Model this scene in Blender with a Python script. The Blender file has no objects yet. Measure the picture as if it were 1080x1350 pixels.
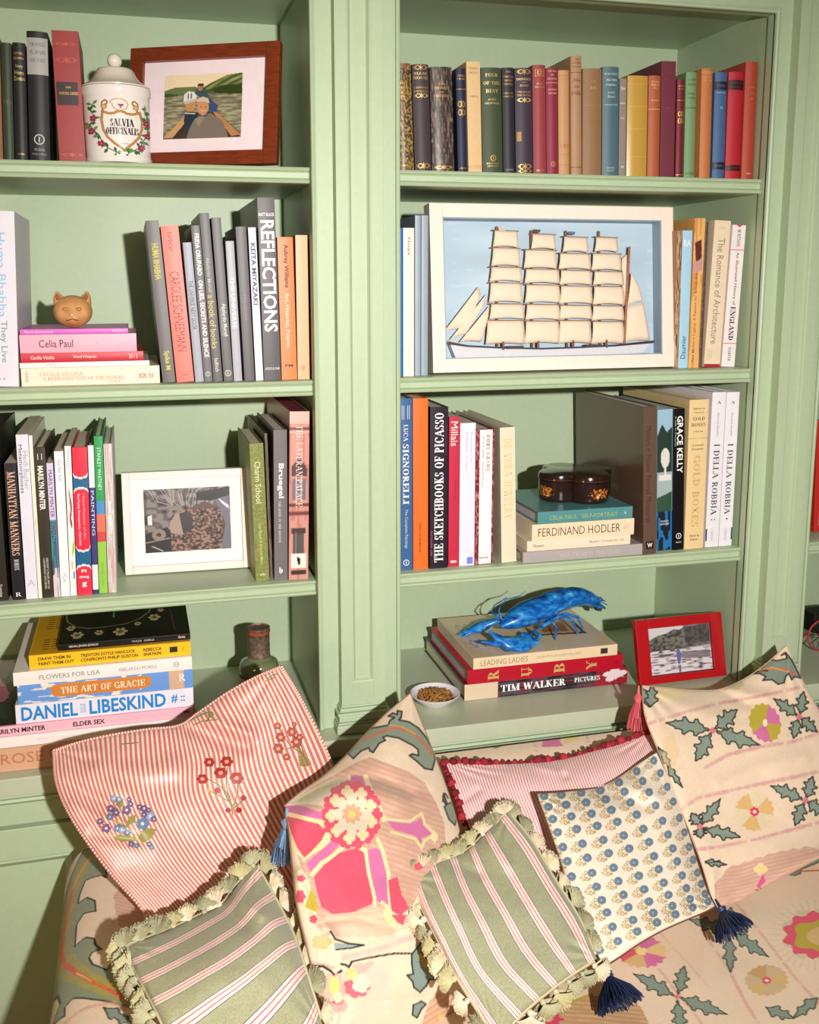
import bpy, bmesh, math, random
import numpy as np
from mathutils import Vector, Matrix

random.seed(7)
RNG = np.random.RandomState(11)
SC = bpy.context.scene
COL = SC.collection
PI = math.pi

# ------------------------------------------------------------------ camera
# world: X along the bookcase, Y into the wall (face frame at y=0), Z up from the counter top
CF, CPX, CPY = 1312.1, 519.4, 589.8
CYAW, CPIT, CROL = 0.2531, 0.1646, -0.0024
CAM = np.array([-0.4408, -1.6602, 0.7921])
_cy, _sy, _cp, _sp = math.cos(CYAW), math.sin(CYAW), math.cos(CPIT), math.sin(CPIT)
_F = np.array([_sy * _cp, _cy * _cp, -_sp]); _r = np.array([_cy, -_sy, 0.0]); _u = np.cross(_r, _F)
_R = math.cos(CROL) * _r + math.sin(CROL) * _u
_U = -math.sin(CROL) * _r + math.cos(CROL) * _u
cam = bpy.data.cameras.new('camera'); cam_o = bpy.data.objects.new('camera', cam); COL.objects.link(cam_o)
cam.sensor_fit = 'VERTICAL'; cam.sensor_height = 24.0; cam.sensor_width = 24.0
cam.lens = CF / 1350 * 24.0
cam.shift_x = (540 - CPX) / 1350; cam.shift_y = (CPY - 675) / 1350
cam.clip_start = 0.02; cam.clip_end = 50
M = Matrix.Identity(4)
for i in range(3):
    M[i][0], M[i][1], M[i][2], M[i][3] = _R[i], _U[i], -_F[i], CAM[i]
cam_o.matrix_world = M
SC.camera = cam_o

# ------------------------------------------------------------------ light
w = bpy.data.worlds.new('world'); SC.world = w; w.use_nodes = True
w.node_tree.nodes['Background'].inputs[0].default_value = (1.0, 0.84, 0.58, 1)
w.node_tree.nodes['Background'].inputs[1].default_value = 0.10
fl = bpy.data.lights.new('flash', 'SPOT'); fl.spot_size = math.radians(82); fl.spot_blend = 1.0; fl.shadow_soft_size = 0.025; fl.energy = 268
fl.color = (1.0, 0.955, 0.91)
fo = bpy.data.objects.new('flash', fl); COL.objects.link(fo)
fo.location = (-0.135, -2.22, 0.94)
fo.rotation_euler = (Vector((0.02, 0, 0.34)) - Vector(fo.location)).to_track_quat('-Z', 'Y').to_euler()
lp = bpy.data.lights.new('table_lamp_light', 'POINT'); lp.energy = 9; lp.color = (1.0, 0.66, 0.28); lp.shadow_soft_size = 0.08
lo = bpy.data.objects.new('table_lamp_light', lp); COL.objects.link(lo); lo.location = (-1.15, -1.15, 0.30)
SC.view_settings.view_transform = 'Standard'; SC.view_settings.look = 'None'
SC.view_settings.exposure = 0.0; SC.view_settings.gamma = 1.0; SC.view_settings.use_curve_mapping = False
SC.render.film_transparent = False

# ------------------------------------------------------------------ helpers
def ray(px, py):
    return _F + _R * (px - CPX) / CF - _U * (py - CPY) / CF
def atY(px, py, Y):
    d = ray(px, py); return CAM + d * (Y - CAM[1]) / d[1]
def atZ(px, py, Z):
    d = ray(px, py); return CAM + d * (Z - CAM[2]) / d[2]
def solveX(px, Y, Z):
    a = CF * _R - (px - CPX) * _F
    return CAM[0] - (a[1] * (Y - CAM[1]) + a[2] * (Z - CAM[2])) / a[0]
def lin(c):
    c = np.asarray(c, float) / 255.0
    return np.where(c <= 0.04045, c / 12.92, ((c + 0.055) / 1.055) ** 2.4)

_mats = {}
def mat(c, rough=0.55, kind=None, metal=0.0, coat=0.0, spec=0.4, alpha=1.0):
    """plain procedural material: colour with fine relief ('paint','cloth','leather','paper','wood','fabric')"""
    key = (tuple(c), rough, kind, metal, coat, spec)
    if key in _mats: return _mats[key]
    m = bpy.data.materials.new((kind or 'plain') + '_material'); m.use_nodes = True
    nt = m.node_tree; b = nt.nodes['Principled BSDF']
    l = lin(c); base = (l[0], l[1], l[2], 1)
    b.inputs['Base Color'].default_value = base
    b.inputs['Roughness'].default_value = rough
    b.inputs['Metallic'].default_value = metal
    b.inputs['Specular IOR Level'].default_value = spec
    b.inputs['Coat Weight'].default_value = coat
    b.inputs['Coat Roughness'].default_value = 0.15
    P = {'paint': (90, 0.05, 0.0006, 0.03), 'cloth': (900, 0.2, 0.0004, 0.14), 'leather': (220, 0.6, 0.0012, 0.35),
         'paper': (60, 0.05, 0.0003, 0.04), 'wood': (40, 0.25, 0.0008, 0.3), 'rust': (160, 0.6, 0.001, 0.5),
         'clay': (80, 0.3, 0.0008, 0.16)}.get(kind)
    if P:
        tc = nt.nodes.new('ShaderNodeTexCoord'); n = nt.nodes.new('ShaderNodeTexNoise')
        n.inputs['Scale'].default_value = P[0]; n.inputs['Detail'].default_value = 4
        if kind == 'wood':
            mp = nt.nodes.new('ShaderNodeMapping'); mp.inputs['Scale'].default_value = (1, 1, 6)
            nt.links.new(tc.outputs['Object'], mp.inputs[0]); nt.links.new(mp.outputs[0], n.inputs['Vector'])
        else:
            nt.links.new(tc.outputs['Object'], n.inputs['Vector'])
        bp = nt.nodes.new('ShaderNodeBump'); bp.inputs['Strength'].default_value = P[1]; bp.inputs['Distance'].default_value = P[2]
        nt.links.new(n.outputs['Fac'], bp.inputs['Height']); nt.links.new(bp.outputs[0], b.inputs['Normal'])
        mx = nt.nodes.new('ShaderNodeMix'); mx.data_type = 'RGBA'; mx.blend_type = 'MULTIPLY'
        mx.inputs['Factor'].default_value = 1
        rp = nt.nodes.new('ShaderNodeMapRange'); rp.inputs['From Min'].default_value = 0.3; rp.inputs['From Max'].default_value = 0.7
        rp.inputs['To Min'].default_value = 1 - P[3]; rp.inputs['To Max'].default_value = 1 + P[3] * 0.6
        nt.links.new(n.outputs['Fac'], rp.inputs['Value'])
        mx.inputs['A'].default_value = base
        nt.links.new(rp.outputs[0], mx.inputs['B']); nt.links.new(mx.outputs['Result'], b.inputs['Base Color'])
    _mats[key] = m
    return m

_vm = {}
def vmat(rough=0.6, weave=0.0, spec=0.3, coat=0.0):
    """material that shows the printed colours stored on the mesh"""
    k = (rough, weave, spec, coat)
    if k in _vm: return _vm[k]
    m = bpy.data.materials.new('printed_surface'); m.use_nodes = True
    nt = m.node_tree; b = nt.nodes['Principled BSDF']
    b.inputs['Roughness'].default_value = rough; b.inputs['Specular IOR Level'].default_value = spec
    b.inputs['Coat Weight'].default_value = coat
    a = nt.nodes.new('ShaderNodeAttribute'); a.attribute_name = 'print'
    nt.links.new(a.outputs['Color'], b.inputs['Base Color'])
    if weave:
        b.inputs['Sheen Weight'].default_value = 0.15
        tc = nt.nodes.new('ShaderNodeTexCoord'); n = nt.nodes.new('ShaderNodeTexNoise')
        n.inputs['Scale'].default_value = 700; n.inputs['Detail'].default_value = 2
        nt.links.new(tc.outputs['Object'], n.inputs['Vector'])
        bp = nt.nodes.new('ShaderNodeBump'); bp.inputs['Strength'].default_value = weave; bp.inputs['Distance'].default_value = 0.0006
        nt.links.new(n.outputs['Fac'], bp.inputs['Height']); nt.links.new(bp.outputs[0], b.inputs['Normal'])
    _vm[k] = m
    return m

class MB:
    """collects shapes into one mesh"""
    def __init__(s): s.v = []; s.f = []
    def add(s, vs, fs):
        n = len(s.v); s.v += [tuple(p) for p in vs]; s.f += [tuple(i + n for i in f) for f in fs]; return s
    def box(s, x0, x1, y0, y1, z0, z1):
        return s.add([(x0,y0,z0),(x1,y0,z0),(x1,y1,z0),(x0,y1,z0),(x0,y0,z1),(x1,y0,z1),(x1,y1,z1),(x0,y1,z1)],
                     [(0,3,2,1),(4,5,6,7),(0,1,5,4),(1,2,6,5),(2,3,7,6),(3,0,4,7)])
    def prism(s, poly, axis, a, b):
        """poly: list of 2D points; axis 'x': (y,z) section run along x from a to b; 'z': (x,y); 'y': (x,z)"""
        n = len(poly)
        def P(p, t): return (t, p[0], p[1]) if axis == 'x' else ((p[0], p[1], t) if axis == 'z' else (p[0], t, p[1]))
        vs = [P(p, a) for p in poly] + [P(p, b) for p in poly]
        fs = [(i, (i+1) % n, n + (i+1) % n, n + i) for i in range(n)] + [tuple(range(n))[::-1], tuple(range(n, 2*n))]
        return s.add(vs, fs)
    def tube(s, pts, r, n=8, cap=True):
        pts = [np.array(p, float) for p in pts]; rr = r if hasattr(r, '__len__') else [r] * len(pts)
        vs = []; fs = []; up = np.array([0.123, 0.3, 0.95])
        for i, p in enumerate(pts):
            d = pts[min(i+1, len(pts)-1)] - pts[max(i-1, 0)]; d = d / (np.linalg.norm(d) + 1e-12)
            a = np.cross(d, up); a /= (np.linalg.norm(a) + 1e-9); b = np.cross(d, a)
            for k in range(n):
                t = 2*PI*k/n; vs.append(p + rr[i]*(math.cos(t)*a + math.sin(t)*b))
        for i in range(len(pts)-1):
            for k in range(n):
                fs.append((i*n+k, i*n+(k+1) % n, (i+1)*n+(k+1) % n, (i+1)*n+k))
        if cap: fs += [tuple(range(n))[::-1], tuple(range((len(pts)-1)*n, len(pts)*n))]
        return s.add(vs, fs)
    def lathe(s, prof, n=32, c=(0,0,0)):
        vs = []; fs = []
        for r, z in prof:
            for k in range(n):
                t = 2*PI*k/n; vs.append((c[0]+r*math.cos(t), c[1]+r*math.sin(t), c[2]+z))
        for i in range(len(prof)-1):
            for k in range(n):
                fs.append((i*n+k, i*n+(k+1) % n, (i+1)*n+(k+1) % n, (i+1)*n+k))
        return s.add(vs, fs)
    def ball(s, c, r, n=10, m=7, sc=(1,1,1)):
        vs = [];fs = []
        for i in range(m+1):
            th = PI*i/m
            for k in range(n):
                t = 2*PI*k/n
                vs.append((c[0]+r*sc[0]*math.sin(th)*math.cos(t), c[1]+r*sc[1]*math.sin(th)*math.sin(t), c[2]+r*sc[2]*math.cos(th)))
        for i in range(m):
            for k in range(n):
                fs.append((i*n+k, (i+1)*n+k, (i+1)*n+(k+1) % n, i*n+(k+1) % n))
        return s.add(vs, fs)
    def mesh(s, name, m, smooth=False, bevel=0):
        me = bpy.data.meshes.new(name); me.from_pydata(s.v, [], s.f)
        bm = bmesh.new(); bm.from_mesh(me)
        if smooth or bevel: bmesh.ops.remove_doubles(bm, verts=bm.verts, dist=1e-6)
        if bevel:
            bmesh.ops.bevel(bm, geom=[e for e in bm.edges if len(e.link_faces) == 2 and e.calc_face_angle(0) > 0.7], offset=bevel, segments=2, affect='EDGES', profile=0.6)
        bmesh.ops.recalc_face_normals(bm, faces=bm.faces)
        bm.to_mesh(me); bm.free()
        me.materials.append(m)
        if smooth:
            me.shade_smooth()
            if smooth != 'all':
                try: me.set_sharp_from_angle(angle=0.7)
                except Exception: pass
        return me
    def build(s, name, m, parent=None, smooth=False, bevel=0, loc=None):
        return link(name, s.mesh(name, m, smooth, bevel), parent, loc)

def link(name, data, parent=None, loc=None):
    o = bpy.data.objects.new(name, data); COL.objects.link(o)
    if parent is not None: o.parent = parent
    if loc is not None: o.location = loc
    return o
def tag(o, label, cat, group=None):
    o['label'] = label; o['category'] = cat
    if group: o['group'] = group
    return o
def empty(name, loc, label, cat, group=None, rot=None):
    o = link(name, None); o.location = loc
    o.empty_display_size = 0.03
    if rot: o.rotation_euler = rot
    return tag(o, label, cat, group)

# ---- lettering ----
_tc = {}
def glyphs(text, bold=0.0):
    """built-in font outlines, normalised to a unit box; returns (verts Nx2, faces, aspect)"""
    k = (text, bold)
    if k in _tc: return _tc[k]
    cu = bpy.data.curves.new('t', 'FONT'); cu.body = text; cu.size = 1; cu.offset = bold; cu.resolution_u = 2
    o = bpy.data.objects.new('t', cu); COL.objects.link(o)
    dg = bpy.context.evaluated_depsgraph_get()
    me = bpy.data.meshes.new_from_object(o.evaluated_get(dg))
    v = np.empty(len(me.vertices) * 3); me.vertices.foreach_get('co', v); v = v.reshape(-1, 3)[:, :2]
    fs = [tuple(p.vertices) for p in me.polygons]
    bpy.data.objects.remove(o); bpy.data.curves.remove(cu); bpy.data.meshes.remove(me)
    mn, mx = v.min(0), v.max(0); asp = (mx[0]-mn[0]) / max(mx[1]-mn[1], 1e-6)
    _tc[k] = ((v - mn) / np.maximum(mx - mn, 1e-6), fs, asp)
    return _tc[k]

SERIF = {  # width, strokes: s stem, n thin stem, h hair, v tick, D thick diagonal, d thin diagonal, a arc
 'A': (.78, 'd .08 0 .37 1|D .37 1 .68 0|h .2 .55 .34|h 0 .2 .02|h .52 .8 .02'), 'B': (.68, 's .18 0 1|a .34 .74 .24 .24 -90 90|a .34 .26 .28 .26 -90 90|h .18 .36 .98|h .18 .36 .5|h .18 .36 .02'),
 'C': (.7, 'a .38 .5 .32 .5 40 320|v .64 .68 .95'), 'D': (.76, 's .18 0 1|a .34 .5 .34 .48 -90 90|h .18 .36 .98|h .18 .36 .02'),
 'E': (.64, 's .18 0 1|h .18 .58 .98|h .18 .45 .5|h .18 .6 .02|v .58 .72 1|v .45 .38 .62|v .6 0 .3'), 'F': (.6, 's .18 0 1|h .18 .56 .98|h .18 .44 .5|v .56 .72 1|v .44 .38 .62'),
 'G': (.76, 'a .38 .5 .32 .5 40 330|v .64 .68 .95|s .62 0 .42'), 'H': (.8, 's .18 0 1|s .62 0 1|h .18 .62 .5'), 'I': (.38, 's .19 0 1'), 'J': (.46, 's .3 .2 1|a .18 .2 .12 .2 -170 0'),
 'K': (.74, 's .18 0 1|d .24 .45 .58 1|D .32 .55 .62 0|h .46 .68 .98|h .5 .74 .02'), 'L': (.6, 's .18 0 1|h .18 .58 .02|v .58 0 .3'), 'M': (.94, 'n .12 0 1|D .12 1 .44 0|d .44 0 .76 1|s .78 0 1'),
 'N': (.8, 'n .14 0 1|D .14 1 .66 0|n .66 0 1'), 'O': (.76, 'a .38 .5 .32 .5 0 360'), 'P': (.64, 's .18 0 1|a .32 .72 .26 .26 -90 90|h .18 .34 .98|h .18 .34 .46'), 'Q': (.76, 'a .38 .5 .32 .5 0 360|D .4 .2 .68 -.18'),
 'R': (.72, 's .18 0 1|a .32 .74 .24 .24 -90 90|h .18 .34 .98|h .18 .34 .5|D .36 .5 .62 0|h .54 .74 .02'), 'S': (.56, 'a .28 .74 .2 .25 60 265|a .28 .25 .22 .25 -120 90|v .46 .7 .95|v .07 .05 .3'),
 'T': (.68, 's .34 0 1|h .04 .64 .98|v .04 .7 1|v .64 .7 1'), 'U': (.76, 's .16 .3 1|n .62 .3 1|a .39 .3 .23 .3 180 360'), 'V': (.74, 'D .1 1 .38 0|d .38 0 .66 1|h 0 .24 .98|h .54 .76 .98'),
 'W': (1.0, 'D .1 1 .3 0|d .3 0 .5 1|D .5 1 .7 0|d .7 0 .92 1|h 0 .22 .98|h .8 1 .98'), 'X': (.72, 'D .1 1 .6 0|d .1 0 .6 1|h 0 .22 .98|h .5 .72 .98|h 0 .22 .02|h .5 .72 .02'),
 'Y': (.72, 'D .1 1 .36 .5|d .36 .5 .62 1|s .36 0 .5|h 0 .22 .98|h .5 .74 .98'), 'Z': (.62, 'd .06 0 .1 .05|D .52 1 .1 0|h .08 .54 .98|h .08 .56 .02|v .08 .7 1|v .56 0 .3'),
 ' ': (.34, ''), '.': (.2, 'v .1 0 .1'), '·': (.3, 'v .15 .4 .52'), '&': (.7, 'a .32 .74 .16 .22 0 360|a .3 .26 .24 .26 0 360')}
_sc = {}
def serif(text, TH=.15, TN=.05):
    k = (text, TH, TN)
    if k in _sc: return _sc[k]
    V = []; Fc = []
    def quad(p, q, w, hz=False):
        p = np.array(p, float); q = np.array(q, float); d = q - p; d /= (np.linalg.norm(d) + 1e-9)
        nrm = np.array([1, 0]) * 1.0 if (not hz and abs(d[1]) > .5) else np.array([-d[1], d[0]])
        a = nrm * w / 2; n = len(V); V.extend([p - a, p + a, q + a, q - a]); Fc.append((n, n+1, n+2, n+3))
    x = 0
    for ch in text.upper():
        wd, st = SERIF.get(ch, SERIF[' '])
        for t in st.split('|'):
            if not t: continue
            q = t.split(); k2 = q[0]; a = [float(z) for z in q[1:]]
            if k2 in 'sn':
                ww = TH if k2 == 's' else TN * 1.1
                quad((x+a[0], a[1]), (x+a[0], a[2]), ww)
                for yy in (a[1] + .02, a[2] - .02): quad((x+a[0]-TH*.95, yy), (x+a[0]+TH*.95, yy), TN*.9, True)
            elif k2 == 'h': quad((x+a[0], a[2]), (x+a[1], a[2]), TN, True)
            elif k2 == 'v': quad((x+a[0], a[1]), (x+a[0], a[2]), TN*1.3)
            elif k2 == 'D': quad((x+a[0], a[1]), (x+a[2], a[3]), TH*1.05)
            elif k2 == 'd': quad((x+a[0], a[1]), (x+a[2], a[3]), TN*1.2)
            elif k2 == 'a':
                cx, cy, rx, ry, a0, a1 = a; N = max(6, int(abs(a1-a0)/22)); n = len(V)
                for i in range(N+1):
                    th = math.radians(a0 + (a1-a0)*i/N); c, s = math.cos(th), math.sin(th); ww = TN + (TH-TN)*abs(c)**1.3
                    V.append(np.array([x+cx+(rx-ww/2+.02)*c - ww/2*c, cy+(ry-ww/2)*s - ww/2*s + 0])); V.append(np.array([x+cx+(rx-ww/2+.02)*c + ww/2*c, cy+(ry-ww/2)*s + ww/2*s]))
                for i in range(N): Fc.append((n+2*i, n+2*i+1, n+2*i+3, n+2*i+2))
        x += wd + .04
    v = np.array(V); mn, mx = v.min(0), v.max(0)
    r = ((v - mn) / (mx - mn), Fc, (mx[0]-mn[0])/(mx[1]-mn[1])); _sc[k] = r
    return r
def letters(text, font='n'):
    if font == 's' and text == text.upper() and all(c in SERIF for c in text): return serif(text)
    if font == 'S': return serif(text, .2, .06)
    return glyphs(text, {'n': 0.0, 'b': 0.025, 'l': -0.008, 's': .004}.get(font, 0))

# ---- painted prints: colours computed on a fine grid ----
def noise2(x, y, sc, seed=0):
    r = np.random.RandomState(seed); t = r.rand(64, 64); x = x/sc; y = y/sc
    xi = np.floor(x).astype(int); yi = np.floor(y).astype(int); fx = x-xi; fy = y-yi
    fx = fx*fx*(3-2*fx); fy = fy*fy*(3-2*fy)
    g = lambda a, b: t[a % 64, b % 64]
    return (g(xi, yi)*(1-fx)+g(xi+1, yi)*fx)*(1-fy)+(g(xi, yi+1)*(1-fx)+g(xi+1, yi+1)*fx)*fy
class Paint:
    def __init__(s, X, Y, bg):
        s.X = X.ravel().astype(float); s.Y = Y.ravel().astype(float)
        s.C = np.tile(np.array(bg, float), (s.X.size, 1)); s.A = np.zeros(s.X.size)
    def put(s, m, c, a=1.0):
        if np.isscalar(a): a = np.full(m.sum(), a)
        s.C[m] = s.C[m]*(1-a[:, None]) + np.array(c, float)*a[:, None]; s.A[m] = np.maximum(s.A[m], a)
    def fill(s, c): s.C[:] = c
    def poly(s, pts, c, a=1.0, hatch=None):
        p = np.array(pts, float); b = np.where((s.X >= p[:, 0].min()) & (s.X <= p[:, 0].max()) & (s.Y >= p[:, 1].min()) & (s.Y <= p[:, 1].max()))[0]
        if b.size == 0: return
        x, y = s.X[b], s.Y[b]; ins = np.zeros(b.size, bool); j = len(p)-1
        for i in range(len(p)):
            xi, yi, xj, yj = p[i, 0], p[i, 1], p[j, 0], p[j, 1]
            if yi != yj: ins ^= ((yi > y) != (yj > y)) & (x < (xj-xi)*(y-yi)/(yj-yi)+xi)
            j = i
        b = b[ins]
        if b.size == 0: return
        aa = np.full(b.size, a)
        if hatch:
            ang, per, dep = hatch; q = s.X[b]*math.cos(ang)+s.Y[b]*math.sin(ang)
            q = q + 3*noise2(s.X[b], s.Y[b], 25, 3)
            aa = aa*(1-dep*(0.5+0.5*np.sin(q*2*PI/per))*(0.5+noise2(s.X[b], s.Y[b], 9, 5)))
        s.C[b] = s.C[b]*(1-aa[:, None]) + np.array(c, float)*aa[:, None]; s.A[b] = np.maximum(s.A[b], aa)
    def line(s, pts, w, c, a=1.0):
        p = np.array(pts, float)
        for i in range(len(p)-1):
            q, r = p[i], p[i+1]; W = w
            b = np.where((s.X >= min(q[0], r[0])-W) & (s.X <= max(q[0], r[0])+W) & (s.Y >= min(q[1], r[1])-W) & (s.Y <= max(q[1], r[1])+W))[0]
            if b.size == 0: continue
            d = r-q; L = d@d+1e-9; t = np.clip(((s.X[b]-q[0])*d[0]+(s.Y[b]-q[1])*d[1])/L, 0, 1)
            e = np.hypot(s.X[b]-q[0]-t*d[0], s.Y[b]-q[1]-t*d[1]); k = e < w/2+.35
            bb = b[k]; aa = a*np.clip(w/2+.35-e[k], 0, 1)
            s.C[bb] = s.C[bb]*(1-aa[:, None]) + np.array(c, float)*aa[:, None]; s.A[bb] = np.maximum(s.A[bb], aa)
    def disc(s, cx, cy, rx, ry, c, a=1.0, lob=0, amp=.15, ph=0):
        th = np.linspace(0, 2*PI, 49)[:-1]; k = 1-amp+2*amp*np.abs(np.cos(lob*th/2+ph))**.6 if lob else 1.0
        s.poly(np.c_[cx+rx*k*np.cos(th), cy+ry*k*np.sin(th)], c, a)
    def lin(s):
        return np.c_[lin(np.clip(s.C, 0, 255)), np.ones(len(s.C))]
def set_print(me, rgba, name='print'):
    at = me.attributes.new(name, 'FLOAT_COLOR', 'POINT'); at.data.foreach_set('color', np.ascontiguousarray(rgba, np.float32).ravel())
def grid_mesh(name, P, nu, nv, m, smooth=True):
    """P: (nv,nu,3) array"""
    me = bpy.data.meshes.new(name); v = P.reshape(-1, 3)
    i = np.arange(nu*nv).reshape(nv, nu)
    q = np.stack([i[:-1, :-1], i[:-1, 1:], i[1:, 1:], i[1:, :-1]], -1).reshape(-1, 4)
    fast_mesh(me, v, q); me.materials.append(m)
    if smooth: me.shade_smooth()
    return me
def fast_mesh(me, v, quads):
    me.vertices.add(len(v)); me.vertices.foreach_set('co', np.ascontiguousarray(v, np.float32).ravel())
    me.loops.add(quads.size); me.loops.foreach_set('vertex_index', quads.astype(np.int32).ravel())
    me.polygons.add(len(quads)); me.polygons.foreach_set('loop_start', np.arange(0, quads.size, 4, dtype=np.int32))
    me.update(calc_edges=True); me.validate()
def picture(name, parent, w, h, func, nx=120, ny=90, y=0.0, rough=0.35, coat=0.0, org=(0, 0)):
    """flat print w x h in the local xz plane; func(Paint) paints in 0..100 x 0..100 (y down)"""
    X, Y = np.meshgrid(np.linspace(0, 100, nx), np.linspace(0, 100, ny))
    p = Paint(X, Y, (200, 200, 200)); func(p)
    P = np.stack([org[0]+X/100*w, np.full_like(X, y), org[1]+h-Y/100*h], -1)
    me = grid_mesh(name, P, nx, ny, vmat(rough, 0, .4, coat)); set_print(me, p.lin())
    return link(name, me, parent)
# ------------------------------------------------------------------ bookcase
GREEN = mat((178, 195, 162), 0.42, 'paint', spec=0.35)
XA, XB, XC, XD = -0.1506, 0.0, 0.70, 0.8425
DEP = 0.345; ZT = 1.2783; SH = [0.9805, 0.6275, 0.2731]
case = empty('built_in_bookcase', (0, 0, 0), 'sage green painted built-in bookcase with moulded shelves, panelled pilasters and cupboards below', 'bookcase')
bays = [(-0.86, XA), (XB, XC), (XD, 1.54)]
MB().box(-1.2, 1.9, DEP, DEP + .02, -.02, 1.62).build('back_panel', GREEN, case)
for a, b in ((-0.86 - .1, -0.86 - .004), (XA + .004, XB - .004), (XC + .004, XD - .004), (1.544, 1.64)):
    MB().box(a, b, .022, DEP, 0, 1.62).build('side_panel', GREEN, case, bevel=.0008)
for a, b in bays:
    MB().box(a - .004, b + .004, .022, DEP, ZT, ZT + .03).build('bay_ceiling', GREEN, case, bevel=.0008)
nose = [(0, -.001), (-.0035, -.0015), (-.0055, -.004), (-.0035, -.0068), (0, -.0073), (.0015, -.0085), (0, -.0097), (-.001, -.0100), (-.001, -.0188), (.001, -.0198), (-.001, -.0208),
        (-.0035, -.0212), (-.0055, -.0240), (-.0035, -.0268), (0, -.0276), (.012, -.0276), (.012, 0)]
for z in SH:
    for a, b in bays:
        o = MB().box(a - .003, b + .003, .032, DEP, z - .0276, z).build('shelf', GREEN, case, bevel=.0006)
        MB().prism([(.0200 + p[0], z + p[1]) for p in nose], 'x', a - .003, b + .003).build('nosing', GREEN, o, smooth=True)
# face frame
for a, b in ((-1.1, -.86), (XA, XB), (XC, XD), (1.54, 1.8)):
    o = MB().box(a, b, 0, .022, 0, 1.62).build('stile', GREEN, case, bevel=.0008)
    for s, e in ((1, a), (-1, b)):
        q = [(e, .004), (e, -.002), (e + s*.001, -.0045), (e + s*.004, -.006), (e + s*.007, -.0045), (e + s*.008, -.001), (e + s*.008, .004)]
        MB().prism(q, 'z', 0.0005, ZT - .004).build('bead', GREEN, o, smooth=True)
        MB().box(min(e + s*.0098, e + s*.0112), max(e + s*.0098, e + s*.0112), -.0012, .002, 0.0005, ZT - .002).build('bead', GREEN, o)
for a, b in bays:
    o = MB().box(a, b, 0, .022, ZT - .012, 1.62).build('top_rail', GREEN, case, bevel=.0008)
    q = [(.004, ZT - .012), (-.002, ZT - .012), (-.0045, ZT - .011), (-.006, ZT - .008), (-.0045, ZT - .005), (-.001, ZT - .004), (.004, ZT - .004)]
    MB().prism(q, 'x', a - .008, b + .008).build('bead', GREEN, o, smooth=True)
    MB().box(a - .011, b + .011, -.0012, .002, ZT - .002, ZT - .0005).build('bead', GREEN, o)
# pilasters: raised frame round a recessed panel, with a stepped base
PR = .024
def pilaster(x0, x1):
    r = MB()
    f = .021
    r.box(x0, x0 + f, -PR, 0, .05, 1.62); r.box(x1 - f, x1, -PR, 0, .05, 1.62)
    r.box(x0 + f, x1 - f, -PR, 0, .05, .092); r.box(x0 + f, x1 - f, -PR + .007, 0, .092, 1.62)
    o = r.build('pilaster', GREEN, case, bevel=.0009)
    for s, e in ((1, x0 + f), (-1, x1 - f)):
        q = [(e, -PR + .007), (e, -PR + .0005), (e + s*.002, -PR + .0012), (e + s*.0035, -PR + .0045), (e + s*.006, -PR + .007)]
        MB().prism(q, 'z', .0925, 1.6).build('panel_moulding', GREEN, o, smooth=True)
    q = [(-PR + .007, .0922), (-PR + .0005, .0922), (-PR + .0012, .0942), (-PR + .0045, .0957), (-PR + .007, .098)]
    MB().prism(q, 'x', x0 + f, x1 - f).build('panel_moulding', GREEN, o, smooth=True)
    pb = MB()
    for k, (e, z0, z1) in enumerate(((.0105, .0, .017), (.0085, .017, .021), (.006, .021, .033), (.0085, .033, .0385), (.004, .0385, .046), (.0018, .046, .05))):
        pb.box(x0 - e, x1 + e, -PR - e, 0, z0 + .0004, z1)
    pb.build('plinth', GREEN, o, bevel=.0022)
pilaster(XA + .0365, XB - .0345)
pilaster(XC + .036, XD - .034)
pilaster(-.86 - .12, -.86 - .036)
# counter and cupboards
CT = mat((186, 194, 168), 0.36, 'paint', spec=0.4)
MB().box(-1.2, 1.9, -.050, DEP, -.032, -.0005).build('counter', CT, case, bevel=.0018)
o = MB().box(-1.2, 1.9, -.018, .3, -.64, -.032).build('cupboard_body', GREEN, case)
MB().box(-1.2, 1.9, -.030, -.018, -.092, -.036).build('frieze_rail', GREEN, o, bevel=.001)
MB().prism([(-.018, -.044), (-.036, -.044), (-.038, -.048), (-.034, -.053), (-.030, -.055), (-.018, -.055)], 'x', -1.2, 1.9).build('frieze_moulding', GREEN, o, smooth=True)
x = -.865
for k in range(7):
    d = MB(); x0, x1 = x + .003, x + .337; f = .05
    d.box(x0, x0 + f, -.038, -.0182, -.60, -.096); d.box(x1 - f, x1, -.038, -.0182, -.60, -.096)
    d.box(x0 + f, x1 - f, -.038, -.0182, -.60, -.55); d.box(x0 + f, x1 - f, -.038, -.0182, -.150, -.096)
    dd = d.build('cupboard_door', GREEN, case, bevel=.0012)
    MB().box(x0 + f, x1 - f, -.026, -.0182, -.55, -.150).build('door_panel', GREEN, dd)
    pm = MB()
    pm.prism([(-.038, -.150), (-.0385, -.154), (-.034, -.157), (-.030, -.163), (-.026, -.166), (-.026, -.150)], 'x', x0 + f, x1 - f)
    pm.prism([(x0+f, -.038), (x0+f+.004, -.0385), (x0+f+.007, -.034), (x0+f+.013, -.030), (x0+f+.016, -.026), (x0+f, -.026)], 'z', -.55, -.15)
    pm.prism([(x1-f, -.038), (x1-f-.004, -.0385), (x1-f-.007, -.034), (x1-f-.013, -.030), (x1-f-.016, -.026), (x1-f, -.026)], 'z', -.55, -.15)
    pm.build('panel_moulding', GREEN, dd, smooth=True)
    x += .34
MB().box(-1.2, 1.9, -.03, .3, -.66, -.60).build('toe_board', GREEN, case)
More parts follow.
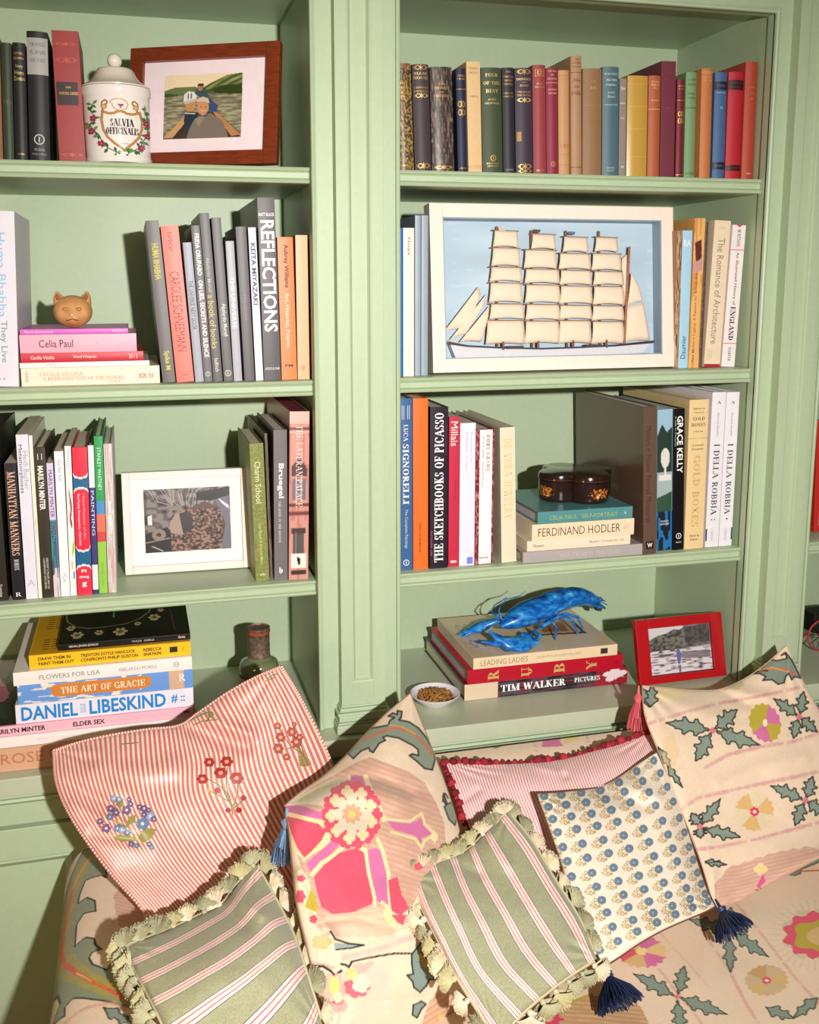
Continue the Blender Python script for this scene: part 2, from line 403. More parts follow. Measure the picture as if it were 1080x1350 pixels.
# the room round it
def struct(name, mb, m):
    o = mb.build(name, m); o['kind'] = 'structure'; return o
struct('floor', MB().box(-2.2, 2.8, -3.2, .4, -.70, -.66), mat((120, 84, 54), .5, 'wood'))
struct('wall_back', MB().box(-2.2, 2.8, .37, .42, -.66, 1.95), GREEN)
struct('ceiling', MB().box(-2.2, 2.8, -3.2, .42, 1.95, 2.0), mat((225, 222, 205), .8, 'paint'))
# ------------------------------------------------------------------ books
# letters on a spine: (kind, text, a, b, c, h, colour, font)
#   d: reads downwards, u: reads upwards, a..b = start and end as fractions of the height from the head, c = centre across, h = letter height across
#   x: reads across, centred at fraction a from the head, b = width fraction, c = letter height (fraction of the height)
#   B: colour band from a to b; R: raised bands of gold lines; E: small round emblem at a, size b
def spine_prof(T, kind):
    n = 7; b = {'round': min(.0045, T*.18), 'flat': .0006, 'soft': .0003, 'box': .0}[kind]
    return [(T*i/(n-1), -b*(1-(2*i/(n-1)-1)**2)) for i in range(n)], b
PAPER = (232, 222, 200)
def book_mesh(T, H, D, kind, c, rough, tex, ins=.003, pages=PAPER, coat=0.0):
    prof, b = spine_prof(T, kind)
    ct = {'round': .0026, 'flat': .0026, 'soft': .0005, 'box': .003}[kind]
    if T < .012: ct = min(ct, .0016)
    if kind == 'soft': ins = .0003
    if kind == 'box': ins = .001
    out = prof + [(T, D), (T-ct, D), (T-ct, ct+.001), (ct, ct+.001), (ct, D), (0, D)]
    m = MB().prism(out, 'z', 0, H)
    cover = m.mesh('book_cover', mat(c, rough, tex, coat=coat), smooth=True)
    pg = MB().box(ct + .00005, T-ct-.00005, ct+.0012, D-ins, ins, H-ins).mesh('pages', mat(pages, .8, 'paper'))
    return cover, pg, b
def spine_marks(root, T, H, b, marks):
    byc = {}
    def put(v2, fs, col, lift=.0004):
        V, Fc = byc.setdefault((tuple(col), lift, qi), ([], [])); n = len(V)
        for x, z in v2:
            t = min(max(2*x/T-1, -1), 1); V.append((x, -b*(1-t*t)-lift, z))
        Fc.extend(tuple(i+n for i in f) for f in fs)
    for qi, q in enumerate(marks):
        k = q[0]
        if k in 'du':
            _, text, a, e, c, h, col, font = q
            v, fs, asp = letters(text, font)
            if k == 'd': P = np.c_[T*(c-h/2)+v[:, 1]*T*h, H*(1-a)-v[:, 0]*H*(e-a)]
            else: P = np.c_[T*(c+h/2)-v[:, 1]*T*h, H*(1-e)+v[:, 0]*H*(e-a)]
            put(P, fs, col)
        elif k == 'x':
            _, text, a, wd, h, col, font = q
            v, fs, asp = letters(text, font)
            put(np.c_[T*(.5-wd/2)+v[:, 0]*T*wd, H*(1-a)+(v[:, 1]-.5)*H*h], fs, col)
        elif k == 'B':
            _, a, e, col = q; xs = [T*i/8 for i in range(9)]
            put([(x, H*(1-a)) for x in xs]+[(x, H*(1-e)) for x in xs], [(i, i+1, i+10, i+9) for i in range(8)], col, .0002)
        elif k == 'P':   # patch x0,x1 (fractions), a, e
            _, x0, x1, a, e, col = q; xs = [T*(x0+(x1-x0)*i/6) for i in range(7)]
            put([(x, H*(1-a)) for x in xs]+[(x, H*(1-e)) for x in xs], [(i, i+1, i+8, i+7) for i in range(6)], col, .0003)
        elif k == 'E':
            _, a, r, col = q; R = r*T; n = 20
            put([(T/2+R*math.cos(2*PI*i/n), H*(1-a)+R*math.sin(2*PI*i/n)) for i in range(n)]+[(T/2+R*.78*math.cos(2*PI*i/n), H*(1-a)+R*.78*math.sin(2*PI*i/n)) for i in range(n)],
                [(i, (i+1) % n, n+(i+1) % n, n+i) for i in range(n)], col)
            put([(T/2-R*.12, H*(1-a)-R*.5), (T/2+R*.12, H*(1-a)-R*.5), (T/2+R*.12, H*(1-a)+R*.5), (T/2-R*.12, H*(1-a)+R*.5)], [(0, 1, 2, 3)], col)
        elif k == 'O':   # ornament: scroll of small arcs
            _, a, h, col = q; n = 14; V = []; Fc = []
            for s in (-1, 1):
                for (cx, r) in ((.2, .16), (.34, .08)):
                    i0 = len(V)
                    for i in range(n+1):
                        t = 2*PI*i/n
                        for rr in (r, r*.72): V.append((T*(.5+s*cx)+T*rr*math.cos(t), H*(1-a)+H*h*rr*2.4*math.sin(t)))
                    Fc += [(i0+2*i, i0+2*i+1, i0+2*i+3, i0+2*i+2) for i in range(n)]
            i0 = len(V); V += [(T*.5, H*(1-a)+H*h*.6), (T*.57, H*(1-a)), (T*.5, H*(1-a)-H*h*.6), (T*.43, H*(1-a))]; Fc.append((i0, i0+1, i0+2, i0+3))
            put(V, Fc, col)
    for (col, lift, _i), (V, Fc) in byc.items():
        me = bpy.data.meshes.new('spine_lettering'); me.from_pydata(V, [], Fc)
        g = col in GOLDS
        me.materials.append(mat(col, .38 if g else .5, None, metal=.35 if g else 0)); link('spine_lettering' if lift > .00035 else 'spine_label', me, root)
G1 = (206, 164, 92); G2 = (222, 190, 120); GOLDS = {G1, G2}
W_ = (240, 236, 228); K_ = (28, 25, 24)
def img_part(root, T, H, b, func, a=0.0, e=1.0, nx=24, ny=150, x0=0.0, x1=1.0):
    X, Y = np.meshgrid(np.linspace(0, 100, nx), np.linspace(0, 100, ny)); p = Paint(X, Y, (128, 128, 128)); func(p)
    xx = T*(x0+(x1-x0)*X/100); t = 2*xx/T-1
    P = np.stack([xx, -b*(1-t*t)-.00015, H*(1-a)-H*(e-a)*Y/100], -1)
    me = grid_mesh('spine_picture', P, nx, ny, vmat(.35, 0, .4)); set_print(me, p.lin()); return link('spine_picture', me, root)

def make_book(label, T, H, D, kind, c, marks=(), rough=.5, tex='cloth', pages=PAPER, group=None, coat=0.0, img=None):
    if tex == 'cloth':
        g_ = .3*c[0]+.59*c[1]+.11*c[2]; c = tuple(round(.84*v+.14*g_) for v in c)
    cv, pg, b = book_mesh(T, H, D, kind, c, rough, tex, pages=pages, coat=coat)
    o = link('book', cv); tag(o, label, 'book', group); link('pages', pg, o)
    if img: img_part(o, T, H, b, img)
    spine_marks(o, T, H, b, marks)
    return o
_last = {}; _cnt = {}
LEAN = {'tl': [0.0335, 0.0335, 0.0335, 0.0335, -0.008], 'r2': [-0.0655, -0.0655, -0.056, -0.0515, -0.0515, -0.047, -0.033, -0.032, -0.027, -0.016, -0.013, 0], 'l3': [-0.006, -0.001, -0.001, -0.001, -0.001, 0, 0.008, 0.014, 0.016, 0.016, 0.016, 0.016], 'l3r': [-0.022, -0.016, 0.015, 0.025], 'tr': [-0.036, -0.036, -0.0336, -0.0336, -0.0336, -0.0336, -0.0336, -0.0336, -0.0336, -0.0336, -0.0336, -0.0336, -0.028, -0.028, -0.0243, -0.0243, -0.0243, -0.0243, -0.0243, -0.0243, -0.0243, -0.019, -0.0145, -0.0145], 'a2': [0, 0, 0, 0], 'a3': [-0.0105, -0.0105, 0, 0, 0.032, 0.034], 'c3': [-0.0035, -0.0035, 0.0012, 0.0012, 0.0012, 0.0012, -0.03], 'k3': [-0.0397, -0.0397, -0.0397, -0.009, 0, 0]}
def stand(row, Z, bl, br, tl, ytop, label, kind, c, marks=(), Y=.045, D=.2, gap=.0006, **kw):
    """a book standing on a shelf at height Z; bl, br: its foot, tl, ytop: head of the left spine edge, as seen"""
    x0 = solveX(bl, Y, Z); x1 = solveX(br, Y, Z); p = atY(tl, ytop, Y)
    x1 = min(x1, {'tr': XC, 'r2': XA, 'l3r': XA, 'a3': XC, 'k3': XC}.get(row, 9)+.002); T = x1-x0
    if row in _last and x0 < _last[row]+gap: x0 = _last[row]+gap; T = max(x1-x0, .006)
    lean = math.atan2(p[0]-x0, p[2]-Z)
    _n = _cnt[row] = _cnt.get(row, -1)+1; lean = LEAN[row][_n] if _n < len(LEAN.get(row, ())) else lean
    if abs(lean) < .003: lean = 0
    H = math.hypot(p[0]-x0, p[2]-Z); T = T*math.cos(lean)
    _last[row] = x0+T/math.cos(lean)
    o = make_book(label, T-.0003, H, D, kind, c, marks, group=None, **kw)
    o.location = (x0, Y+.004, Z+.0003+max(0, T*math.sin(lean))); o.rotation_euler = (0, lean, 0)
    return o
def lie(Z, left, right, T, y, label, kind, c, marks=(), D=.24, yaw=0.0, **kw):
    """a book lying flat with its spine to the room, head to the left; left/right: spine ends as seen at mid thickness"""
    zc = Z+T/2; x0 = solveX(left, y, zc); x1 = solveX(right, y, zc); H = x1-x0
    o = make_book(label, T-.0004, H, D, kind, c, marks, **kw)
    o.matrix_world = Matrix.Translation((x0, y, Z+.0002)) @ Matrix.Rotation(yaw, 4, 'Z') @ Matrix.Translation((H, 0, 0)) @ Matrix.Rotation(-PI/2, 4, 'Y')
    return o

Z1, Z2, Z3 = SH
# ---- top left
stand('tl', Z1, -22, 4, -26, 48, 'worn tan cloth novel cut by the left edge of the top left shelf', 'round', (158, 96, 60), Y=.05, D=.14)
stand('tl', Z1, 5, 19, 0, 56, 'thin dark green cloth novel beside the tan one, top left shelf', 'round', (56, 66, 44), [('O', .5, .05, (90, 96, 60))], Y=.05, D=.14)
stand('tl', Z1, 20, 37, 15.5, 56, 'narrow black novel with gilt script title, top left shelf', 'round', (38, 36, 35), [('x', 'ETTING', .09, .7, .02, G1, 's'), ('x', 'HARPER', .13, .8, .02, G1, 's'), ('x', 'Very', .2, .6, .035, G2, 'n'), ('x', 'Hens', .25, .7, .035, G2, 'n'), ('x', 'Zombie', .3, .85, .035, G2, 'n'), ('x', 'HARPER', .94, .6, .014, G1, 'n')], Y=.05, D=.14)
stand('tl', Z1, 39, 66.5, 33.5, 41, 'tall black book with silver title panel and round publisher emblem', 'round', (40, 39, 40), [('B', .05, .33, (170, 168, 164)), ('x', 'TRAVELS', .10, .75, .028, (90, 88, 86), 's'), ('x', 'IN SPAIN', .16, .75, .028, (90, 88, 86), 's'), ('x', 'AND ITALY', .22, .75, .028, (90, 88, 86), 's'), ('E', .83, .26, (190, 186, 180)), ('x', 'TUDOR', .91, .5, .02, (170, 166, 160), 's'), ('x', 'PUBLISHING', .945, .7, .014, (160, 156, 150), 's')], Y=.05, D=.15)
stand('tl', Z1, 78.5, 113.5, 67, 39, 'worn red cloth novel with black title label beside the apothecary jar', 'flat', (172, 48, 48), [('P', .05, .86, .385, .56, (48, 28, 30)), ('x', 'THE', .425, .2, .014, G1, 's'), ('x', 'YOUNG LIONS', .47, .72, .022, G1, 's'), ('O', .22, .05, (190, 80, 60)), ('O', .1, .03, (190, 90, 66)), ('O', .94, .03, (196, 96, 70))], Y=.05, D=.15, gap=0)
# ---- second left
def ll(z, l, r, t, y, lab, kind, c, marks=(), **kw): return lie(z, l, r, t, y, lab, kind, c, marks, **kw)
stand('l2', Z2, -30, 25, -38, 278, 'pale lilac paperback lettered in blue and teal at the far left of the second shelf', 'soft', (222, 216, 228),
      [('d', 'Huma Bhabha', .12, .6, .66, .2, (140, 190, 224), 's'), ('d', 'They Live', .62, .86, .66, .2, (92, 156, 130), 's'), ('x', 'YALE', .955, .4, .012, (150, 150, 150), 'n')], Y=.03, D=.24, rough=.4, tex='paper')
z = Z2
ll(z, 28, 210.5, .0295, .034, 'thick cream paperback lettered in red at the bottom of the pink stack', 'soft', (240, 222, 200), [('d', 'CECILIA VICUÑA', .13, .44, .66, .24, (226, 140, 120), 'n'), ('d', 'A RETROSPECTIVE OF THE FUTURE', .15, .74, .38, .2, (222, 130, 116), 's'), ('d', '(1964-)', .62, .73, .14, .16, (222, 130, 116), 'n'), ('u', 'YBCA MUSEUM', .03, .05, .5, .6, (226, 150, 130), 'n'), ('d', 'XX: I:I', .84, .95, .45, .28, (220, 90, 80), 'b')], D=.23, rough=.5, tex='paper'); z += .0295
ll(z, 26, 197, .0085, .034, 'thin white magazine under the red book in the pink stack', 'soft', (238, 232, 226), [('d', 'papers', .2, .3, .5, .4, (160, 150, 150), 'n')], D=.23, rough=.4, tex='paper'); z += .0085
ll(z, 27, 189, .0155, .036, 'thin red book with cream lettering in the pink stack', 'flat', (196, 26, 46), [('d', 'Cecilia Vicuña', .08, .27, .5, .36, (236, 200, 190), 'b'), ('d', 'Word Weapons', .42, .61, .5, .36, (236, 200, 190), 'b'), ('d', '20 / 3', .88, .95, .5, .5, (236, 190, 180), 'b')], D=.21, rough=.4, tex='paper'); z += .0155
ll(z, 26, 180, .0295, .032, 'pink book with a black serif title under the magenta one', 'flat', (238, 166, 186), [('d', 'Celia Paul', .16, .45, .5, .42, (40, 30, 34), 's'), ('d', 'Letters to Gwen John', .48, .85, .5, .34, (246, 190, 205), 's')], D=.2, rough=.4, tex='paper'); z += .0295
ll(z, 26, 169, .0085, .034, 'thin magenta paperback on top of the stack under the clay cat head', 'soft', (206, 92, 190), [('d', 'Maria Bartuszova', .04, .3, .5, .5, (236, 190, 230), 'n'), ('d', 'Ridinghouse', .85, .98, .5, .5, (240, 220, 240), 'n')], D=.2, rough=.4, tex='paper')
STK2 = z + .0085
R2 = [
 (215, 232, 193, 291, 'slim charcoal book with yellow title leaning left at the end of the grey run', 'flat', (92, 86, 84), [('d', 'HUMA BHABHA', .14, .36, .5, .5, (206, 190, 60), 'b'), ('d', 'Spike M', .8, .92, .5, .5, (206, 190, 60), 'b')], .26),
 (233.5, 256.5, 210.5, 298, 'salmon pink book with dark title leaning beside the charcoal one', 'flat', (236, 110, 92), [('d', 'CAROLEE SCHNEEMANN', .29, .8, .5, .55, (150, 62, 56), 'n'), ('d', 'barbican', .04, .16, .5, .3, (150, 62, 56), 'n'), ('x', 'Yale', .95, .4, .014, (150, 62, 56), 's')], .22),
 (258, 269.3, 241, 320, 'thin silver grey book between the salmon book and a black title', 'flat', (158, 160, 172), [('d', 'THE UNIVERSE NEXT DOOR', .27, .62, .5, .5, (70, 72, 80), 'n')], .18),
 (269.6, 281, 253, 297.5, 'dark grey book lettered white about lies and secrets', 'flat', (96, 92, 96), [('d', 'FRIDA ORUPABO   ON LIES, SECRETS AND SILENCE', .05, .84, .5, .66, (236, 234, 232), 'b'), ('E', .95, .3, (210, 210, 210))], .2),
 (281.8, 294.3, 262, 281, 'dark grey book with a yellow lower-case title', 'flat', (84, 80, 82), [('d', 'Abelardo Morell', .26, .46, .45, .36, (190, 186, 180), 's'), ('d', 'a book of books', .48, .8, .45, .62, (212, 196, 92), 's'), ('d', 'bulfinch', .86, .94, .5, .4, (230, 226, 220), 'n')], .24),
 (295.8, 308.2, 279, 287, 'charcoal book lettered in small white print beside the book of books', 'flat', (88, 83, 85), [('d', 'Abelardo Morell', .52, .72, .6, .4, (232, 230, 226), 's'), ('d', 'The Universe Next Door', .54, .72, .28, .2, (200, 198, 196), 'n'), ('E', .95, .34, (220, 218, 214))], .22),
 (309, 320, 297.5, 318, 'second thin silver grey book in the dark run', 'flat', (168, 168, 178), [('d', 'THE UNIVERSE', .25, .62, .5, .5, (236, 236, 240), 'n')], .18),
 (323, 336.6, 311, 299, 'plain charcoal book just left of the white spine', 'flat', (82, 77, 79), [('d', 'PAUL GRAHAM', .44, .6, .5, .22, (150, 146, 146), 'n')], .2),
 (338, 348, 327.5, 300, 'white spine lettered in dark blue beside the big black book', 'flat', (236, 232, 236), [('d', 'KEITA MIYAZAKI', .1, .5, .5, .62, (40, 60, 110), 'b'), ('d', 'ridinghouse', .85, .96, .5, .5, (170, 170, 176), 'n')], .2),
 (349, 371.3, 339.5, 260.5, 'tall black book with huge white condensed title', 'flat', (70, 62, 66), [('d', 'REFLECTIONS', .12, .73, .52, .8, (246, 244, 244), 'b'), ('x', 'MATT BLACK', .09, .92, .018, (240, 238, 238), 'b'), ('x', 'ASSOULINE', .935, .86, .014, (240, 238, 238), 'n')], .3),
 (372.2, 392.6, 365.8, 312.7, 'bright orange book lettered in black and white', 'flat', (240, 122, 50), [('d', 'Aubrey Williams', .05, .35, .5, .36, (50, 26, 20), 'b'), ('d', 'Art, Histories, Futures', .39, .77, .5, .32, (250, 226, 206), 'n'), ('x', 'PM', .9, .5, .02, (60, 30, 20), 'b')], .24),
 (393.4, 409, 390, 310, 'tan paperback pressed against the right side of the left bay', 'soft', (222, 172, 128), [('d', 'WIFREDO', .05, .5, .4, .3, (230, 190, 140), 's'), ('x', 'BD', .92, .3, .03, (190, 96, 70), 'n')], .24)]
for (bl, br, tl, yt, lab, kd, c, mk, D) in R2:
    stand('r2', Z2, bl, br, tl, yt, lab, kd, c, mk, Y=.026, D=D, rough=.42, tex='paper')
# ---- third left
def img_blot(cols, seed, sc=18):
    def f(p):
        n = noise2(p.X, p.Y, sc, seed); m2 = noise2(p.X+40, p.Y, sc*.5, seed+1)
        p.fill(cols[0])
        for i, c in enumerate(cols[1:]):
            th = .35+.5*i/len(cols[1:]); p.put((n*.6+m2*.4) > th, c)
    return f
stand('l3', Z3, -42, 11, -50, 573, 'thick black box-like book cut by the left edge of the third shelf', 'box', (38, 34, 30), [('d', 'Scorpion', .9, .975, .82, .12, (220, 216, 210), 's')], Y=.03, D=.27, pages=(60, 52, 46), rough=.35, tex='paper')
stand('l3', Z3, 17, 33, 3, 612, 'black paperback with tall peach serif title', 'soft', (26, 24, 32), [('d', 'MANHATTAN MANNERS', .06, .67, .5, .64, (236, 190, 160), 's'), ('d', 'BOROX', .70, .78, .5, .4, (220, 220, 226), 's'), ('x', 'R', .96, .5, .03, (230, 230, 236), 's')], Y=.03, D=.2, rough=.35, tex='paper')
stand('l3', Z3, 34.5, 50.2, 17, 574, 'tall lavender-white book with grey title', 'soft', (222, 220, 234), [('d', 'Heidi Bucher', .1, .33, .68, .42, (160, 160, 170), 'n'), ('d', 'Metamorphoses', .06, .35, .25, .42, (40, 42, 50), 'n'), ('x', 'A', .9, .6, .04, (180, 180, 190), 'n')], Y=.03, D=.24, rough=.4, tex='paper')
stand('l3', Z3, 50.6, 54.8, 35, 575, 'very thin cream paperback beside the lavender-white book', 'soft', (238, 230, 214), [('d', 'catalogue raisonne', .5, .6, .5, .5, (200, 120, 100), 'n')], Y=.03, D=.24, rough=.4, tex='paper')
stand('l3', Z3, 55.2, 71, 42, 591, 'dark olive-black book with bold white title', 'flat', (52, 45, 32), [('d', 'MARILYN MINTER', .12, .41, .5, .5, (240, 236, 226), 'b'), ('d', 'CONTEMPORARY ARTS CENTER', .73, .94, .34, .18, (220, 214, 200), 'n'), ('d', 'GREGORY R MILLER AND CO', .73, .94, .62, .18, (220, 214, 200), 'n'), ('x', 'I I', .06, .4, .04, (220, 214, 200), 'n')], Y=.03, D=.22, rough=.35, tex='paper')
def img_lilac(p):
    p.fill((212, 196, 228)); m = p.Y > 42
    n = noise2(p.X, p.Y, 16, 4); p.put(m, (70, 96, 116)); p.put(m & (n > .45), (60, 140, 160)); p.put(m & (n > .7), (120, 90, 100)); p.put((p.Y > 78) & (n > .3), (214, 200, 206))
stand('l3', Z3, 71.3, 80, 61, 611.5, 'narrow lilac and teal spine lettered in black', 'soft', (210, 196, 226), [('d', 'MARILYN MINTER', .05, .4, .5, .6, (40, 34, 50), 'n'), ('d', 'TWENTY', .43, .6, .5, .6, (30, 40, 56), 'n')], Y=.03, D=.19, rough=.35, tex='paper', img=img_lilac)
stand('l3', Z3, 80.6, 92.6, 71, 596, 'white paperback with pale grey title between the lilac spine and a patterned one', 'soft', (240, 236, 240), [('d', 'Do Ho Suh', .06, .2, .5, .36, (120, 120, 130), 'n'), ('d', 'PCA', .84, .9, .5, .36, (150, 150, 160), 'n')], Y=.03, D=.22, rough=.4, tex='paper')
def img_vine(p):
    p.fill((240, 236, 232))
    for k in range(3): p.line([(40+8*k, 30+6*k), (80-10*k, 40+3*k), (40, 48), (60+6*k, 52)], 5, (170, 60, 66))
    p.poly([(60, 66), (100, 62), (90, 70), (50, 74)], (150, 200, 70)); p.poly([(30, 78), (60, 76), (50, 84)], (220, 180, 60)); p.poly([(60, 84), (80, 83), (80, 88), (60, 89)], (60, 90, 190))
stand('l3', Z3, 93, 101.4, 84.6, 589, 'white spine with red and green plant drawing', 'soft', (240, 236, 232), [('d', 'WIFREDO', .02, .16, .5, .4, (120, 150, 190), 'n')], Y=.03, D=.22, rough=.4, tex='paper', img=img_vine)
def img_cap(p):
    p.fill((30, 96, 140)); red = (222, 42, 70); wh = (240, 234, 236)
    for a, e in ((-6, 20), (27.5, 69.5), (80, 106)):
        for q, c in ((1.2, wh), (0, red)):
            p.poly([(-5, a+4-q), (12, a-q+1), (50, a-q), (88, a-q+1), (105, a+4-q), (105, e-4+q), (88, e+q-1), (50, e+q), (12, e+q-1), (-5, e-4+q)], c)
stand('l3', Z3, 102.2, 121.8, 96, 591, 'red and blue book with rounded colour panels', 'flat', (222, 42, 70), [('d', 'Hood Museum of Art', .31, .62, .66, .13, (240, 200, 206), 'n'), ('d', 'Paul Feeley Retrospective, 1954-1966', .31, .66, .3, .2, (250, 236, 236), 'n'), ('x', 'n', .835, .34, .02, W_, 'b'), ('x', 'cmcg', .88, .66, .02, W_, 'b'), ('x', 'g', .93, .34, .035, W_, 'b')], Y=.03, D=.21, rough=.35, tex='paper', img=img_cap)
stand('l3', Z3, 122.7, 130.4, 117, 588, 'thin navy and white spine between the red and the green book', 'flat', (60, 56, 120), [('B', .0, .28, (226, 222, 230)), ('d', 'PAINTING', .3, .6, .5, .5, (220, 216, 230), 'n'), ('B', .8, .97, (226, 222, 230))], Y=.03, D=.2, rough=.4, tex='paper')
stand('l3', Z3, 131, 142.3, 122, 576, 'tall green book with blue, coral and lime blocks', 'flat', (46, 158, 84), [('B', .405, .49, (70, 140, 196)), ('B', .49, .6, (232, 110, 86)), ('B', .6, .665, (206, 66, 66)), ('B', .665, .995, (146, 196, 70)), ('d', 'STANLEY WHITNEY', .07, .34, .5, .42, (214, 240, 220), 'n'), ('d', 'CLOSELY SEEN', .8, .95, .5, .3, (110, 160, 60), 'n')], Y=.028, D=.24, rough=.35, tex='paper')
stand('l3', Z3, 143, 154, 134.8, 586, 'off-white speckled spine at the right end of the row', 'flat', (216, 212, 210), [('d', 'MARK DAMATO', .38, .6, .5, .36, (244, 242, 240), 'b'), ('E', .82, .1, (196, 40, 60))], Y=.03, D=.22, rough=.4, tex='paper', img=img_blot([(222, 218, 214), (198, 192, 190), (206, 160, 160)], 9, 9))
# right end of the third shelf
stand('l3r', Z3, 338, 356, 329, 585.6, 'olive green book with pale italic title left of the grey book', 'flat', (132, 138, 66), [('d', 'Charm School', .13, .43, .5, .44, (220, 222, 180), 's'), ('d', 'Lara Bussell & Deborah Moss', .58, .87, .5, .2, (200, 204, 150), 's'), ('x', 'vh', .95, .4, .02, W_, 'n')], Y=.03, D=.2, rough=.5, tex='leather')
def img_mosaic(p): img_blot([(92, 84, 66), (60, 90, 110), (150, 110, 80), (60, 50, 44)], 21, 14)(p)
stand('l3r', Z3, 356.6, 360.5, 349, 572, 'thin dark picture-spined book squeezed beside the grey Flemish painter book', 'flat', (92, 88, 64), [], Y=.045, D=.26, rough=.5, tex='leather', img=img_mosaic)
stand('l3r', Z3, 361, 380, 361, 567.7, 'grey book with large white serif painter name', 'flat', (112, 106, 108), [('d', 'Bruegel', .22, .45, .5, .5, (240, 236, 232), 'b'), ('d', 'THE HAND OF THE MASTER', .47, .75, .42, .16, (220, 214, 210), 's'), ('x', 'b', .935, .26, .04, (244, 240, 236), 'b')], Y=.03, D=.24, rough=.45, tex='paper')
def img_lateran(p):
    p.fill((206, 146, 134)); n = noise2(p.X, p.Y, 12, 31); p.put(n > .6, (190, 124, 112))
    p.poly([(0, 0), (100, 0), (100, 7), (0, 7)], (224, 180, 168)); p.line([(0, 10), (100, 10)], 1.6, (90, 50, 46)); p.line([(0, 12), (100, 12)], .8, (240, 206, 196))
    p.poly([(12, 32), (50, 26), (92, 34), (88, 38), (12, 38)], (84, 62, 62)); p.poly([(16, 39), (84, 39), (84, 52), (16, 52)], (120, 112, 128))
    for x in (34, 60): p.line([(x, 39), (x, 52)], 4, (224, 196, 190))
    p.line([(0, 55), (100, 55)], 2, (90, 50, 46)); p.line([(0, 60), (100, 60)], 2.5, (110, 60, 54))
    p.poly([(12, 69), (84, 69), (84, 72), (12, 72)], (80, 56, 54)); p.poly([(18, 72), (78, 72), (78, 84), (18, 84)], (90, 82, 84))
    for x in (34, 50, 64): p.line([(x, 72), (x, 84)], 2, (190, 160, 150))
    p.poly([(10, 84), (90, 84), (90, 93), (10, 93)], (236, 226, 216)); p.poly([(40, 86), (60, 87), (58, 91), (46, 91)], K_)
    p.poly([(10, 94), (90, 94), (90, 97), (10, 97)], (70, 48, 46))
stand('l3r', Z3, 381, 407, 382.5, 543.8, 'thick pink book with a palace facade on its spine', 'flat', (190, 120, 110), [('d', 'THE LATERAN PALACE', .08, .56, .5, .34, (236, 206, 198), 's')], Y=.022, D=.3, rough=.35, tex='paper', img=img_lateran, pages=(132, 36, 60))

# ---- novels on the top right shelf
def old(bl, br, tl, yt, lab, c, mk=(), Y=.045, D=.14, tex='cloth', kind='round', rough=.55, row='tr', img=None):
    return stand(row, Z1, bl, br, tl, yt, lab, kind, c, mk, Y=Y, D=D, tex=tex, rough=rough, img=img)
def snake(p):
    p.fill((74, 58, 44)); n = noise2(p.X, p.Y*3, 5, 41); p.put(n > .52, (150, 120, 66)); p.put(n > .75, (178, 146, 84))
def hide(p):
    p.fill((62, 50, 48)); n = noise2(p.X*1.4, p.Y, 5, 43); p.put(n > .6, (104, 88, 78)); p.put(n > .8, (134, 116, 98))
old(525, 547, 525.5, 83.4, 'leftmost novel of the top right shelf, black and gold snakeskin-textured cloth', (84, 66, 46), [('B', .0, .05, (150, 112, 70)), ('x', 'THE', .185, .5, .02, G1, 's'), ('x', 'MOON', .225, .85, .022, G1, 's'), ('x', 'AND SIX', .27, .85, .022, G1, 's'), ('x', 'PENCE', .31, .9, .022, G1, 's'), ('x', 'Heinemann', .95, .7, .018, G1, 'n')], img=snake)
old(548.2, 570, 543.6, 84.7, 'dark plum novel with gilt title and scroll ornament', (70, 56, 62), [('O', .03, .05, G1), ('x', 'BLEAK', .085, .8, .025, G2, 's'), ('x', 'HOUSE', .125, .85, .025, G2, 's'), ('x', 'CHARLES', .215, .85, .018, G1, 's'), ('x', 'DICKENS', .25, .85, .018, G1, 's'), ('O', .29, .05, G2), ('O', .95, .06, G1)])
old(571, 600, 570, 88, 'thick brown grained leather novel', (64, 52, 50), [('x', 'THE', .165, .3, .016, G1, 's'), ('x', 'CANTERBURY', .2, .66, .022, G1, 's'), ('x', 'OF', .24, .2, .014, G1, 's'), ('x', 'CANTERBURY', .275, .7, .022, G1, 's'), ('O', .96, .04, G1)], tex='leather', img=hide)
old(605, 617.2, 601, 90, 'narrow navy novel with a gilt medallion', (36, 40, 74), [('x', 'SCENES', .07, .8, .018, G1, 's'), ('x', 'FROM', .1, .8, .016, G1, 's'), ('B', .195, .2, G1), ('O', .34, .08, G1), ('O', .42, .08, G1), ('x', 'RANDOM', .96, .8, .012, G1, 's')], D=.13)
old(618.6, 636.8, 616.6, 80.7, 'tall cream novel with brown printed title', (228, 188, 128), [('x', 'TERRIBLE', .06, .7, .02, (150, 116, 74), 's'), ('x', 'SWEET', .1, .7, .02, (150, 116, 74), 's'), ('x', 'LOWELL', .31, .64, .018, (150, 116, 74), 's'), ('B', .94, .944, (180, 140, 90)), ('B', .955, .959, (180, 140, 90))], Y=.04, kind='flat')
old(637.6, 664, 634, 89, 'dark green novel with gilt title and tall faded boards', (62, 78, 48), [('x', 'FOUR', .07, .62, .032, G2, 's'), ('x', 'OF THE', .145, .8, .03, G2, 's'), ('x', 'BEST', .22, .6, .032, G2, 's'), ('x', 'JOHN', .3, .4, .016, G2, 's'), ('x', 'GALSWORTHY', .335, .72, .018, G2, 's'), ('E', .86, .14, G1), ('x', 'WINDMILL', .91, .66, .013, G1, 's'), ('x', 'LIBRARY', .935, .56, .012, G1, 's')], D=.15)
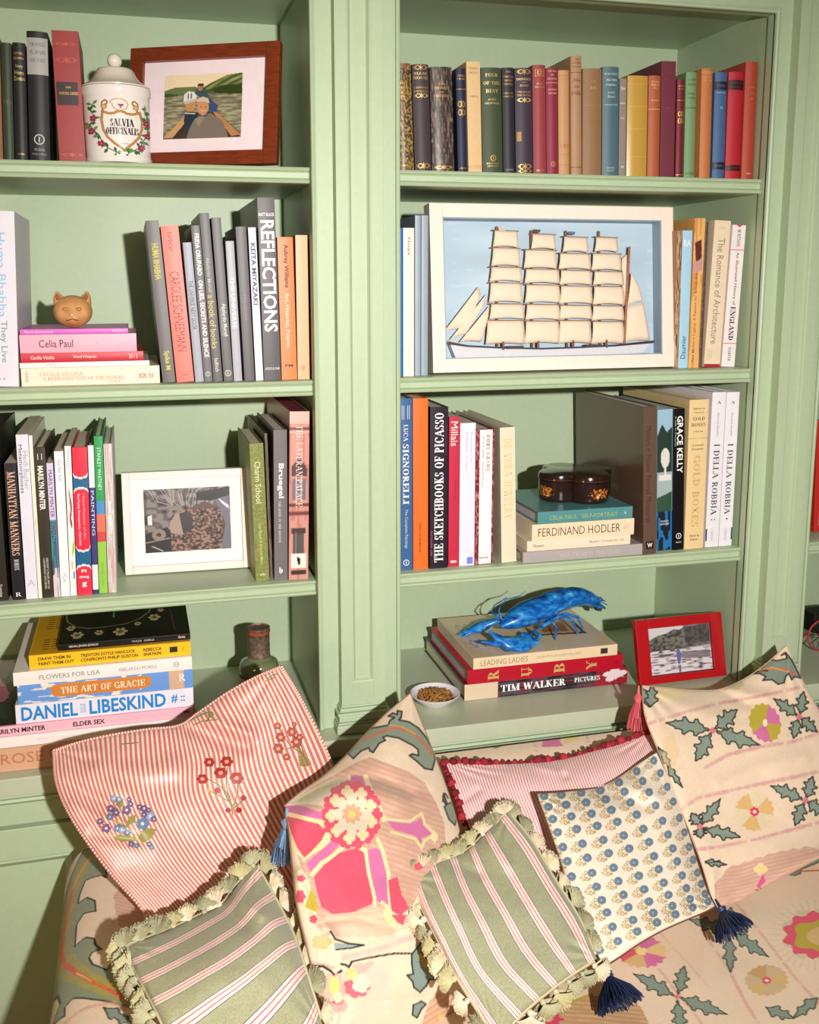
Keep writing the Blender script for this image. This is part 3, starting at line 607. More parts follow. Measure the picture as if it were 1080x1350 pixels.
old(665, 680.3, 663, 89, 'narrow blue-black novel with gilt lettering beside the green one', (44, 42, 54), [('x', 'THE', .04, .4, .014, G1, 's'), ('x', 'COMPLETE', .085, .85, .018, G1, 's'), ('x', 'SHORT', .12, .7, .018, G1, 's'), ('x', 'STORIES', .155, .8, .018, G1, 's'), ('x', 'GUY DE', .24, .8, .016, G1, 's'), ('x', 'MAUPASSANT', .27, .85, .014, G1, 's'), ('x', 'LONDON', .965, .7, .014, (180, 170, 160), 's')])
old(681.5, 704, 678, 89.5, 'dark violet novel covered in gilt ornament', (60, 50, 66), [('O', .035, .055, G1), ('x', 'DOMBEY', .105, .85, .022, G2, 's'), ('x', 'AND', .135, .3, .012, G1, 's'), ('x', 'SON', .165, .5, .018, G2, 's'), ('x', 'CHARLES', .225, .8, .016, G1, 's'), ('x', 'DICKENS', .255, .8, .016, G1, 's'), ('O', .3, .05, G2), ('P', .06, .3, .6, .69, (170, 130, 70)), ('O', .93, .06, G1), ('O', .975, .04, G1)])
old(704.6, 721.5, 703, 85.5, 'faded red novel with a gilt framed device at its head', (166, 60, 66), [('x', '[@]', .07, .7, .07, G1, 'n'), ('x', 'JOHN', .17, .5, .015, G1, 's'), ('x', 'BUCHAN', .2, .75, .016, G1, 's'), ('x', 'NELSON', .965, .66, .014, G1, 's')])
old(722, 737.4, 721.6, 89.5, 'crimson novel with pale title next to the faded red one', (152, 34, 60), [('x', 'THE TREE', .03, .7, .014, (232, 190, 170), 's'), ('x', 'OF', .065, .3, .014, (232, 190, 170), 's'), ('x', 'HEAVEN', .1, .8, .016, (232, 190, 170), 's'), ('B', .135, .139, (220, 170, 150)), ('x', 'GEORGE', .2, .75, .014, (232, 190, 170), 's'), ('x', 'MOORE', .235, .7, .014, (232, 190, 170), 's'), ('E', .9, .2, (210, 150, 130))])
old(738, 751.8, 737.8, 92.5, 'pale tan worn narrow novel between the crimson and a taller tan one', (206, 150, 96), [('B', .05, .054, (170, 110, 70)), ('B', .08, .083, (170, 110, 70)), ('O', .72, .05, (186, 110, 80)), ('B', .8, .803, (170, 110, 70)), ('B', .9, .903, (170, 110, 70))])
old(752.5, 768.3, 752, 73.4, 'tallest tan novel of the top right shelf, with red script title', (182, 136, 92), [('x', 'The', .03, .4, .02, (130, 60, 50), 's'), ('x', 'HUNTERS', .06, .8, .016, (130, 60, 50), 's'), ('x', 'NEWTON', .09, .8, .014, (130, 60, 50), 's'), ('B', .135, .14, (130, 60, 50)), ('x', 'Also', .2, .7, .03, (124, 50, 56), 's'), ('x', 'the', .255, .5, .026, (124, 50, 56), 's'), ('x', 'Hills', .31, .8, .034, (124, 50, 56), 's'), ('B', .93, .94, (150, 90, 66))], Y=.038, D=.16)
old(769.2, 794, 770.5, 90, 'broad brown cloth novel with nearly vanished title', (154, 110, 68), [('x', 'THE', .12, .3, .016, (190, 150, 90), 's'), ('x', 'III', .18, .3, .022, (196, 156, 96), 's'), ('B', .34, .344, (170, 124, 76)), ('O', .5, .04, (150, 104, 62))])
old(795, 816.3, 795, 87.8, 'dusty blue-green novel with silver lettering', (76, 112, 122), [('x', 'FACING', .065, .8, .018, (200, 214, 206), 's'), ('x', 'THE TREE', .12, .66, .018, (220, 226, 210), 's'), ('x', 'FORMERLY', .165, .66, .016, (220, 226, 210), 's'), ('x', 'LION', .235, .4, .018, (206, 210, 180), 's'), ('x', 'Short', .27, .46, .022, (206, 210, 180), 's'), ('x', 'COLLECTED', .345, .84, .013, (200, 214, 206), 's'), ('x', 'MODERN', .925, .5, .014, (196, 200, 180), 's'), ('x', 'LIBRARY', .95, .5, .012, (196, 200, 180), 's')], rough=.5)
old(817, 826, 819, 103, 'thin grey jacketed book in glossy wrapper left of the mustard one', (150, 138, 134), [('x', 'Six', .1, .6, .03, W_, 'n'), ('x', 'plays', .25, .7, .025, W_, 'n'), ('x', 'by', .4, .5, .02, W_, 'n'), ('x', 'o', .9, .4, .02, W_, 'n')], rough=.2, kind='flat')
old(827.2, 853.6, 830, 99.6, 'wide mustard yellow book in a shiny ribbed wrapper', (204, 156, 56), [('B', .08, .082, (220, 186, 110)), ('B', .3, .302, (224, 190, 116)), ('B', .52, .522, (224, 190, 116)), ('B', .8, .802, (224, 190, 116))], rough=.25)
old(854.6, 870.2, 858, 99.6, 'burnt orange novel between mustard and tall maroon', (188, 92, 46), [('x', 'BLACK', .06, .6, .016, (232, 196, 150), 's'), ('x', 'BIRDS', .09, .66, .016, (232, 196, 150), 's'), ('x', 'SEA', .12, .4, .014, (232, 196, 150), 's'), ('x', 'MURRAY', .24, .66, .014, (232, 196, 150), 's'), ('B', .325, .33, (226, 180, 120))])
old(871, 890, 874, 80, 'tall maroon book standing above its neighbours', (124, 44, 62), [('x', 'THE', .1, .4, .012, (150, 70, 84), 's'), ('O', .4, .03, (140, 58, 76))], Y=.045, D=.24, kind='flat')
old(892, 901.6, 895.4, 104, 'thin dark red novel with gilt medallion right of the maroon', (128, 24, 38), [('x', 'DAVID', .07, .8, .014, G1, 's'), ('x', 'CASE', .1, .7, .014, G1, 's'), ('B', .21, .214, G1), ('O', .35, .07, G1), ('O', .42, .07, G1), ('B', .965, .97, G1)])
old(903, 917, 905.8, 95, 'pale green novel with black lettering', (116, 160, 104), [('x', 'A LIST', .07, .7, .022, (40, 60, 40), 's'), ('x', 'PIECE', .115, .75, .02, (40, 60, 40), 's'), ('x', 'FRANK', .2, .7, .015, (40, 60, 40), 's'), ('x', 'HARRIS', .24, .75, .015, (40, 60, 40), 's'), ('B', .33, .336, (40, 60, 40)), ('x', 'WARNE', .955, .8, .022, (60, 84, 56), 's')])
old(920.5, 937.6, 924, 90, 'light orange novel standing proud of the pale green one', (206, 116, 54), [('x', 'THE', .05, .5, .014, (230, 170, 110), 's'), ('x', 'HISTORY', .08, .8, .014, (230, 170, 110), 's'), ('x', 'OF MR', .11, .8, .014, (230, 170, 110), 's'), ('B', .03, .035, (226, 160, 100))], Y=.03, D=.16)
old(940, 956, 944.5, 95, 'blue novel with two black title panels', (66, 104, 160), [('B', .085, .165, (30, 36, 56)), ('x', 'STORIES', .125, .7, .02, (90, 120, 160), 's'), ('x', 'HAWTHORNE', .19, .7, .013, (180, 200, 220), 's'), ('x', 'II', .33, .2, .02, (180, 200, 220), 's'), ('B', .84, .91, (30, 36, 56)), ('x', 'HOUGHTON', .875, .75, .015, (110, 130, 160), 's')])
old(957.2, 976.5, 963, 94.5, 'bright red novel with two black title panels', (204, 30, 44), [('B', .075, .165, (44, 22, 26)), ('x', 'WITHOUT', .1, .75, .02, (120, 50, 56), 's'), ('x', 'PASSION', .14, .75, .02, (120, 50, 56), 's'), ('B', .865, .92, (44, 22, 26)), ('x', 'MACMILLAN', .892, .75, .015, (130, 60, 60), 's')])
old(977.5, 998.8, 985, 81, 'rightmost novel of the top right shelf, tall brick red', (190, 62, 40), [('x', 'THE', .06, .3, .014, (210, 90, 60), 's'), ('x', 'CASE', .215, .4, .012, G1, 's'), ('x', 'OF', .265, .2, .012, G1, 's'), ('x', 'MIS', .31, .26, .012, G1, 's'), ('x', 'BODLEY', .95, .4, .01, (240, 220, 200), 's')], Y=.04, D=.22)

# ---- second right: art books either side of the ship
BL_ = (150, 166, 180)
stand('a2', Z2, 527, 531.8, 526.5, 300.5, 'thin blue spine half hidden by the frame, left of the pale pink book', 'flat', (36, 112, 178), Y=.03, D=.2, rough=.4, tex='paper')
stand('a2', Z2, 532.6, 547, 531.7, 300.5, 'pale pink book titled in thin serif letters left of the ship', 'flat', (248, 222, 212), [('d', 'Goya', .06, .18, .5, .34, (110, 90, 90), 's'), ('d', 'Hayward Gallery', .8, .94, .5, .1, (190, 150, 150), 'n')], Y=.03, D=.2, rough=.45, tex='paper')
stand('a2', Z2, 548, 555.4, 547.8, 284, 'tall blue-grey book next to the pale pink one', 'flat', BL_, Y=.034, D=.24, rough=.45, tex='paper')
stand('a2', Z2, 556.2, 565, 557.2, 284, 'second tall blue-grey book, touching the ship box', 'flat', (146, 162, 174), Y=.034, D=.24, rough=.45, tex='paper')
def img_town(p): img_blot([(196, 150, 110), (110, 78, 52), (214, 170, 124), (80, 58, 44)], 51, 16)(p)
stand('a3', Z2, 888.6, 895, 893, 304, 'brown pictorial spine partly behind the ship box', 'flat', (160, 116, 80), [('x', 'GIN', .1, .4, .03, (110, 70, 50), 's')], Y=.046, D=.17, rough=.4, tex='paper', img=img_town)
stand('a3', Z2, 895, 908.2, 906, 304, 'light blue spine titled in dark sans letters', 'flat', (168, 208, 232), [('u', 'Daumier', .76, .93, .45, .5, (40, 60, 84), 'n'), ('x', 'RA', .09, .7, .05, W_, 'b')], Y=.046, D=.22, rough=.4, tex='paper')
def img_ochre(p):
    p.fill((228, 176, 108)); n = noise2(p.X, p.Y, 20, 61); p.put(n > .55, (206, 146, 80)); p.poly([(10, 16), (70, 14), (80, 26), (30, 30)], (96, 44, 50)); p.poly([(0, 30), (90, 26), (90, 34), (0, 37)], (196, 150, 140))
stand('a3', Z2, 908.8, 922.6, 918.7, 287.5, 'tall ochre pictorial spine right of the light blue one', 'flat', (222, 166, 96), [('u', "Paul Mellon's Legacy: A Passion for British Art", .36, .96, .4, .3, (120, 70, 60), 's')], Y=.046, D=.27, rough=.4, tex='paper', img=img_ochre)
stand('a3', Z2, 923, 926.8, 933, 292, 'very thin dark mottled spine beside the ochre book', 'flat', (92, 72, 56), Y=.052, D=.24, rough=.4, tex='leather')
stand('a3', Z2, 927.4, 950.4, 944.5, 291, 'cream book with long grey italic title and a red foot', 'flat', (232, 210, 182), [('d', 'The Romance of Architecture', .12, .84, .5, .42, (150, 140, 120), 's'), ('x', 'YALE', .05, .4, .01, (190, 170, 140), 'n'), ('B', .978, 1, (172, 34, 48)), ('d', 'GREEN', .87, .95, .3, .3, (200, 184, 156), 'n')], Y=.046, D=.24, rough=.45, tex='paper')
stand('a3', Z2, 952.6, 970, 968, 297, 'white book with red rules and black capitals, last on the second right shelf', 'flat', (238, 226, 226), [('x', 'v', .005, .5, .02, (196, 30, 50), 'b'), ('d', 'WATSON', .03, .15, .52, .26, (60, 50, 50), 's'), ('B', .17, .175, (214, 60, 80)), ('d', 'An Illustrated History of', .19, .56, .52, .26, (50, 44, 44), 's'), ('d', 'ENGLAND', .57, .81, .52, .36, (40, 34, 34), 'S'), ('B', .83, .835, (214, 60, 80)), ('d', 'HARPER', .86, .96, .52, .2, (60, 50, 50), 's')], Y=.046, D=.22, rough=.4, tex='paper')

# ---- third right
stand('c3', Z3, 528, 545, 528, 526, 'royal blue book with white serif capitals, leftmost on the third right shelf', 'flat', (60, 100, 152), [('x', '|| ||', .08, .6, .08, (214, 220, 226), 'n'), ('d', 'LUCA', .15, .245, .5, .34, W_, 's'), ('d', 'SIGNORELLI', .26, .61, .5, .46, W_, 'S'), ('d', 'The Complete Paintings', .64, .87, .5, .3, (190, 200, 214), 's'), ('E', .955, .24, W_)], Y=.03, D=.25, rough=.35, tex='paper')
stand('c3', Z3, 545.8, 565.4, 544.4, 526, 'orange book beside the royal blue one', 'flat', (246, 110, 36), [('d', 'VOLUME', .1, .18, .5, .1, (190, 70, 30), 's'), ('d', 'WORLD OF THE MASTERS', .72, .9, .46, .12, (110, 44, 30), 'b')], Y=.03, D=.27, rough=.4, tex='paper')
stand('c3', Z3, 567.4, 590.8, 569.6, 537.6, 'black book with tall white condensed serif capitals', 'flat', (38, 30, 44), [('u', 'THE SKETCHBOOKS OF PICASSO', .035, .96, .5, .5, (246, 244, 240), 'S'), ('u', 'ART INSTITUTE', .76, .92, .1, .1, (200, 70, 150), 'n'), ('d', 'edited by glimcher', .1, .3, .88, .1, (110, 60, 60), 'n')], Y=.026, D=.24, rough=.35, tex='paper')
stand('c3', Z3, 592, 605.6, 595.4, 550.5, 'crimson paperback with white sans title', 'soft', (196, 40, 70), [('d', 'Millais', .03, .19, .5, .66, W_, 'n'), ('d', 'John Everett Millais', .42, .55, .6, .2, (120, 30, 50), 'n'), ('x', 'tate', .965, .6, .02, W_, 'b')], Y=.03, D=.23, rough=.4, tex='paper')
stand('c3', Z3, 606.3, 626.4, 610, 558.6, 'white paperback with faint lilac lettering and circle', 'soft', (232, 224, 238), [('d', 'Gothenberg etc', .06, .28, .72, .1, (150, 150, 200), 'n'), ('d', 'Katharina Grosse', .06, .32, .45, .14, (170, 160, 210), 'n'), ('P', .5, .9, .94, .99, (120, 130, 220))], Y=.03, D=.22, rough=.4, tex='paper')
def img_lace(p):
    p.fill((118, 34, 46)); n = noise2(p.X*1.5, p.Y*3, 6, 71); p.put(n > .66, (206, 120, 110))
stand('c3', Z3, 627, 650.5, 630.5, 566.5, 'dark red patterned book with a white paper band and black Japanese characters', 'flat', (118, 34, 46), [('P', .2, .9, .006, .995, (246, 240, 236)), ('d', '草間彌生 永遠の現在', .04, .31, .66, .24, (30, 26, 26), 'n'), ('d', 'YAYOI KUSAMA  Eternity-Modernity', .04, .42, .38, .14, (50, 46, 46), 'n'), ('x', 'EKSAE', .95, .5, .012, (40, 36, 36), 'b')], Y=.03, D=.2, rough=.4, tex='paper', img=img_lace)
stand('c3', Z3, 662.5, 682, 655.5, 565, 'ivory book with pale gold capitals leaning at the end of the row', 'flat', (224, 214, 190), [('d', 'DE VERA JEWELRY', .08, .68, .5, .52, (226, 196, 122), 's')], Y=.03, D=.26, rough=.45, tex='paper')
stand('k3', Z3, 849.5, 866.6, 852.5, 537, 'dark brown glossy-sided book standing behind the lacquer box', 'flat', (98, 76, 64), [('d', 'Masters in Private: Portrait Miniatures', .13, .78, .4, .4, (70, 40, 40), 'n'), ('P', .2, .8, .91, .965, K_), ('x', 'W', .938, .4, .03, W_, 'b')], Y=.012, D=.30, rough=.22, tex=None, coat=.3)
def img_sky(p):
    p.fill((150, 186, 206)); p.poly([(0, 18), (30, 10), (60, 16), (100, 12), (100, 46), (0, 46)], (40, 58, 50)); p.poly([(0, 44), (100, 44), (100, 62), (0, 62)], (160, 178, 178))
    p.disc(52, 34, 30, 7, (214, 214, 206)); p.poly([(42, 38), (62, 38), (58, 46), (46, 46)], (214, 214, 206)); p.poly([(10, 46), (95, 46), (95, 50), (10, 50)], (220, 220, 212))
    p.poly([(0, 62), (100, 58), (100, 72), (0, 74)], (50, 80, 60)); n = noise2(p.X, p.Y*2, 16, 81); m = p.Y > 72; p.put(m, (24, 34, 44)); p.put(m & (n > .6), (40, 110, 170))
stand('k3', Z3, 867.4, 887.2, 868, 541, 'pictorial spine with blue sky, dark trees and a stone urn', 'flat', (150, 186, 206), [('x', 'WORLD', .79, .5, .012, W_, 's'), ('x', 'MONUMENT', .81, .6, .012, W_, 's')], Y=.03, D=.24, rough=.25, tex='paper', img=img_sky)
stand('k3', Z3, 888, 902.8, 888.5, 540, 'black book with bold white film star name', 'flat', (20, 19, 20), [('d', 'GRACE KELLY', .05, .45, .55, .56, W_, 'b'), ('d', 'A Life in Pictures', .05, .26, .14, .13, (200, 200, 200), 'n'), ('E', .9, .26, W_), ('x', 'PAVILION', .945, .5, .01, W_, 'n')], Y=.026, D=.25, rough=.25, tex='paper')
stand('k3', Z3, 903.4, 928.4, 911, 527.8, 'thick cream book on gold boxes', 'flat', (228, 200, 148), [('x', 'Eighteenth', .06, .6, .014, (90, 70, 40), 's'), ('x', 'Century', .085, .5, .014, (90, 70, 40), 's'), ('x', 'GOLD', .125, .62, .022, (70, 54, 30), 's'), ('x', 'BOXES', .165, .72, .022, (70, 54, 30), 's'), ('x', 'of Europe', .21, .5, .014, (90, 70, 40), 's'), ('B', .255, .257, (160, 120, 70)), ('x', 'A. Kenneth', .3, .6, .014, (90, 70, 40), 's'), ('x', 'Snowman', .325, .6, .014, (90, 70, 40), 's'), ('d', 'GOLD BOXES', .37, .85, .5, .34, (206, 172, 110), 'S'), ('x', 'Faber &', .91, .5, .014, (60, 46, 30), 's'), ('x', 'Faber', .935, .4, .014, (60, 46, 30), 's')], Y=.026, D=.27, rough=.5, tex='paper')
ROB = [('x', 'A', .065, .3, .018, K_, 's'), ('d', 'Giancarlo Gentilini', .13, .28, .5, .12, (120, 120, 130), 's'), ('d', 'I DELLA ROBBIA', .33, .79, .5, .42, (40, 34, 50), 's'), ('d', 'CANTINI', .88, .96, .45, .16, (150, 150, 156), 's')]
stand('k3', Z3, 931, 948.6, 942, 517.7, 'white slipcased volume, left of the matching pair at the right end', 'flat', (232, 228, 234), ROB + [('x', '. .', .82, .3, .01, K_, 'b'), ('P', 0, .1, .88, .96, (40, 56, 120))], Y=.03, D=.3, rough=.35, tex='paper')
stand('k3', Z3, 949.2, 966, 959, 517.7, 'white slipcased volume, right of the matching pair at the right end', 'flat', (232, 228, 234), ROB + [('x', '.', .82, .15, .01, K_, 'b'), ('P', .9, 1, .88, .96, (40, 56, 120))], Y=.03, D=.3, rough=.35, tex='paper')
# stack under the lacquer box
z = Z3
def stk(z, l, r, T, y, *a, **k): return lie(z, l, r, T, y, *a, **k)
stk(z, 689.5, 847, .0215, .020, 'light grey book at the bottom of the stack under the lacquer box', 'flat', (176, 168, 166), [('d', 'VIJA CELMINS THE STARS', .3, .82, .5, .4, (196, 184, 176), 's')], D=.215, rough=.5); z += .0215
stk(z, 695, 831, .0200, .022, 'thin cream book second from the bottom under the lacquer box', 'soft', (236, 216, 192), [('d', 'Flowers', .06, .16, .5, .3, (100, 80, 70), 's'), ('d', 'Morandi   Contemporary Calm', .6, .94, .5, .28, (150, 130, 110), 's')], D=.2, rough=.5, tex='paper'); z += .0200
stk(z, 701.5, 836, .0320, .018, 'pale peach book titled in thin dark capitals, third up under the lacquer box', 'soft', (238, 212, 180), [('d', 'FERDINAND HODLER', .06, .86, .5, .5, (60, 50, 46), 'l'), ('d', 'NEUE', .89, .95, .5, .3, (200, 180, 160), 'n')], D=.22, rough=.5, tex='paper'); z += .0320
stk(z, 709, 834, .0230, .020, 'teal book with gold title directly under the lacquer box', 'flat', (82, 142, 146), [('d', 'CELIA PAUL   SELF-PORTRAIT', .12, .84, .45, .36, (160, 176, 108), 's'), ('x', '*', .92, .3, .02, W_, 'n')], D=.2, rough=.35, tex='paper', pages=(206, 196, 204)); z += .0230
LACZ = z
# stack under the lobster
z = 0.0
def img_walker(p):
    p.fill((52, 44, 52)); n = noise2(p.X, p.Y, 9, 91); p.put(n > .5, (84, 74, 84)); p.put(n > .7, (120, 40, 60)); p.put(n < .2, (24, 20, 24))
    # the spine runs head-left: Y 0..100 from the head
    p.poly([(0, 0), (100, 0), (100, 20), (0, 20)], (216, 196, 168)); m = p.Y > 80; p.put(m, (150, 30, 44)); p.disc(60, 92, 34, 6, (226, 206, 214), lob=5, amp=.3); p.disc(30, 96, 14, 3, (150, 30, 44))
stk(z, 612.4, 827, .0335, .050, 'thick photography book with large white serif name at the bottom of the lobster stack', 'flat', (60, 48, 56), [('d', 'TIM WALKER', .215, .61, .52, .42, (246, 244, 240), 'S'), ('d', 'PICTURES', .665, .825, .55, .28, (240, 238, 234), 'S')], D=.27, rough=.3, tex='paper', img=img_walker); z += .0335
stk(z, 616.5, 821.3, .0295, .046, 'crimson book with widely spaced gold capitals in the lobster stack', 'flat', (180, 14, 40), [('x', 'R', 0.16, .66, .068, G2, 'S'), ('x', 'U', 0.37, .66, .068, G2, 'S'), ('x', 'B', 0.58, .66, .068, G2, 'S'), ('x', 'Y', 0.79, .66, .068, G2, 'S'), ('E', .96, .12, (90, 10, 24))], D=.25, rough=.4, tex='paper', pages=(196, 196, 206)); z += .0295
stk(z, 624, 814, .0225, .046, 'cream book directly under the lobster, with thin outlined capitals', 'soft', (230, 206, 170), [('d', 'LEADING LADIES', .05, .37, .5, .5, (140, 124, 106), 'l'), ('d', 'JOHN PHILLIP LAW GALLERY', .43, .74, .5, .28, (150, 134, 116), 'l'), ('P', .25, .75, .88, .93, (60, 50, 44))], D=.235, rough=.4, tex='paper'); z += .0225
LOBZ = z
# stack at the lower left
z = 0.0
stk(z, -70, 262, .040, -.024, 'wide blush book with large brown capitals at the bottom of the left stack', 'flat', (222, 164, 128), [('d', 'ROSE UNIACKE', .205, .70, .55, .46, (180, 120, 84), 'n')], D=.33, rough=.5); z += .040
stk(z, -60, 255, .0185, -.020, 'thin white book second from the bottom of the left stack', 'soft', (240, 228, 226), [('d', 'WHITECHAPEL GALLERY', .33, .62, .5, .3, (220, 206, 204), 'n')], D=.3, rough=.4, tex='paper'); z += .0185
stk(z, -58, 254.5, .0170, -.016, 'pink book lettered in black capitals in the left stack', 'soft', (240, 182, 196), [('d', 'MARILYN MINTER', .14, .365, .5, .5, (36, 26, 30), 'b'), ('d', 'ELDER SEX', .48, .615, .5, .5, (36, 26, 30), 'b'), ('d', 'JBE', .955, .985, .5, .4, (36, 26, 30), 'b')], D=.31, rough=.35, tex='paper'); z += .0170
ELDZ = z
stk(z, 20.7, 255, .0330, -.012, 'white book with very large bright blue condensed capitals', 'soft', (226, 222, 234), [('d', 'DANIEL', .03, .34, .5, .74, (28, 128, 204), 'b'), ('d', 'LIBESKIND', .405, .84, .5, .76, (28, 128, 204), 'b'), ('d', 'EDGE OF ORDER', .355, .385, .5, .5, (120, 160, 200), 'n'), ('d', '# ::', .87, .95, .5, .45, (60, 140, 200), 'b')], D=.22, rough=.35, tex='paper'); z += .0330
def img_gracie(p):
    p.fill((104, 150, 214)); n = noise2(p.X, p.Y*2, 10, 95)
    p.put((n > .66) & (p.Y < 70), (226, 220, 206)); p.put((p.Y > 86) & (p.Y < 95), (206, 170, 140))
    p.poly([(22, 22), (30, 19), (74, 18), (84, 20), (88, 24), (88, 70), (84, 74), (74, 76), (30, 75), (22, 72), (18, 68), (18, 26)], (204, 126, 56))
stk(z, 23.3, 253.6, .0330, -.010, 'blue patterned book with a brown title cartouche', 'flat', (104, 150, 214), [('d', 'THE ART OF GRACIE', .24, .72, .53, .34, (250, 236, 214), 's'), ('d', 'R', .92, .96, .6, .4, W_, 's')], D=.23, rough=.3, tex='paper', img=img_gracie); z += .0330
stk(z, 17.6, 253, .0230, -.012, 'white book titled in grey capitals above the blue patterned one', 'flat', (238, 228, 222), [('d', 'FLOWERS FOR LISA', .14, .475, .48, .36, (130, 120, 120), 'n'), ('d', 'ABELARDO MORELL', .58, .8, .5, .26, (150, 140, 140), 'n'), ('E', .91, .2, (120, 116, 116))], D=.25, rough=.4, tex='paper'); z += .0230
YB = stk(z, 38.4, 251.5, .0240, -.004, 'yellow book with black capitals under the black jewellery book', 'soft', (242, 188, 34), [('d', 'DRAW THEM IN', .055, .25, .7, .24, (60, 44, 20), 'b'), ('d', 'PAINT THEM OUT', .055, .27, .34, .24, (60, 44, 20), 'b'), ('d', 'TRENTON DOYLE HANCOCK', .31, .65, .68, .24, (60, 44, 20), 'b'), ('d', 'CONFRONTS PHILIP GUSTON', .31, .665, .34, .24, (60, 44, 20), 'b'), ('d', 'REBECCA', .70, .815, .68, .24, (60, 44, 20), 'b'), ('d', 'SHAYKIN', .70, .81, .34, .24, (60, 44, 20), 'b'), ('P', .3, .72, .865, .915, (40, 30, 20)), ('x', 'Yale', .95, .4, .01, (150, 110, 30), 's')], D=.23, rough=.3, tex='paper'); z += .0240
YZ = z
JB = stk(z, 76.5, 251, .0110, .006, 'black jewellery book with a jewelled necklace on its cover, top of the left stack', 'flat', (26, 22, 20), [('d', 'GEORG JENSEN JEWELRY', .08, .3, .5, .4, (230, 226, 220), 'n'), ('d', 'TAYLOR   ISABELLE', .55, .72, .5, .3, (200, 196, 190), 'n'), ('d', 'Getty', .905, .96, .5, .5, W_, 'n')], D=.20, rough=.25, tex='paper')
JZ = z + .0110
# ------------------------------------------------------------------ ornaments and frames
# apothecary jar
jar = empty('apothecary_jar', (-.4535, .070, SH[0] + .0003), 'white porcelain apothecary jar with gilt shield and green leaf garlands', 'jar')
POR = mat((238, 230, 224), .12, None, coat=.6, spec=.5)
MB().lathe([(0, .0), (.050, .0), (.0525, .003), (.0528, .007), (.0512, .010), (.0505, .020), (.0512, .070), (.0525, .102), (.0545, .106), (.0548, .112), (.0545, .1165), (.050, .1175), (0, .1175)], 48).build('body', POR, jar, smooth=True)
lid = MB().lathe([(0, .1176), (.0535, .1176), (.0538, .1195), (.049, .1225), (.040, .128), (.0335, .136), (.0295, .1445), (.0275, .1475), (.0255, .1482), (.0105, .149), (.0085, .1525), (0, .1525)], 48).build('lid', mat((226, 216, 200), .2, None, coat=.4), jar, smooth=True)
MB().ball((0, 0, .1612), .0115, 20, 12).build('lid_knob', mat((236, 226, 210), .15, None, coat=.5), lid, smooth='all')
th, zz = np.meshgrid(np.linspace(-1.35, 1.35, 230), np.linspace(0, 1, 150))
cx_ = 790+200*np.sin(th); cy_ = 650+390*zz
p = Paint(cx_, cy_, (238, 230, 224))
gold, gr, gr2, pk = (160, 104, 40), (56, 100, 50), (104, 146, 84), (160, 44, 90)
sh = [(708, 742), (722, 752), (745, 760), (775, 757), (790, 748), (812, 743), (832, 748), (850, 757), (880, 760), (905, 752), (925, 742), (938, 800), (934, 850), (915, 900), (880, 940), (845, 970), (828, 990), (806, 970), (770, 945), (730, 905), (708, 860), (700, 800)]
p.line(sh+[sh[0]], 15, gold); p.line(sh+[sh[0]], 5, (206, 160, 90))
for s, x0, q in ((1, 712, 1), (-1, 908, -1)):
    p.line([(x0, 742), (x0-8*q, 715), (x0-6*q, 690), (x0+12*q, 676), (x0+26*q, 684), (x0+22*q, 700), (x0+8*q, 704)], 9, gold)
    p.disc(x0+6*q, 716, 18, 16, (190, 140, 70)); p.disc(x0+6*q, 716, 9, 8, (222, 190, 140))
p.line([(752, 694+0), (765, 675), (790, 668), (820, 667), (845, 678), (858, 700), (848, 726), (820, 738), (790, 735), (770, 718), (764, 695)], 6, (196, 156, 90)); p.disc(815, 704, 26, 24, (238, 226, 216), lob=12, amp=.12)
p.poly([(796, 698), (836, 698), (826, 712), (818, 716), (818, 726), (812, 726), (812, 716), (804, 712)], (170, 60, 130))
rr = np.random.RandomState(3)
for q, xs in ((-1, [(650, 700), (640, 740), (660, 780), (630, 820), (645, 860), (680, 890), (700, 940), (730, 975), (780, 1000)]), (1, [(960, 725), (968, 760), (955, 800), (972, 840), (962, 880), (940, 920), (920, 960), (885, 985), (850, 1005)])):
    p.line(xs, 6, gr)
    for (x, y) in xs:
        for k in range(4):
            a = rr.rand()*6.28; L = 30+14*rr.rand(); dx, dy = math.cos(a)*L, math.sin(a)*L
            p.poly([(x, y), (x+dx*.5-dy*.25, y+dy*.5+dx*.25), (x+dx, y+dy), (x+dx*.5+dy*.25, y+dy*.5-dx*.25)], gr if k % 2 else gr2)
    for (x, y) in xs[2:8:2]: p.disc(x+8*q, y+5, 19, 17, pk, lob=5, amp=.3); p.disc(x+8*q, y+5, 5, 4, (220, 150, 80))
rad = .0513+.0012*(1-zz); P_ = np.stack([rad*np.sin(th)*1.003, -rad*np.cos(th)*1.003, .099-.0945*zz], -1)
me = grid_mesh('painted_decoration', P_, 230, 150, vmat(.14, 0, .5, .5)); set_print(me, p.lin()); dec = link('painted_decoration', me, jar)
def wrap_text(text, font, xa, xb, ya, yb, col, par):
    v, fs, _ = serif(text, .27, .075) if font == 'S' else letters(text, font); X = xa+v[:, 0]*(xb-xa); Yq = yb+(1-v[:, 1])*(ya-yb)*-1 if False else yb-(v[:, 1])*(yb-ya)
    t = np.arcsin(np.clip((X-790)/200, -1, 1)); z01 = (Yq-650)/390; r = (.0513+.0012*(1-z01))*1.008
    me = bpy.data.meshes.new('jar_lettering'); me.from_pydata(np.c_[r*np.sin(t), -r*np.cos(t), .099-.0945*z01].tolist(), [], fs); me.materials.append(mat(col, .3)); link('jar_lettering', me, par)
wrap_text('SALVIA', 'S', 750, 888, 790, 838, K_, dec); wrap_text('OFFICINALIS', 'S', 724, 914, 845, 888, K_, dec); wrap_text('mottahedeh', 'n', 800, 858, 940, 950, (60, 60, 140), dec)

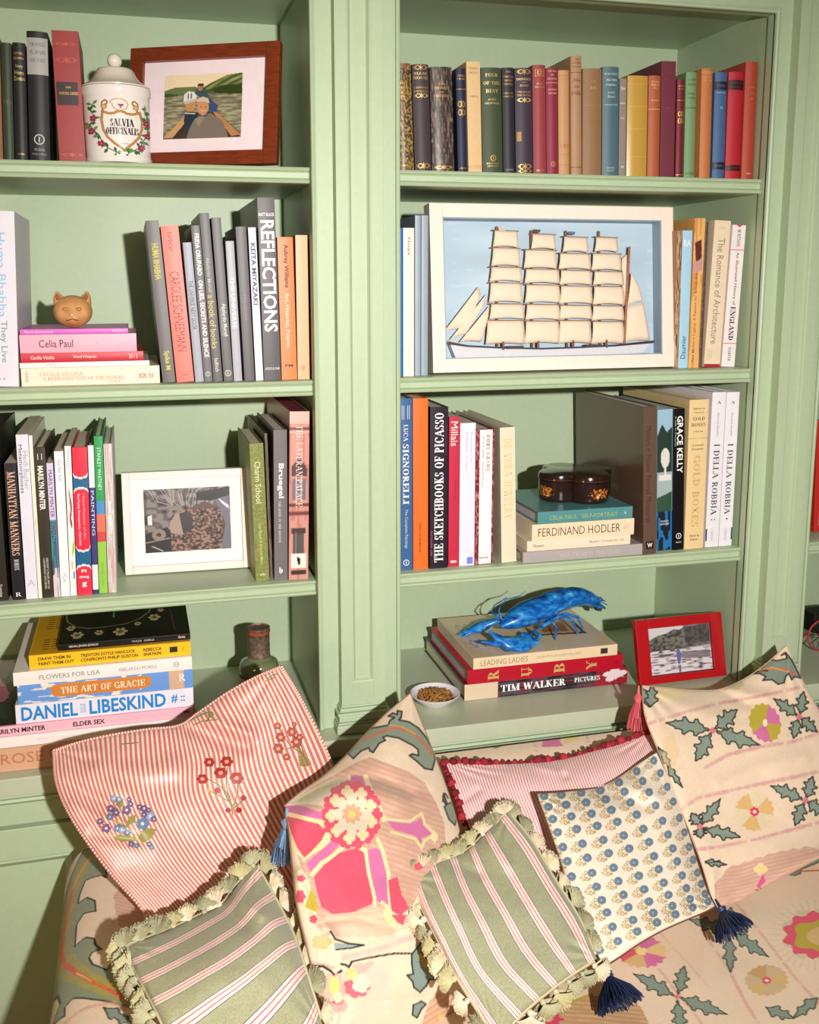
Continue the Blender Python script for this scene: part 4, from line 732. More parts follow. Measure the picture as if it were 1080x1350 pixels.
def frame_obj(label, x, y, z, yaw, lean, w, h, bar, depth, col, name, kind='wood', rough=.35, coat=.2, group=None, prop=True, bars=None):
    bl, br, bb, bt = bars or (bar,)*4
    o = empty(name, (0, 0, 0), label, 'picture frame' if name == 'picture_frame' else 'model ship', group)
    o.matrix_world = Matrix.Translation((x, y, z+.0006+(depth+.002)*math.sin(lean))) @ Matrix.Rotation(yaw, 4, 'Z') @ Matrix.Rotation(-lean, 4, 'X')
    m = mat(col, rough, kind, coat=coat)
    for k, (a, b, c, d) in enumerate(((0, bl, 0, h), (w-br, w, 0, h), (bl+.0001, w-br-.0001, 0, bb), (bl+.0001, w-br-.0001, h-bt, h))):
        MB().box(a, b, 0, depth, c, d).build('frame_bar', m, o, bevel=.0011)
    MB().box(bar*.6, w-bar*.6, depth-.0012, depth+.002, bar*.6, h-bar*.6).build('backing', mat((150, 120, 86), .8, 'wood'), o)
    if prop:
        t = math.tan(lean); L = h*.55; yf = depth+L*.28; zf = max(0, (yf-depth)*t)+.002
        MB().prism([(depth+.002, h*.6), (depth+.004, h*.6), (yf, zf), (yf-.003, zf)], 'x', w*.5-.02, w*.5+.02).build('easel_strut', mat((60, 44, 34), .7, 'wood'), o)
    return o
# 1: wooden frame, three people in a boat
def boat(p):
    p.fill((120, 116, 92)); n = noise2(p.X, p.Y*4, 7, 5); p.put(p.Y < 24, (236, 214, 178)); w_ = p.Y > 30
    p.put(w_ & (n > .5), (146, 140, 112)); p.put(w_ & (n > .75), (170, 160, 130)); p.put(w_ & (n < .2), (96, 96, 76))
    p.poly([(0, 24), (14, 19), (40, 19), (46, 24), (52, 30), (0, 34)], (104, 116, 74)); p.poly([(0, 28), (24, 31), (0, 34)], (60, 84, 44))
    p.poly([(48, 22), (60, 14), (80, 3), (100, 0), (100, 33), (70, 31), (46, 30)], (66, 88, 34), hatch=(1, 8, .4)); p.poly([(60, 25), (75, 18), (100, 18), (100, 33), (70, 31)], (50, 66, 28))
    p.poly([(0, 98), (28, 66), (34, 60), (66, 58), (98, 92), (98, 100), (0, 100)], (70, 52, 34)); p.poly([(0, 98), (28, 64), (34, 60), (36, 64), (12, 98)], (196, 150, 104)); p.poly([(100, 96), (68, 60), (62, 56), (66, 64), (88, 98)], (180, 130, 84))
    p.line([(16, 98), (34, 64)], 1, (40, 30, 24)); p.line([(22, 98), (32, 70)], 1, (40, 30, 24))
    p.poly([(40, 30), (42, 20), (48, 18), (52, 22), (56, 32), (64, 44), (68, 58), (60, 62), (52, 40)], (60, 80, 90)); p.disc(46, 21, 3.5, 5, (170, 120, 80)); p.poly([(42, 18), (44, 14), (50, 14), (51, 19)], (70, 50, 40)); p.poly([(60, 40), (70, 50), (68, 60), (60, 58)], (60, 74, 120))
    p.poly([(30, 98), (26, 70), (28, 60), (34, 57), (44, 60), (48, 70), (46, 90)], (40, 50, 66)); p.disc(34, 48, 6.5, 10, (196, 136, 92)); p.poly([(25, 42), (26, 30), (31, 26), (38, 27), (42, 33), (42, 40), (26, 44)], (226, 220, 210)); p.poly([(25, 41), (40, 38), (44, 41), (27, 46)], (190, 184, 172)); p.line([(31, 30), (31, 37)], 1.6, (40, 44, 60)); p.line([(35, 30), (35, 37)], 1.6, (40, 44, 60)); p.line([(28, 60), (40, 61)], 2, (220, 210, 190))
    p.poly([(30, 100), (34, 84), (40, 70), (50, 62), (62, 62), (76, 74), (82, 92), (84, 100)], (124, 112, 100)); p.poly([(40, 70), (50, 62), (54, 64), (46, 82)], (146, 134, 120)); p.disc(50.5, 52, 7.5, 11.5, (204, 144, 102)); p.poly([(42, 44), (43, 38), (50, 35), (57, 38), (59, 46), (50, 42)], (206, 186, 164)); p.line([(47, 51), (49, 51)], 1, (80, 50, 40)); p.line([(53, 51), (55, 51)], 1, (80, 50, 40)); p.line([(48, 57), (54, 57)], 1, (240, 220, 200)); p.poly([(44, 62), (50, 65), (57, 62), (57, 66), (45, 66)], (96, 86, 76))
fr = frame_obj('reddish brown wooden frame with a mounted photograph of three people in a boat', -.4421, .1288, SH[0], -.4606, .1705, .2637, .2007, .0235, .016, (122, 50, 24), 'picture_frame')
MB().box(.0236, .2637-.0236, .008, .0095, .0236, .2007-.0236).build('mount', mat((240, 222, 226), .7, 'paper'), fr)
picture('photograph', fr, .138, .107, boat, 170, 130, .0078, org=(.0605, .047))
# 2: white frame, black and white photograph
def machine(p):
    p.fill((96, 88, 86)); n = noise2(p.X, p.Y, 6, 15); m2 = noise2(p.X, p.Y, 2.2, 16)
    p.put(n > .55, (130, 122, 120)); p.put(n < .3, (52, 46, 48))
    for k in range(26): p.line([(2+4*k, 0), (10+3*k, 12+8*math.sin(k)), (24+2*k, 24+k*.4)], .7, (200, 196, 196) if k % 3 else (40, 36, 38))
    p.poly([(30, 60), (46, 36), (70, 22), (92, 36), (96, 98), (24, 98)], (92, 70, 62)); q = (p.X > 28) & (p.Y > 34) & (p.X < 90)
    p.put(q & (m2 > .62), (150, 118, 104)); p.put(q & (m2 < .3), (46, 34, 32))
    p.poly([(28, 56), (36, 40), (46, 36), (54, 44), (52, 66), (40, 74), (30, 70)], (160, 140, 128)); p.poly([(40, 40), (50, 36), (56, 50), (54, 68), (44, 72)], (60, 54, 56))
    p.poly([(80, 16), (98, 10), (100, 98), (88, 98), (94, 60), (88, 36)], (110, 108, 124)); p.poly([(86, 18), (98, 30), (98, 36), (90, 26)], (226, 226, 230)); p.poly([(60, 8), (100, 0), (100, 14), (78, 22), (62, 20)], (40, 36, 38))
    p.poly([(0, 70), (26, 60), (30, 74), (30, 100), (0, 100)], (44, 40, 42)); p.disc(16, 72, 8, 9, (140, 122, 110)); p.disc(16, 72, 3, 3, (60, 50, 46)); p.line([(0, 84), (28, 78)], 2, (150, 140, 136)); p.poly([(4, 42), (9, 40), (9, 56), (4, 56)], (220, 216, 216)); p.line([(8, 90), (20, 98)], 2, (180, 170, 168))
fr = frame_obj('white box frame with a small black and white photograph of wreckage', -.4758, .1251, SH[2], -.0274, .0774, .2235, .1838, .0135, .022, (236, 224, 216), 'picture_frame', kind='paint', coat=0)
MB().box(.0136, .2235-.0136, .0085, .0105, .0136, .1838-.0136).build('mount', mat((244, 236, 234), .7, 'paper'), fr)
picture('photograph', fr, .153, .115, machine, 200, 150, .0082, org=(.0365, .036))
# 3: red frame, person in a river
def river(p):
    p.fill((172, 164, 168)); n = noise2(p.X, p.Y*3.2, 9, 25); n2 = noise2(p.X, p.Y, 4, 26)
    p.poly([(0, 0), (100, 0), (100, 46), (0, 54)], (200, 198, 202)); p.poly([(0, 26), (14, 17), (28, 14), (42, 6), (50, 9), (60, 2), (74, 4), (86, 0), (100, 0), (100, 46), (46, 50), (0, 54)], (92, 88, 84))
    m = p.Y < 48; p.put(m & (p.C[:, 0] < 110) & (n2 > .6), (116, 112, 104)); p.put(m & (p.C[:, 0] < 110) & (n2 < .28), (62, 60, 58)); p.poly([(56, 0), (100, 0), (100, 40), (62, 42)], (70, 66, 66), .6)
    k = p.Y > 50; p.put(k & (n > .48), (214, 204, 212)); p.put(k & (n < .22), (96, 88, 92)); p.poly([(34, 64), (60, 56), (98, 58), (98, 74), (60, 72)], (96, 86, 92), .7)
    p.poly([(43, 52), (48, 51), (50, 60), (49, 72), (47, 82), (44, 82), (43, 68)], (96, 100, 160)); p.disc(45.5, 49, 2, 3, (120, 100, 90)); p.poly([(44, 84), (48, 84), (48, 100), (45, 100)], (110, 106, 120))
fr = frame_obj('red lacquered frame with a photograph of a person wading in a river', .4951, .0182, .0, .0214, .246, .195, .1281, .030, .014, (176, 20, 26), 'picture_frame', kind='cloth', rough=.25, coat=.4, bars=(.0275, .0255, .015, .0192))
MB().box(.027, .195-.0255, .006, .0075, .0145, .1281-.0185).build('inner_lip', mat((50, 18, 20), .5), fr)
picture('photograph', fr, .1385, .092, river, 170, 110, .0058, org=(.0295, .0165))
# 4: ship in a shadow box
W4, H4, B4 = .482, .300, .0245
ship = frame_obj('model four-masted sailing ship in a white painted shadow box with pale blue sky', .0722, .040, SH[1], .010, .098, W4, H4, B4, .034, (244, 226, 214), 'model_ship', kind='paint', coat=0, prop=False)
def lc(x, y):
    v = (y-66)/(656-66); xl = 150+25*v; u = (x-xl)/(1050-xl); return u*W4, H4*(1-v)
def skyp(p):
    p.fill((178, 199, 214)); n = noise2(p.X, p.Y*1.5, 22, 35); n2 = noise2(p.X, p.Y*3, 7, 36); p.C += (n[:, None]-.5)*18; p.put(n2 > .86, (196, 212, 226), .5)
picture('painted_sky', ship, W4-2*B4, H4-2*B4, skyp, 120, 80, .0322, rough=.6, org=(B4, B4))
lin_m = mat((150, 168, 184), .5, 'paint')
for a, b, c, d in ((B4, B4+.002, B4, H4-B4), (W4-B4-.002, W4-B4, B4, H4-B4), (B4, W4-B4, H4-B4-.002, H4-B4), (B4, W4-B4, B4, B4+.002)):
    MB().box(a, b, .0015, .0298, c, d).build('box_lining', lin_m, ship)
hullp = [lc(*q) for q in ((238, 556), (300, 566), (420, 574), (560, 580), (700, 578), (840, 574), (975, 562), (962, 578), (950, 594), (968, 602), (264, 622))]
MB().prism(hullp, 'y', .012, .0296).build('hull', mat((214, 212, 218), .5, 'paint'), ship, bevel=.002)
dk = [lc(*q) for q in ((232, 548), (300, 560), (420, 569), (560, 575), (700, 573), (840, 568), (985, 556), (980, 566), (840, 575), (700, 579), (560, 581), (420, 575), (300, 566), (240, 557))]
MB().prism(dk, 'y', .010, .0296).build('deck_rail', mat((58, 50, 52), .5), ship)
MB().prism([lc(*q) for q in ((216, 540), (290, 558), (288, 564), (232, 553))], 'y', .014, .02).build('bowsprit', mat((150, 96, 60), .5, 'wood'), ship)
for a, b in ((435, 495), (722, 782)):
    MB().prism([lc(a, 566), lc(b, 566), lc(b, 577), lc(a, 577)], 'y', .008, .02).build('deckhouse', mat((70, 62, 62), .5), ship)
MWOOD = mat((140, 98, 66), .5, 'wood'); SAIL = mat((238, 218, 194), .7, 'cloth')
def rod(name, a, b, ya, yb, r, m): return MB().tube([(a[0], ya, a[1]), (b[0], yb, b[1])], r, 8).build(name, m, ship, smooth=True)
for mx, mt in ((404, 138), (530, 150), (658, 150), (783, 150)):
    rod('mast', lc(mx, mt), lc(mx+6, 576), .022, .022, .0022, MWOOD)
    rod('belaying_post', lc(mx+20, 550), lc(mx+20, 580), .012, .012, .0022, MWOOD)
def sail(q, bul=.008, y0=.017, nx=9, ny=8):
    """q: corners TL TR BR BL in local x,z"""
    u, v = np.meshgrid(np.linspace(0, 1, nx), np.linspace(0, 1, ny)); q = np.array(q)
    XZ = ((1-u)*(1-v))[..., None]*q[0]+(u*(1-v))[..., None]*q[1]+(u*v)[..., None]*q[2]+((1-u)*v)[..., None]*q[3]
    XZ[..., 1] += .0022*np.sin(PI*u)*v - 0
    Yd = y0-bul*np.sin(PI*(.12+.76*u))**.7*np.sin(PI*(.06+.88*v))**.6
    P = np.stack([XZ[..., 0], Yd, XZ[..., 1]], -1)
    P2 = P.copy(); P2[..., 1] += .0008; n = nx*ny
    me = bpy.data.meshes.new('sail'); i = np.arange(n).reshape(ny, nx)
    qd = np.stack([i[:-1, :-1], i[:-1, 1:], i[1:, 1:], i[1:, :-1]], -1).reshape(-1, 4)
    bd = list(i[0, :])+list(i[1:, -1])+list(i[-1, -2::-1])+list(i[-2:0:-1, 0]); bd = np.array(bd)
    sd = np.stack([bd, np.roll(bd, -1), np.roll(bd, -1)+n, bd+n], -1)
    fast_mesh(me, np.concatenate([P.reshape(-1, 3), P2.reshape(-1, 3)]), np.concatenate([qd[:, ::-1], qd+n, sd])); me.materials.append(SAIL); me.shade_smooth()
    link('sail', me, ship)
ROWS = [[(388, 475, 154, 214), (383, 482, 216, 281), (378, 489, 284, 336), (376, 491, 340, 410), (378, 499, 415, 470), (366, 501, 474, 560)],
        [(526, 612, 165, 220), (500, 617, 222, 289), (503, 627, 291, 343), (505, 630, 347, 413), (507, 630, 418, 474), (504, 629, 478, 560)],
        [(643, 734, 174, 230), (628, 744, 234, 292), (632, 748, 295, 348), (632, 750, 352, 417), (630, 748, 422, 474), (628, 746, 478, 562)],
        [(763, 847, 174, 228), (751, 861, 234, 296), (757, 870, 299, 350), (756, 872, 354, 422), (752, 870, 425, 480), (751, 871, 483, 566)]]
for c in ROWS:
    for k, (x0, x1, y0, y1) in enumerate(c):
        sail([lc(x0+4, y0), lc(x1-2, y0+2), lc(x1+3, y1), lc(x0-2, y1-2)], bul=.0075)
        rod('yard', lc(x0-5, y0-2), lc(x1+5, y0+1), .0178, .0178, .0011, MWOOD)
for q in ([(337, 352), (345, 380), (300, 500), (218, 511)], [(366, 378), (358, 420), (295, 520), (238, 541)], [(377, 420), (374, 460), (350, 548), (272, 549)]):
    sail([lc(*a) for a in q], bul=.004, y0=.018)
rod('spanker_mast', lc(893, 208), lc(872, 566), .014, .014, .0022, mat((176, 104, 68), .5, 'wood'))
sail([lc(903, 300), lc(928, 345), lc(946, 410), lc(888, 424)], bul=.004, y0=.018); sail([lc(886, 428), lc(948, 414), lc(974, 556), lc(878, 560)], bul=.005, y0=.018); sail([lc(868, 250), lc(888, 236), lc(880, 420), lc(868, 440)], bul=.003, y0=.019)
for mx, mt, c in ((404, 142, (200, 190, 180)), (530, 148, (96, 70, 56)), (660, 154, (90, 110, 140))):
    MB().prism([lc(mx+3, mt), lc(mx+30, mt+1), lc(mx+26, mt+12), lc(mx+3, mt+11)], 'y', .0165, .0175).build('flag', mat(c, .6), ship)
# clay cat head
cat = empty('clay_cat_head', (-.538, .072, STK2 + .0004), 'small ochre clay cat head on the pink and red book stack', 'figurine')
CLAY = mat((206, 150, 96), .6, 'clay')
def blob(name, parent, res, func, m, rx, ry, rz, c):
    n, k = res; vs = []; fs = []
    for i in range(k+1):
        for j in range(n):
            th = PI*i/k; ph = 2*PI*j/n; d = np.array([math.sin(th)*math.cos(ph), math.sin(th)*math.sin(ph), math.cos(th)])
            s = func(d); vs.append(np.array(c)+np.array([rx, ry, rz])*d*s)
    for i in range(k):
        for j in range(n): fs.append((i*n+j, (i+1)*n+j, (i+1)*n+(j+1) % n, i*n+(j+1) % n))
    return MB().add(vs, fs).build(name, m, parent, smooth='all')
def hd(d):
    s = 1.0
    def g(c, w, a): return a*math.exp(-((np.array(d)-np.array(c)/np.linalg.norm(c))**2).sum()/w)
    s += g((0, -1, -.42), .12, .2)+g((.62, -.7, -.2), .08, .07)+g((-.62, -.7, -.2), .08, .07)+g((0, -1, -.75), .05, .06)
    s -= g((.34, -1, .12), .03, .10)+g((-.34, -1, .12), .03, .10)+g((0, -1, -.62), .012, .07)+g((0, -.6, .9), .1, .05)
    return s
blob('head', cat, (40, 28), hd, CLAY, .031, .026, .0265, (0, 0, .0262))
for s in (-1, 1):
    e = MB().tube([(s*.019, .002, .040), (s*.0225, .001, .050), (s*.024, 0, .0585)], [.0115, .0075, .0018], 12).build('ear', CLAY, cat, smooth=True)
    MB().tube([(s*.020, -.0085, .046), (s*.0225, -.006, .051), (s*.0235, -.003, .055)], [.0042, .003, .001], 8).build('inner_ear', mat((170, 112, 66), .7, 'clay'), e, smooth=True)
    MB().ball((s*.0105, -.0232, .0305), .0042, 12, 8, (1.2, .7, .8)).build('eye', mat((190, 128, 76), .6, 'clay'), cat, smooth='all')
MB().ball((0, -.0302, .0215), .0034, 10, 8, (1.3, .8, .9)).build('nose', mat((232, 178, 130), .5, 'clay'), cat, smooth='all')
MB().tube([(-.009, -.027, .0125), (-.004, -.0298, .0135), (0, -.0305, .0155), (.004, -.0298, .0135), (.009, -.027, .0125)], .0009, 6).build('mouth', mat((120, 70, 42), .7), cat, smooth=True)
# lacquer box
bx0 = solveX(757, .13, LACZ); lac = empty('lacquer_box', (bx0, .128, LACZ + .0004), 'black lacquer quatrefoil box painted with gold and red flowers', 'box', rot=(0, 0, .25))
lac.scale = (1.14, 1.14, 1.17)
def quat(R, n=96):
    o = []
    for i in range(n):
        t = 2*PI*i/n; k = ((t+PI/4) % (PI/2))-PI/4; d = R*.50; r = R-d
        o.append(((d*math.cos(k)+math.sqrt(max(r*r-(d*math.sin(k))**2, 1e-9))), t))
    return [(r*math.cos(t), r*math.sin(t)) for r, t in o]
RB = .0695; q1 = quat(RB); nn = len(q1)
def layers(name, L, m, cap=True):
    vs = []; fs = []
    for (s, z) in L: vs += [(x*s, y*s, z) for x, y in q1]
    for i in range(len(L)-1): fs += [(i*nn+j, i*nn+(j+1) % nn, (i+1)*nn+(j+1) % nn, (i+1)*nn+j) for j in range(nn)]
    if cap: fs += [tuple(range(nn))[::-1], tuple(range((len(L)-1)*nn, len(L)*nn))]
    return MB().add(vs, fs).build(name, m, lac, smooth=True)
BLK = mat((40, 22, 18), .18, None, coat=.6)
layers('body', [(.97, 0), (.99, .002), (1, .005), (1, .034)], BLK); layers('lid', [(1, .0345), (1.015, .0352), (1.015, .043), (.99, .0462), (.93, .0475)], BLK)
layers('lid_line', [(1.017, .0366), (1.017, .0374)], mat((90, 50, 30), .3), cap=False)
for k in range(4):
    a0 = k*PI/2; n_, v_ = 44, 26; t, zz = np.meshgrid(np.linspace(-.42, .42, n_), np.linspace(.006, .031, v_))
    kk = t; d = RB*.50; r = d*np.cos(kk)+np.sqrt((RB-d)**2-(d*np.sin(kk))**2)+.0002
    p = Paint(t*100, zz*1000, (40, 22, 18)); n1 = noise2(t.ravel()*100, zz.ravel()*1500, 3.2, 61+k); n2 = noise2(t.ravel()*80, zz.ravel()*1200, 2.4, 71+k)
    cen = np.exp(-((t.ravel()/.34)**2+((zz.ravel()-.0165)/.011)**2))
    p.put(n1*cen > .34, (186, 124, 50)); p.put(n2*cen > .46, (150, 40, 26)); p.put((n1*n2*cen) > .42, (230, 200, 130))
    me = grid_mesh('painted_flowers', np.stack([r*np.cos(t+a0), r*np.sin(t+a0), zz], -1), n_, v_, vmat(.2, 0, .5, .5)); set_print(me, p.lin()); link('painted_flowers', me, lac)
# bowl of dried petals
bowl = empty('small_bowl', (.0825, .054, .0003), 'small white bowl of dried flower petals beside the lobster stack', 'bowl')
MB().lathe([(0, 0), (.024, 0), (.026, .002), (.038, .011), (.0468, .0205), (.0475, .0215), (.0465, .0222), (.036, .0125), (.024, .0048), (0, .004)], 48).build('bowl_body', mat((236, 228, 236), .2, None, coat=.4), bowl, smooth=True)
pt = MB(); r_ = random.Random(5)
for k in range(420):
    a = r_.random()*6.28; q = r_.random()**.6*.033; c = Vector((q*math.cos(a), q*math.sin(a), .0135+.009*(1-(q/.034)**2)+r_.random()*.003)); s = .0018+.0028*r_.random()
    ax = Vector((r_.gauss(0, 1), r_.gauss(0, 1), r_.gauss(0, .6))).normalized(); b = ax.orthogonal().normalized(); n = ax.cross(b)
    pt.add([c-ax*s*1.6, c+b*s*.6, c+ax*s*1.6, c-b*s*.6, c+n*s*.5], [(0, 1, 4), (1, 2, 4), (2, 3, 4), (3, 0, 4), (0, 3, 2, 1)])
MB().lathe([(0, .0165), (.02, .0155), (.0335, .0115), (.034, .0105), (0, .009)], 24).build('petal_bed', mat((120, 84, 44), .9, 'rust'), bowl)
po = pt.build('dried_petals', mat((172, 122, 62), .8, 'rust'), bowl); po['kind'] = 'stuff'
# bottle with a rusted cap
bX = solveX(341, .17, .1); bot = empty('glass_bottle', (bX, .17, .0003), 'old greenish glass bottle with a rusty tin cap beside the left stack', 'bottle')
zt = atY(341, 826, .17)[2]
GL = mat((112, 122, 88), .12, None, coat=.5, spec=.6)
MB().lathe([(0, 0), (.034, 0), (.037, .004), (.0375, zt-.088), (.0375, zt-.080), (.0365, zt-.073), (.034, zt-.068), (.029, zt-.0645), (.024, zt-.0625), (.0215, zt-.059), (0, zt-.059)], 40).build('glass_body', GL, bot, smooth=True)
MB().lathe([(.0379, .02), (.0379, zt-.094)], 40).build('paper_label', mat((226, 206, 190), .7, 'paper'), bot, smooth=True)
MB().lathe([(.0381, zt-.0955), (.0381, zt-.0935)], 40).build('label_rule', mat((150, 30, 40), .6), bot, smooth=True)
v, fs, _ = letters('THE', 'n'); t = (v[:, 0]-.5)*.36-.15; me = bpy.data.meshes.new('label_lettering'); me.from_pydata(np.c_[-0+.0382*np.sin(t), -.0382*np.cos(t), zt-.107+v[:, 1]*.007].tolist(), [], fs); me.materials.append(mat(K_, .6)); link('label_lettering', me, bot)
RUST = mat((128, 106, 90), .55, 'rust', metal=.4)
cp = MB().lathe([(0, zt-.060), (.0215, zt-.060), (.0222, zt-.057), (.0215, zt-.054), (.0214, zt-.008), (.0222, zt-.007), (.0224, zt-.001), (.0205, zt), (.0195, zt-.0035), (0, zt-.004)], 40).build('tin_cap', RUST, bot, smooth=True)
MB().lathe([(.0226, zt-.011), (.0228, zt-.0085), (.0226, zt-.006)], 40).build('cap_band', mat((168, 74, 36), .7, 'rust'), cp, smooth=True)
# wheeled toy and red frame in the right-hand bay
tx = solveX(1084, .10, .045); toy = empty('toy_cart', (tx, .10, .0003), 'red spoked wheel of a black toy cart at the right edge', 'toy')
RED = mat((170, 60, 56), .5, 'paint')
def wheel(y):
    w_ = MB().tube([(.034*math.cos(2*PI*i/28), y, .036+.034*math.sin(2*PI*i/28)) for i in range(29)], .0022, 8, False).build('wheel_rim', RED, toy, smooth=True)
    MB().tube([(0, y-.005, .036), (0, y+.005, .036)], .006, 12).build('hub', RED, w_)
    for i in range(9):
        a = 2*PI*i/9+.2; MB().tube([(.005*math.cos(a), y, .036+.005*math.sin(a)), (.033*math.cos(a), y, .036+.033*math.sin(a))], .0011, 6).build('spoke', mat((60, 34, 30), .5), w_)
wheel(0); wheel(.075)
MB().box(-.012, .09, .012, .064, .036, .078).build('cart_body', mat((30, 26, 24), .5, 'paint'), toy, bevel=.003)
MB().tube([(0, 0, .036), (0, .075, .036)], .0025, 8).build('axle', mat((40, 34, 32), .4, metal=.6), toy)
fr = frame_obj('red edge of a framed print on the far right shelf', solveX(1073, .08, SH[2]), .08, SH[2], 0, .05, .2, .235, .012, .014, (196, 44, 40), 'picture_frame', kind='paint')
MB().box(.0121, .2-.0121, .006, .008, .0121, .235-.0121).build('mount', mat((238, 206, 206), .7, 'paper'), fr)

# ---- blue lobster on the cream book
lob = empty('lobster_figure', (.36, .15, LOBZ + .0004), 'bright blue painted lobster on top of the cream book stack', 'figurine')
def blue_mat():
    m = bpy.data.materials.new('blue_glaze'); m.use_nodes = True; nt = m.node_tree; b = nt.nodes['Principled BSDF']
    tc = nt.nodes.new('ShaderNodeTexCoord'); n = nt.nodes.new('ShaderNodeTexNoise'); n.inputs['Scale'].default_value = 55; n.inputs['Detail'].default_value = 5
    mp = nt.nodes.new('ShaderNodeMapping'); mp.inputs['Scale'].default_value = (1, 1, 2.2); nt.links.new(tc.outputs['Object'], mp.inputs[0]); nt.links.new(mp.outputs[0], n.inputs['Vector'])
    cr = nt.nodes.new('ShaderNodeValToRGB'); e = cr.color_ramp.elements
    for k, (pos, c) in enumerate(((.3, (8, 52, 130)), (.5, (18, 112, 200)), (.66, (60, 160, 224)), (.78, (170, 212, 236)))):
        l = lin(c)
        if k < 2: e[k].position = pos; e[k].color = (*l, 1)
        else:
            x = e.new(pos); x.color = (*l, 1)
    nt.links.new(n.outputs['Fac'], cr.inputs[0]); nt.links.new(cr.outputs[0], b.inputs['Base Color'])
    b.inputs['Roughness'].default_value = .3; b.inputs['Coat Weight'].default_value = .4
    bp = nt.nodes.new('ShaderNodeBump'); bp.inputs['Strength'].default_value = .4; bp.inputs['Distance'].default_value = .001; nt.links.new(n.outputs['Fac'], bp.inputs['Height']); nt.links.new(bp.outputs[0], b.inputs['Normal'])
    return m
LB = blue_mat(); O = np.array([.36, .15, LOBZ + .0004])
def A(px, py, y): return atY(px, py, y) - O
def shell(name, pts, rad, flat=.75, n=20, parent=lob):
    """tapered body along pts with elliptical sections (w, h)"""
    pts = [np.array(p) for p in pts]; vs = []; fs = []
    for i, p_ in enumerate(pts):
        d = pts[min(i+1, len(pts)-1)]-pts[max(i-1, 0)]; d /= np.linalg.norm(d); s = np.cross(d, [0, 0, 1]); s /= np.linalg.norm(s); u = np.cross(s, d); r = rad[i]
        for k in range(n):
            t = 2*PI*k/n; vs.append(p_+s*r*math.cos(t)+u*r*flat*math.sin(t))
    m_ = len(pts)
    for i in range(m_-1): fs += [(i*n+k, i*n+(k+1) % n, (i+1)*n+(k+1) % n, (i+1)*n+k) for k in range(n)]
    fs += [tuple(range(n))[::-1], tuple(range((m_-1)*n, m_*n))]
    return MB().add(vs, fs).build(name, LB, parent, smooth=True)
h0 = A(660, 826, .128); h1 = A(724, 799, .165); 
cc = [h0+(h1-h0)*t+np.array([0, 0, .004*math.sin(PI*t)]) for t in np.linspace(0, 1, 9)]
car = shell('carapace', cc, [.006, .016, .023, .0275, .030, .031, .031, .0305, .029], .80)
MB().tube([c+np.array([0, 0, r*.82]) for c, r in zip(cc[1:], [.016, .023, .0275, .030, .031, .031, .0305, .029])], .0007, 6).build('back_ridge', mat((10, 30, 80), .4), car)
seg = [A(722, 797, .163), A(738, 791, .174), A(750, 788, .182), A(761, 786, .190), A(770, 787, .198), A(778, 790, .205), A(784, 793, .210)]
rs = [.0285, .0275, .026, .0235, .0205, .0175, .014]
for i in range(6):
    a, b = seg[i], seg[i+1]; d = b-a
    shell('abdomen_segment', [a-d*.15, a+d*.1, a+d*.6, b+d*.25], [rs[i]*.92, rs[i], rs[i]*.99, rs[i+1]*.95], .8)
tb = seg[-1]
for k, (dx, dy) in enumerate(((8, -5), (13, -1), (15, 4), (11, 9), (4, 12))):
    e = A(785+dx*.95, 793+dy, .212+.004*k); d = e-tb; s = np.cross(d, [0, 0, 1]); s /= np.linalg.norm(s)
    vs = []
    for t, w_ in ((0, .005), (.35, .009), (.75, .0115), (1, .007)):
        c = tb+d*t+np.array([0, 0, .003*math.sin(PI*t)]); vs += [c-s*w_, c+np.array([0, 0, .0018]), c+s*w_, c-np.array([0, 0, .0012])]
    fs = [(i*4+j, i*4+(j+1) % 4, (i+1)*4+(j+1) % 4, (i+1)*4+j) for i in range(3) for j in range(4)]+[(0, 1, 2, 3), (15, 14, 13, 12)]
    MB().add(vs, fs).build('tail_fan_lobe', LB, lob, smooth='all')
def claw(base, knee, palm, tip1, tip2, r):
    base, knee, palm, tip1, tip2 = [np.array(x) for x in (base, knee, palm, tip1, tip2)]
    c = shell('claw', [base, base+(knee-base)*.5, knee, knee+(palm-knee)*.35, knee+(palm-knee)*.75, palm, palm+(tip1-palm)*.55, tip1], [r*.4, r*.48, r*.42, r*.8, r*1.05, r*.95, r*.5, r*.14], .72)
    sd = tip2-palm; shell('claw_finger', [palm-sd*.3, palm+sd*.25, palm+sd*.65, tip2], [r*.4, r*.42, r*.3, r*.1], .8, 14, c)
    return c
claw(A(668, 824, .138), A(655, 818, .150), A(628, 829, .165), A(603, 837, .172), A(610, 840, .160), .0145)
claw(A(690, 836, .105), A(706, 846, .078), A(668, 850, .072), A(644, 832, .085), A(634, 846, .070), .0195)
claw(A(684, 840, .10), A(700, 853, .064), A(684, 857, .060), A(672, 853, .058), A(676, 858, .056), .0105)
for w_, pts in enumerate(([A(664, 820, .135), A(658, 806, .14), A(660, 797, .142), A(668, 790, .145), A(684, 786, .150), A(694, 779, .155)], [A(666, 820, .14), A(655, 812, .15), A(648, 806, .16), A(652, 798, .175), A(668, 788, .19)])):
    MB().tube(pts, [.002, .0018, .0015, .0012, .0009, .0005][:len(pts)], 8).build('antenna', LB, lob, smooth=True)
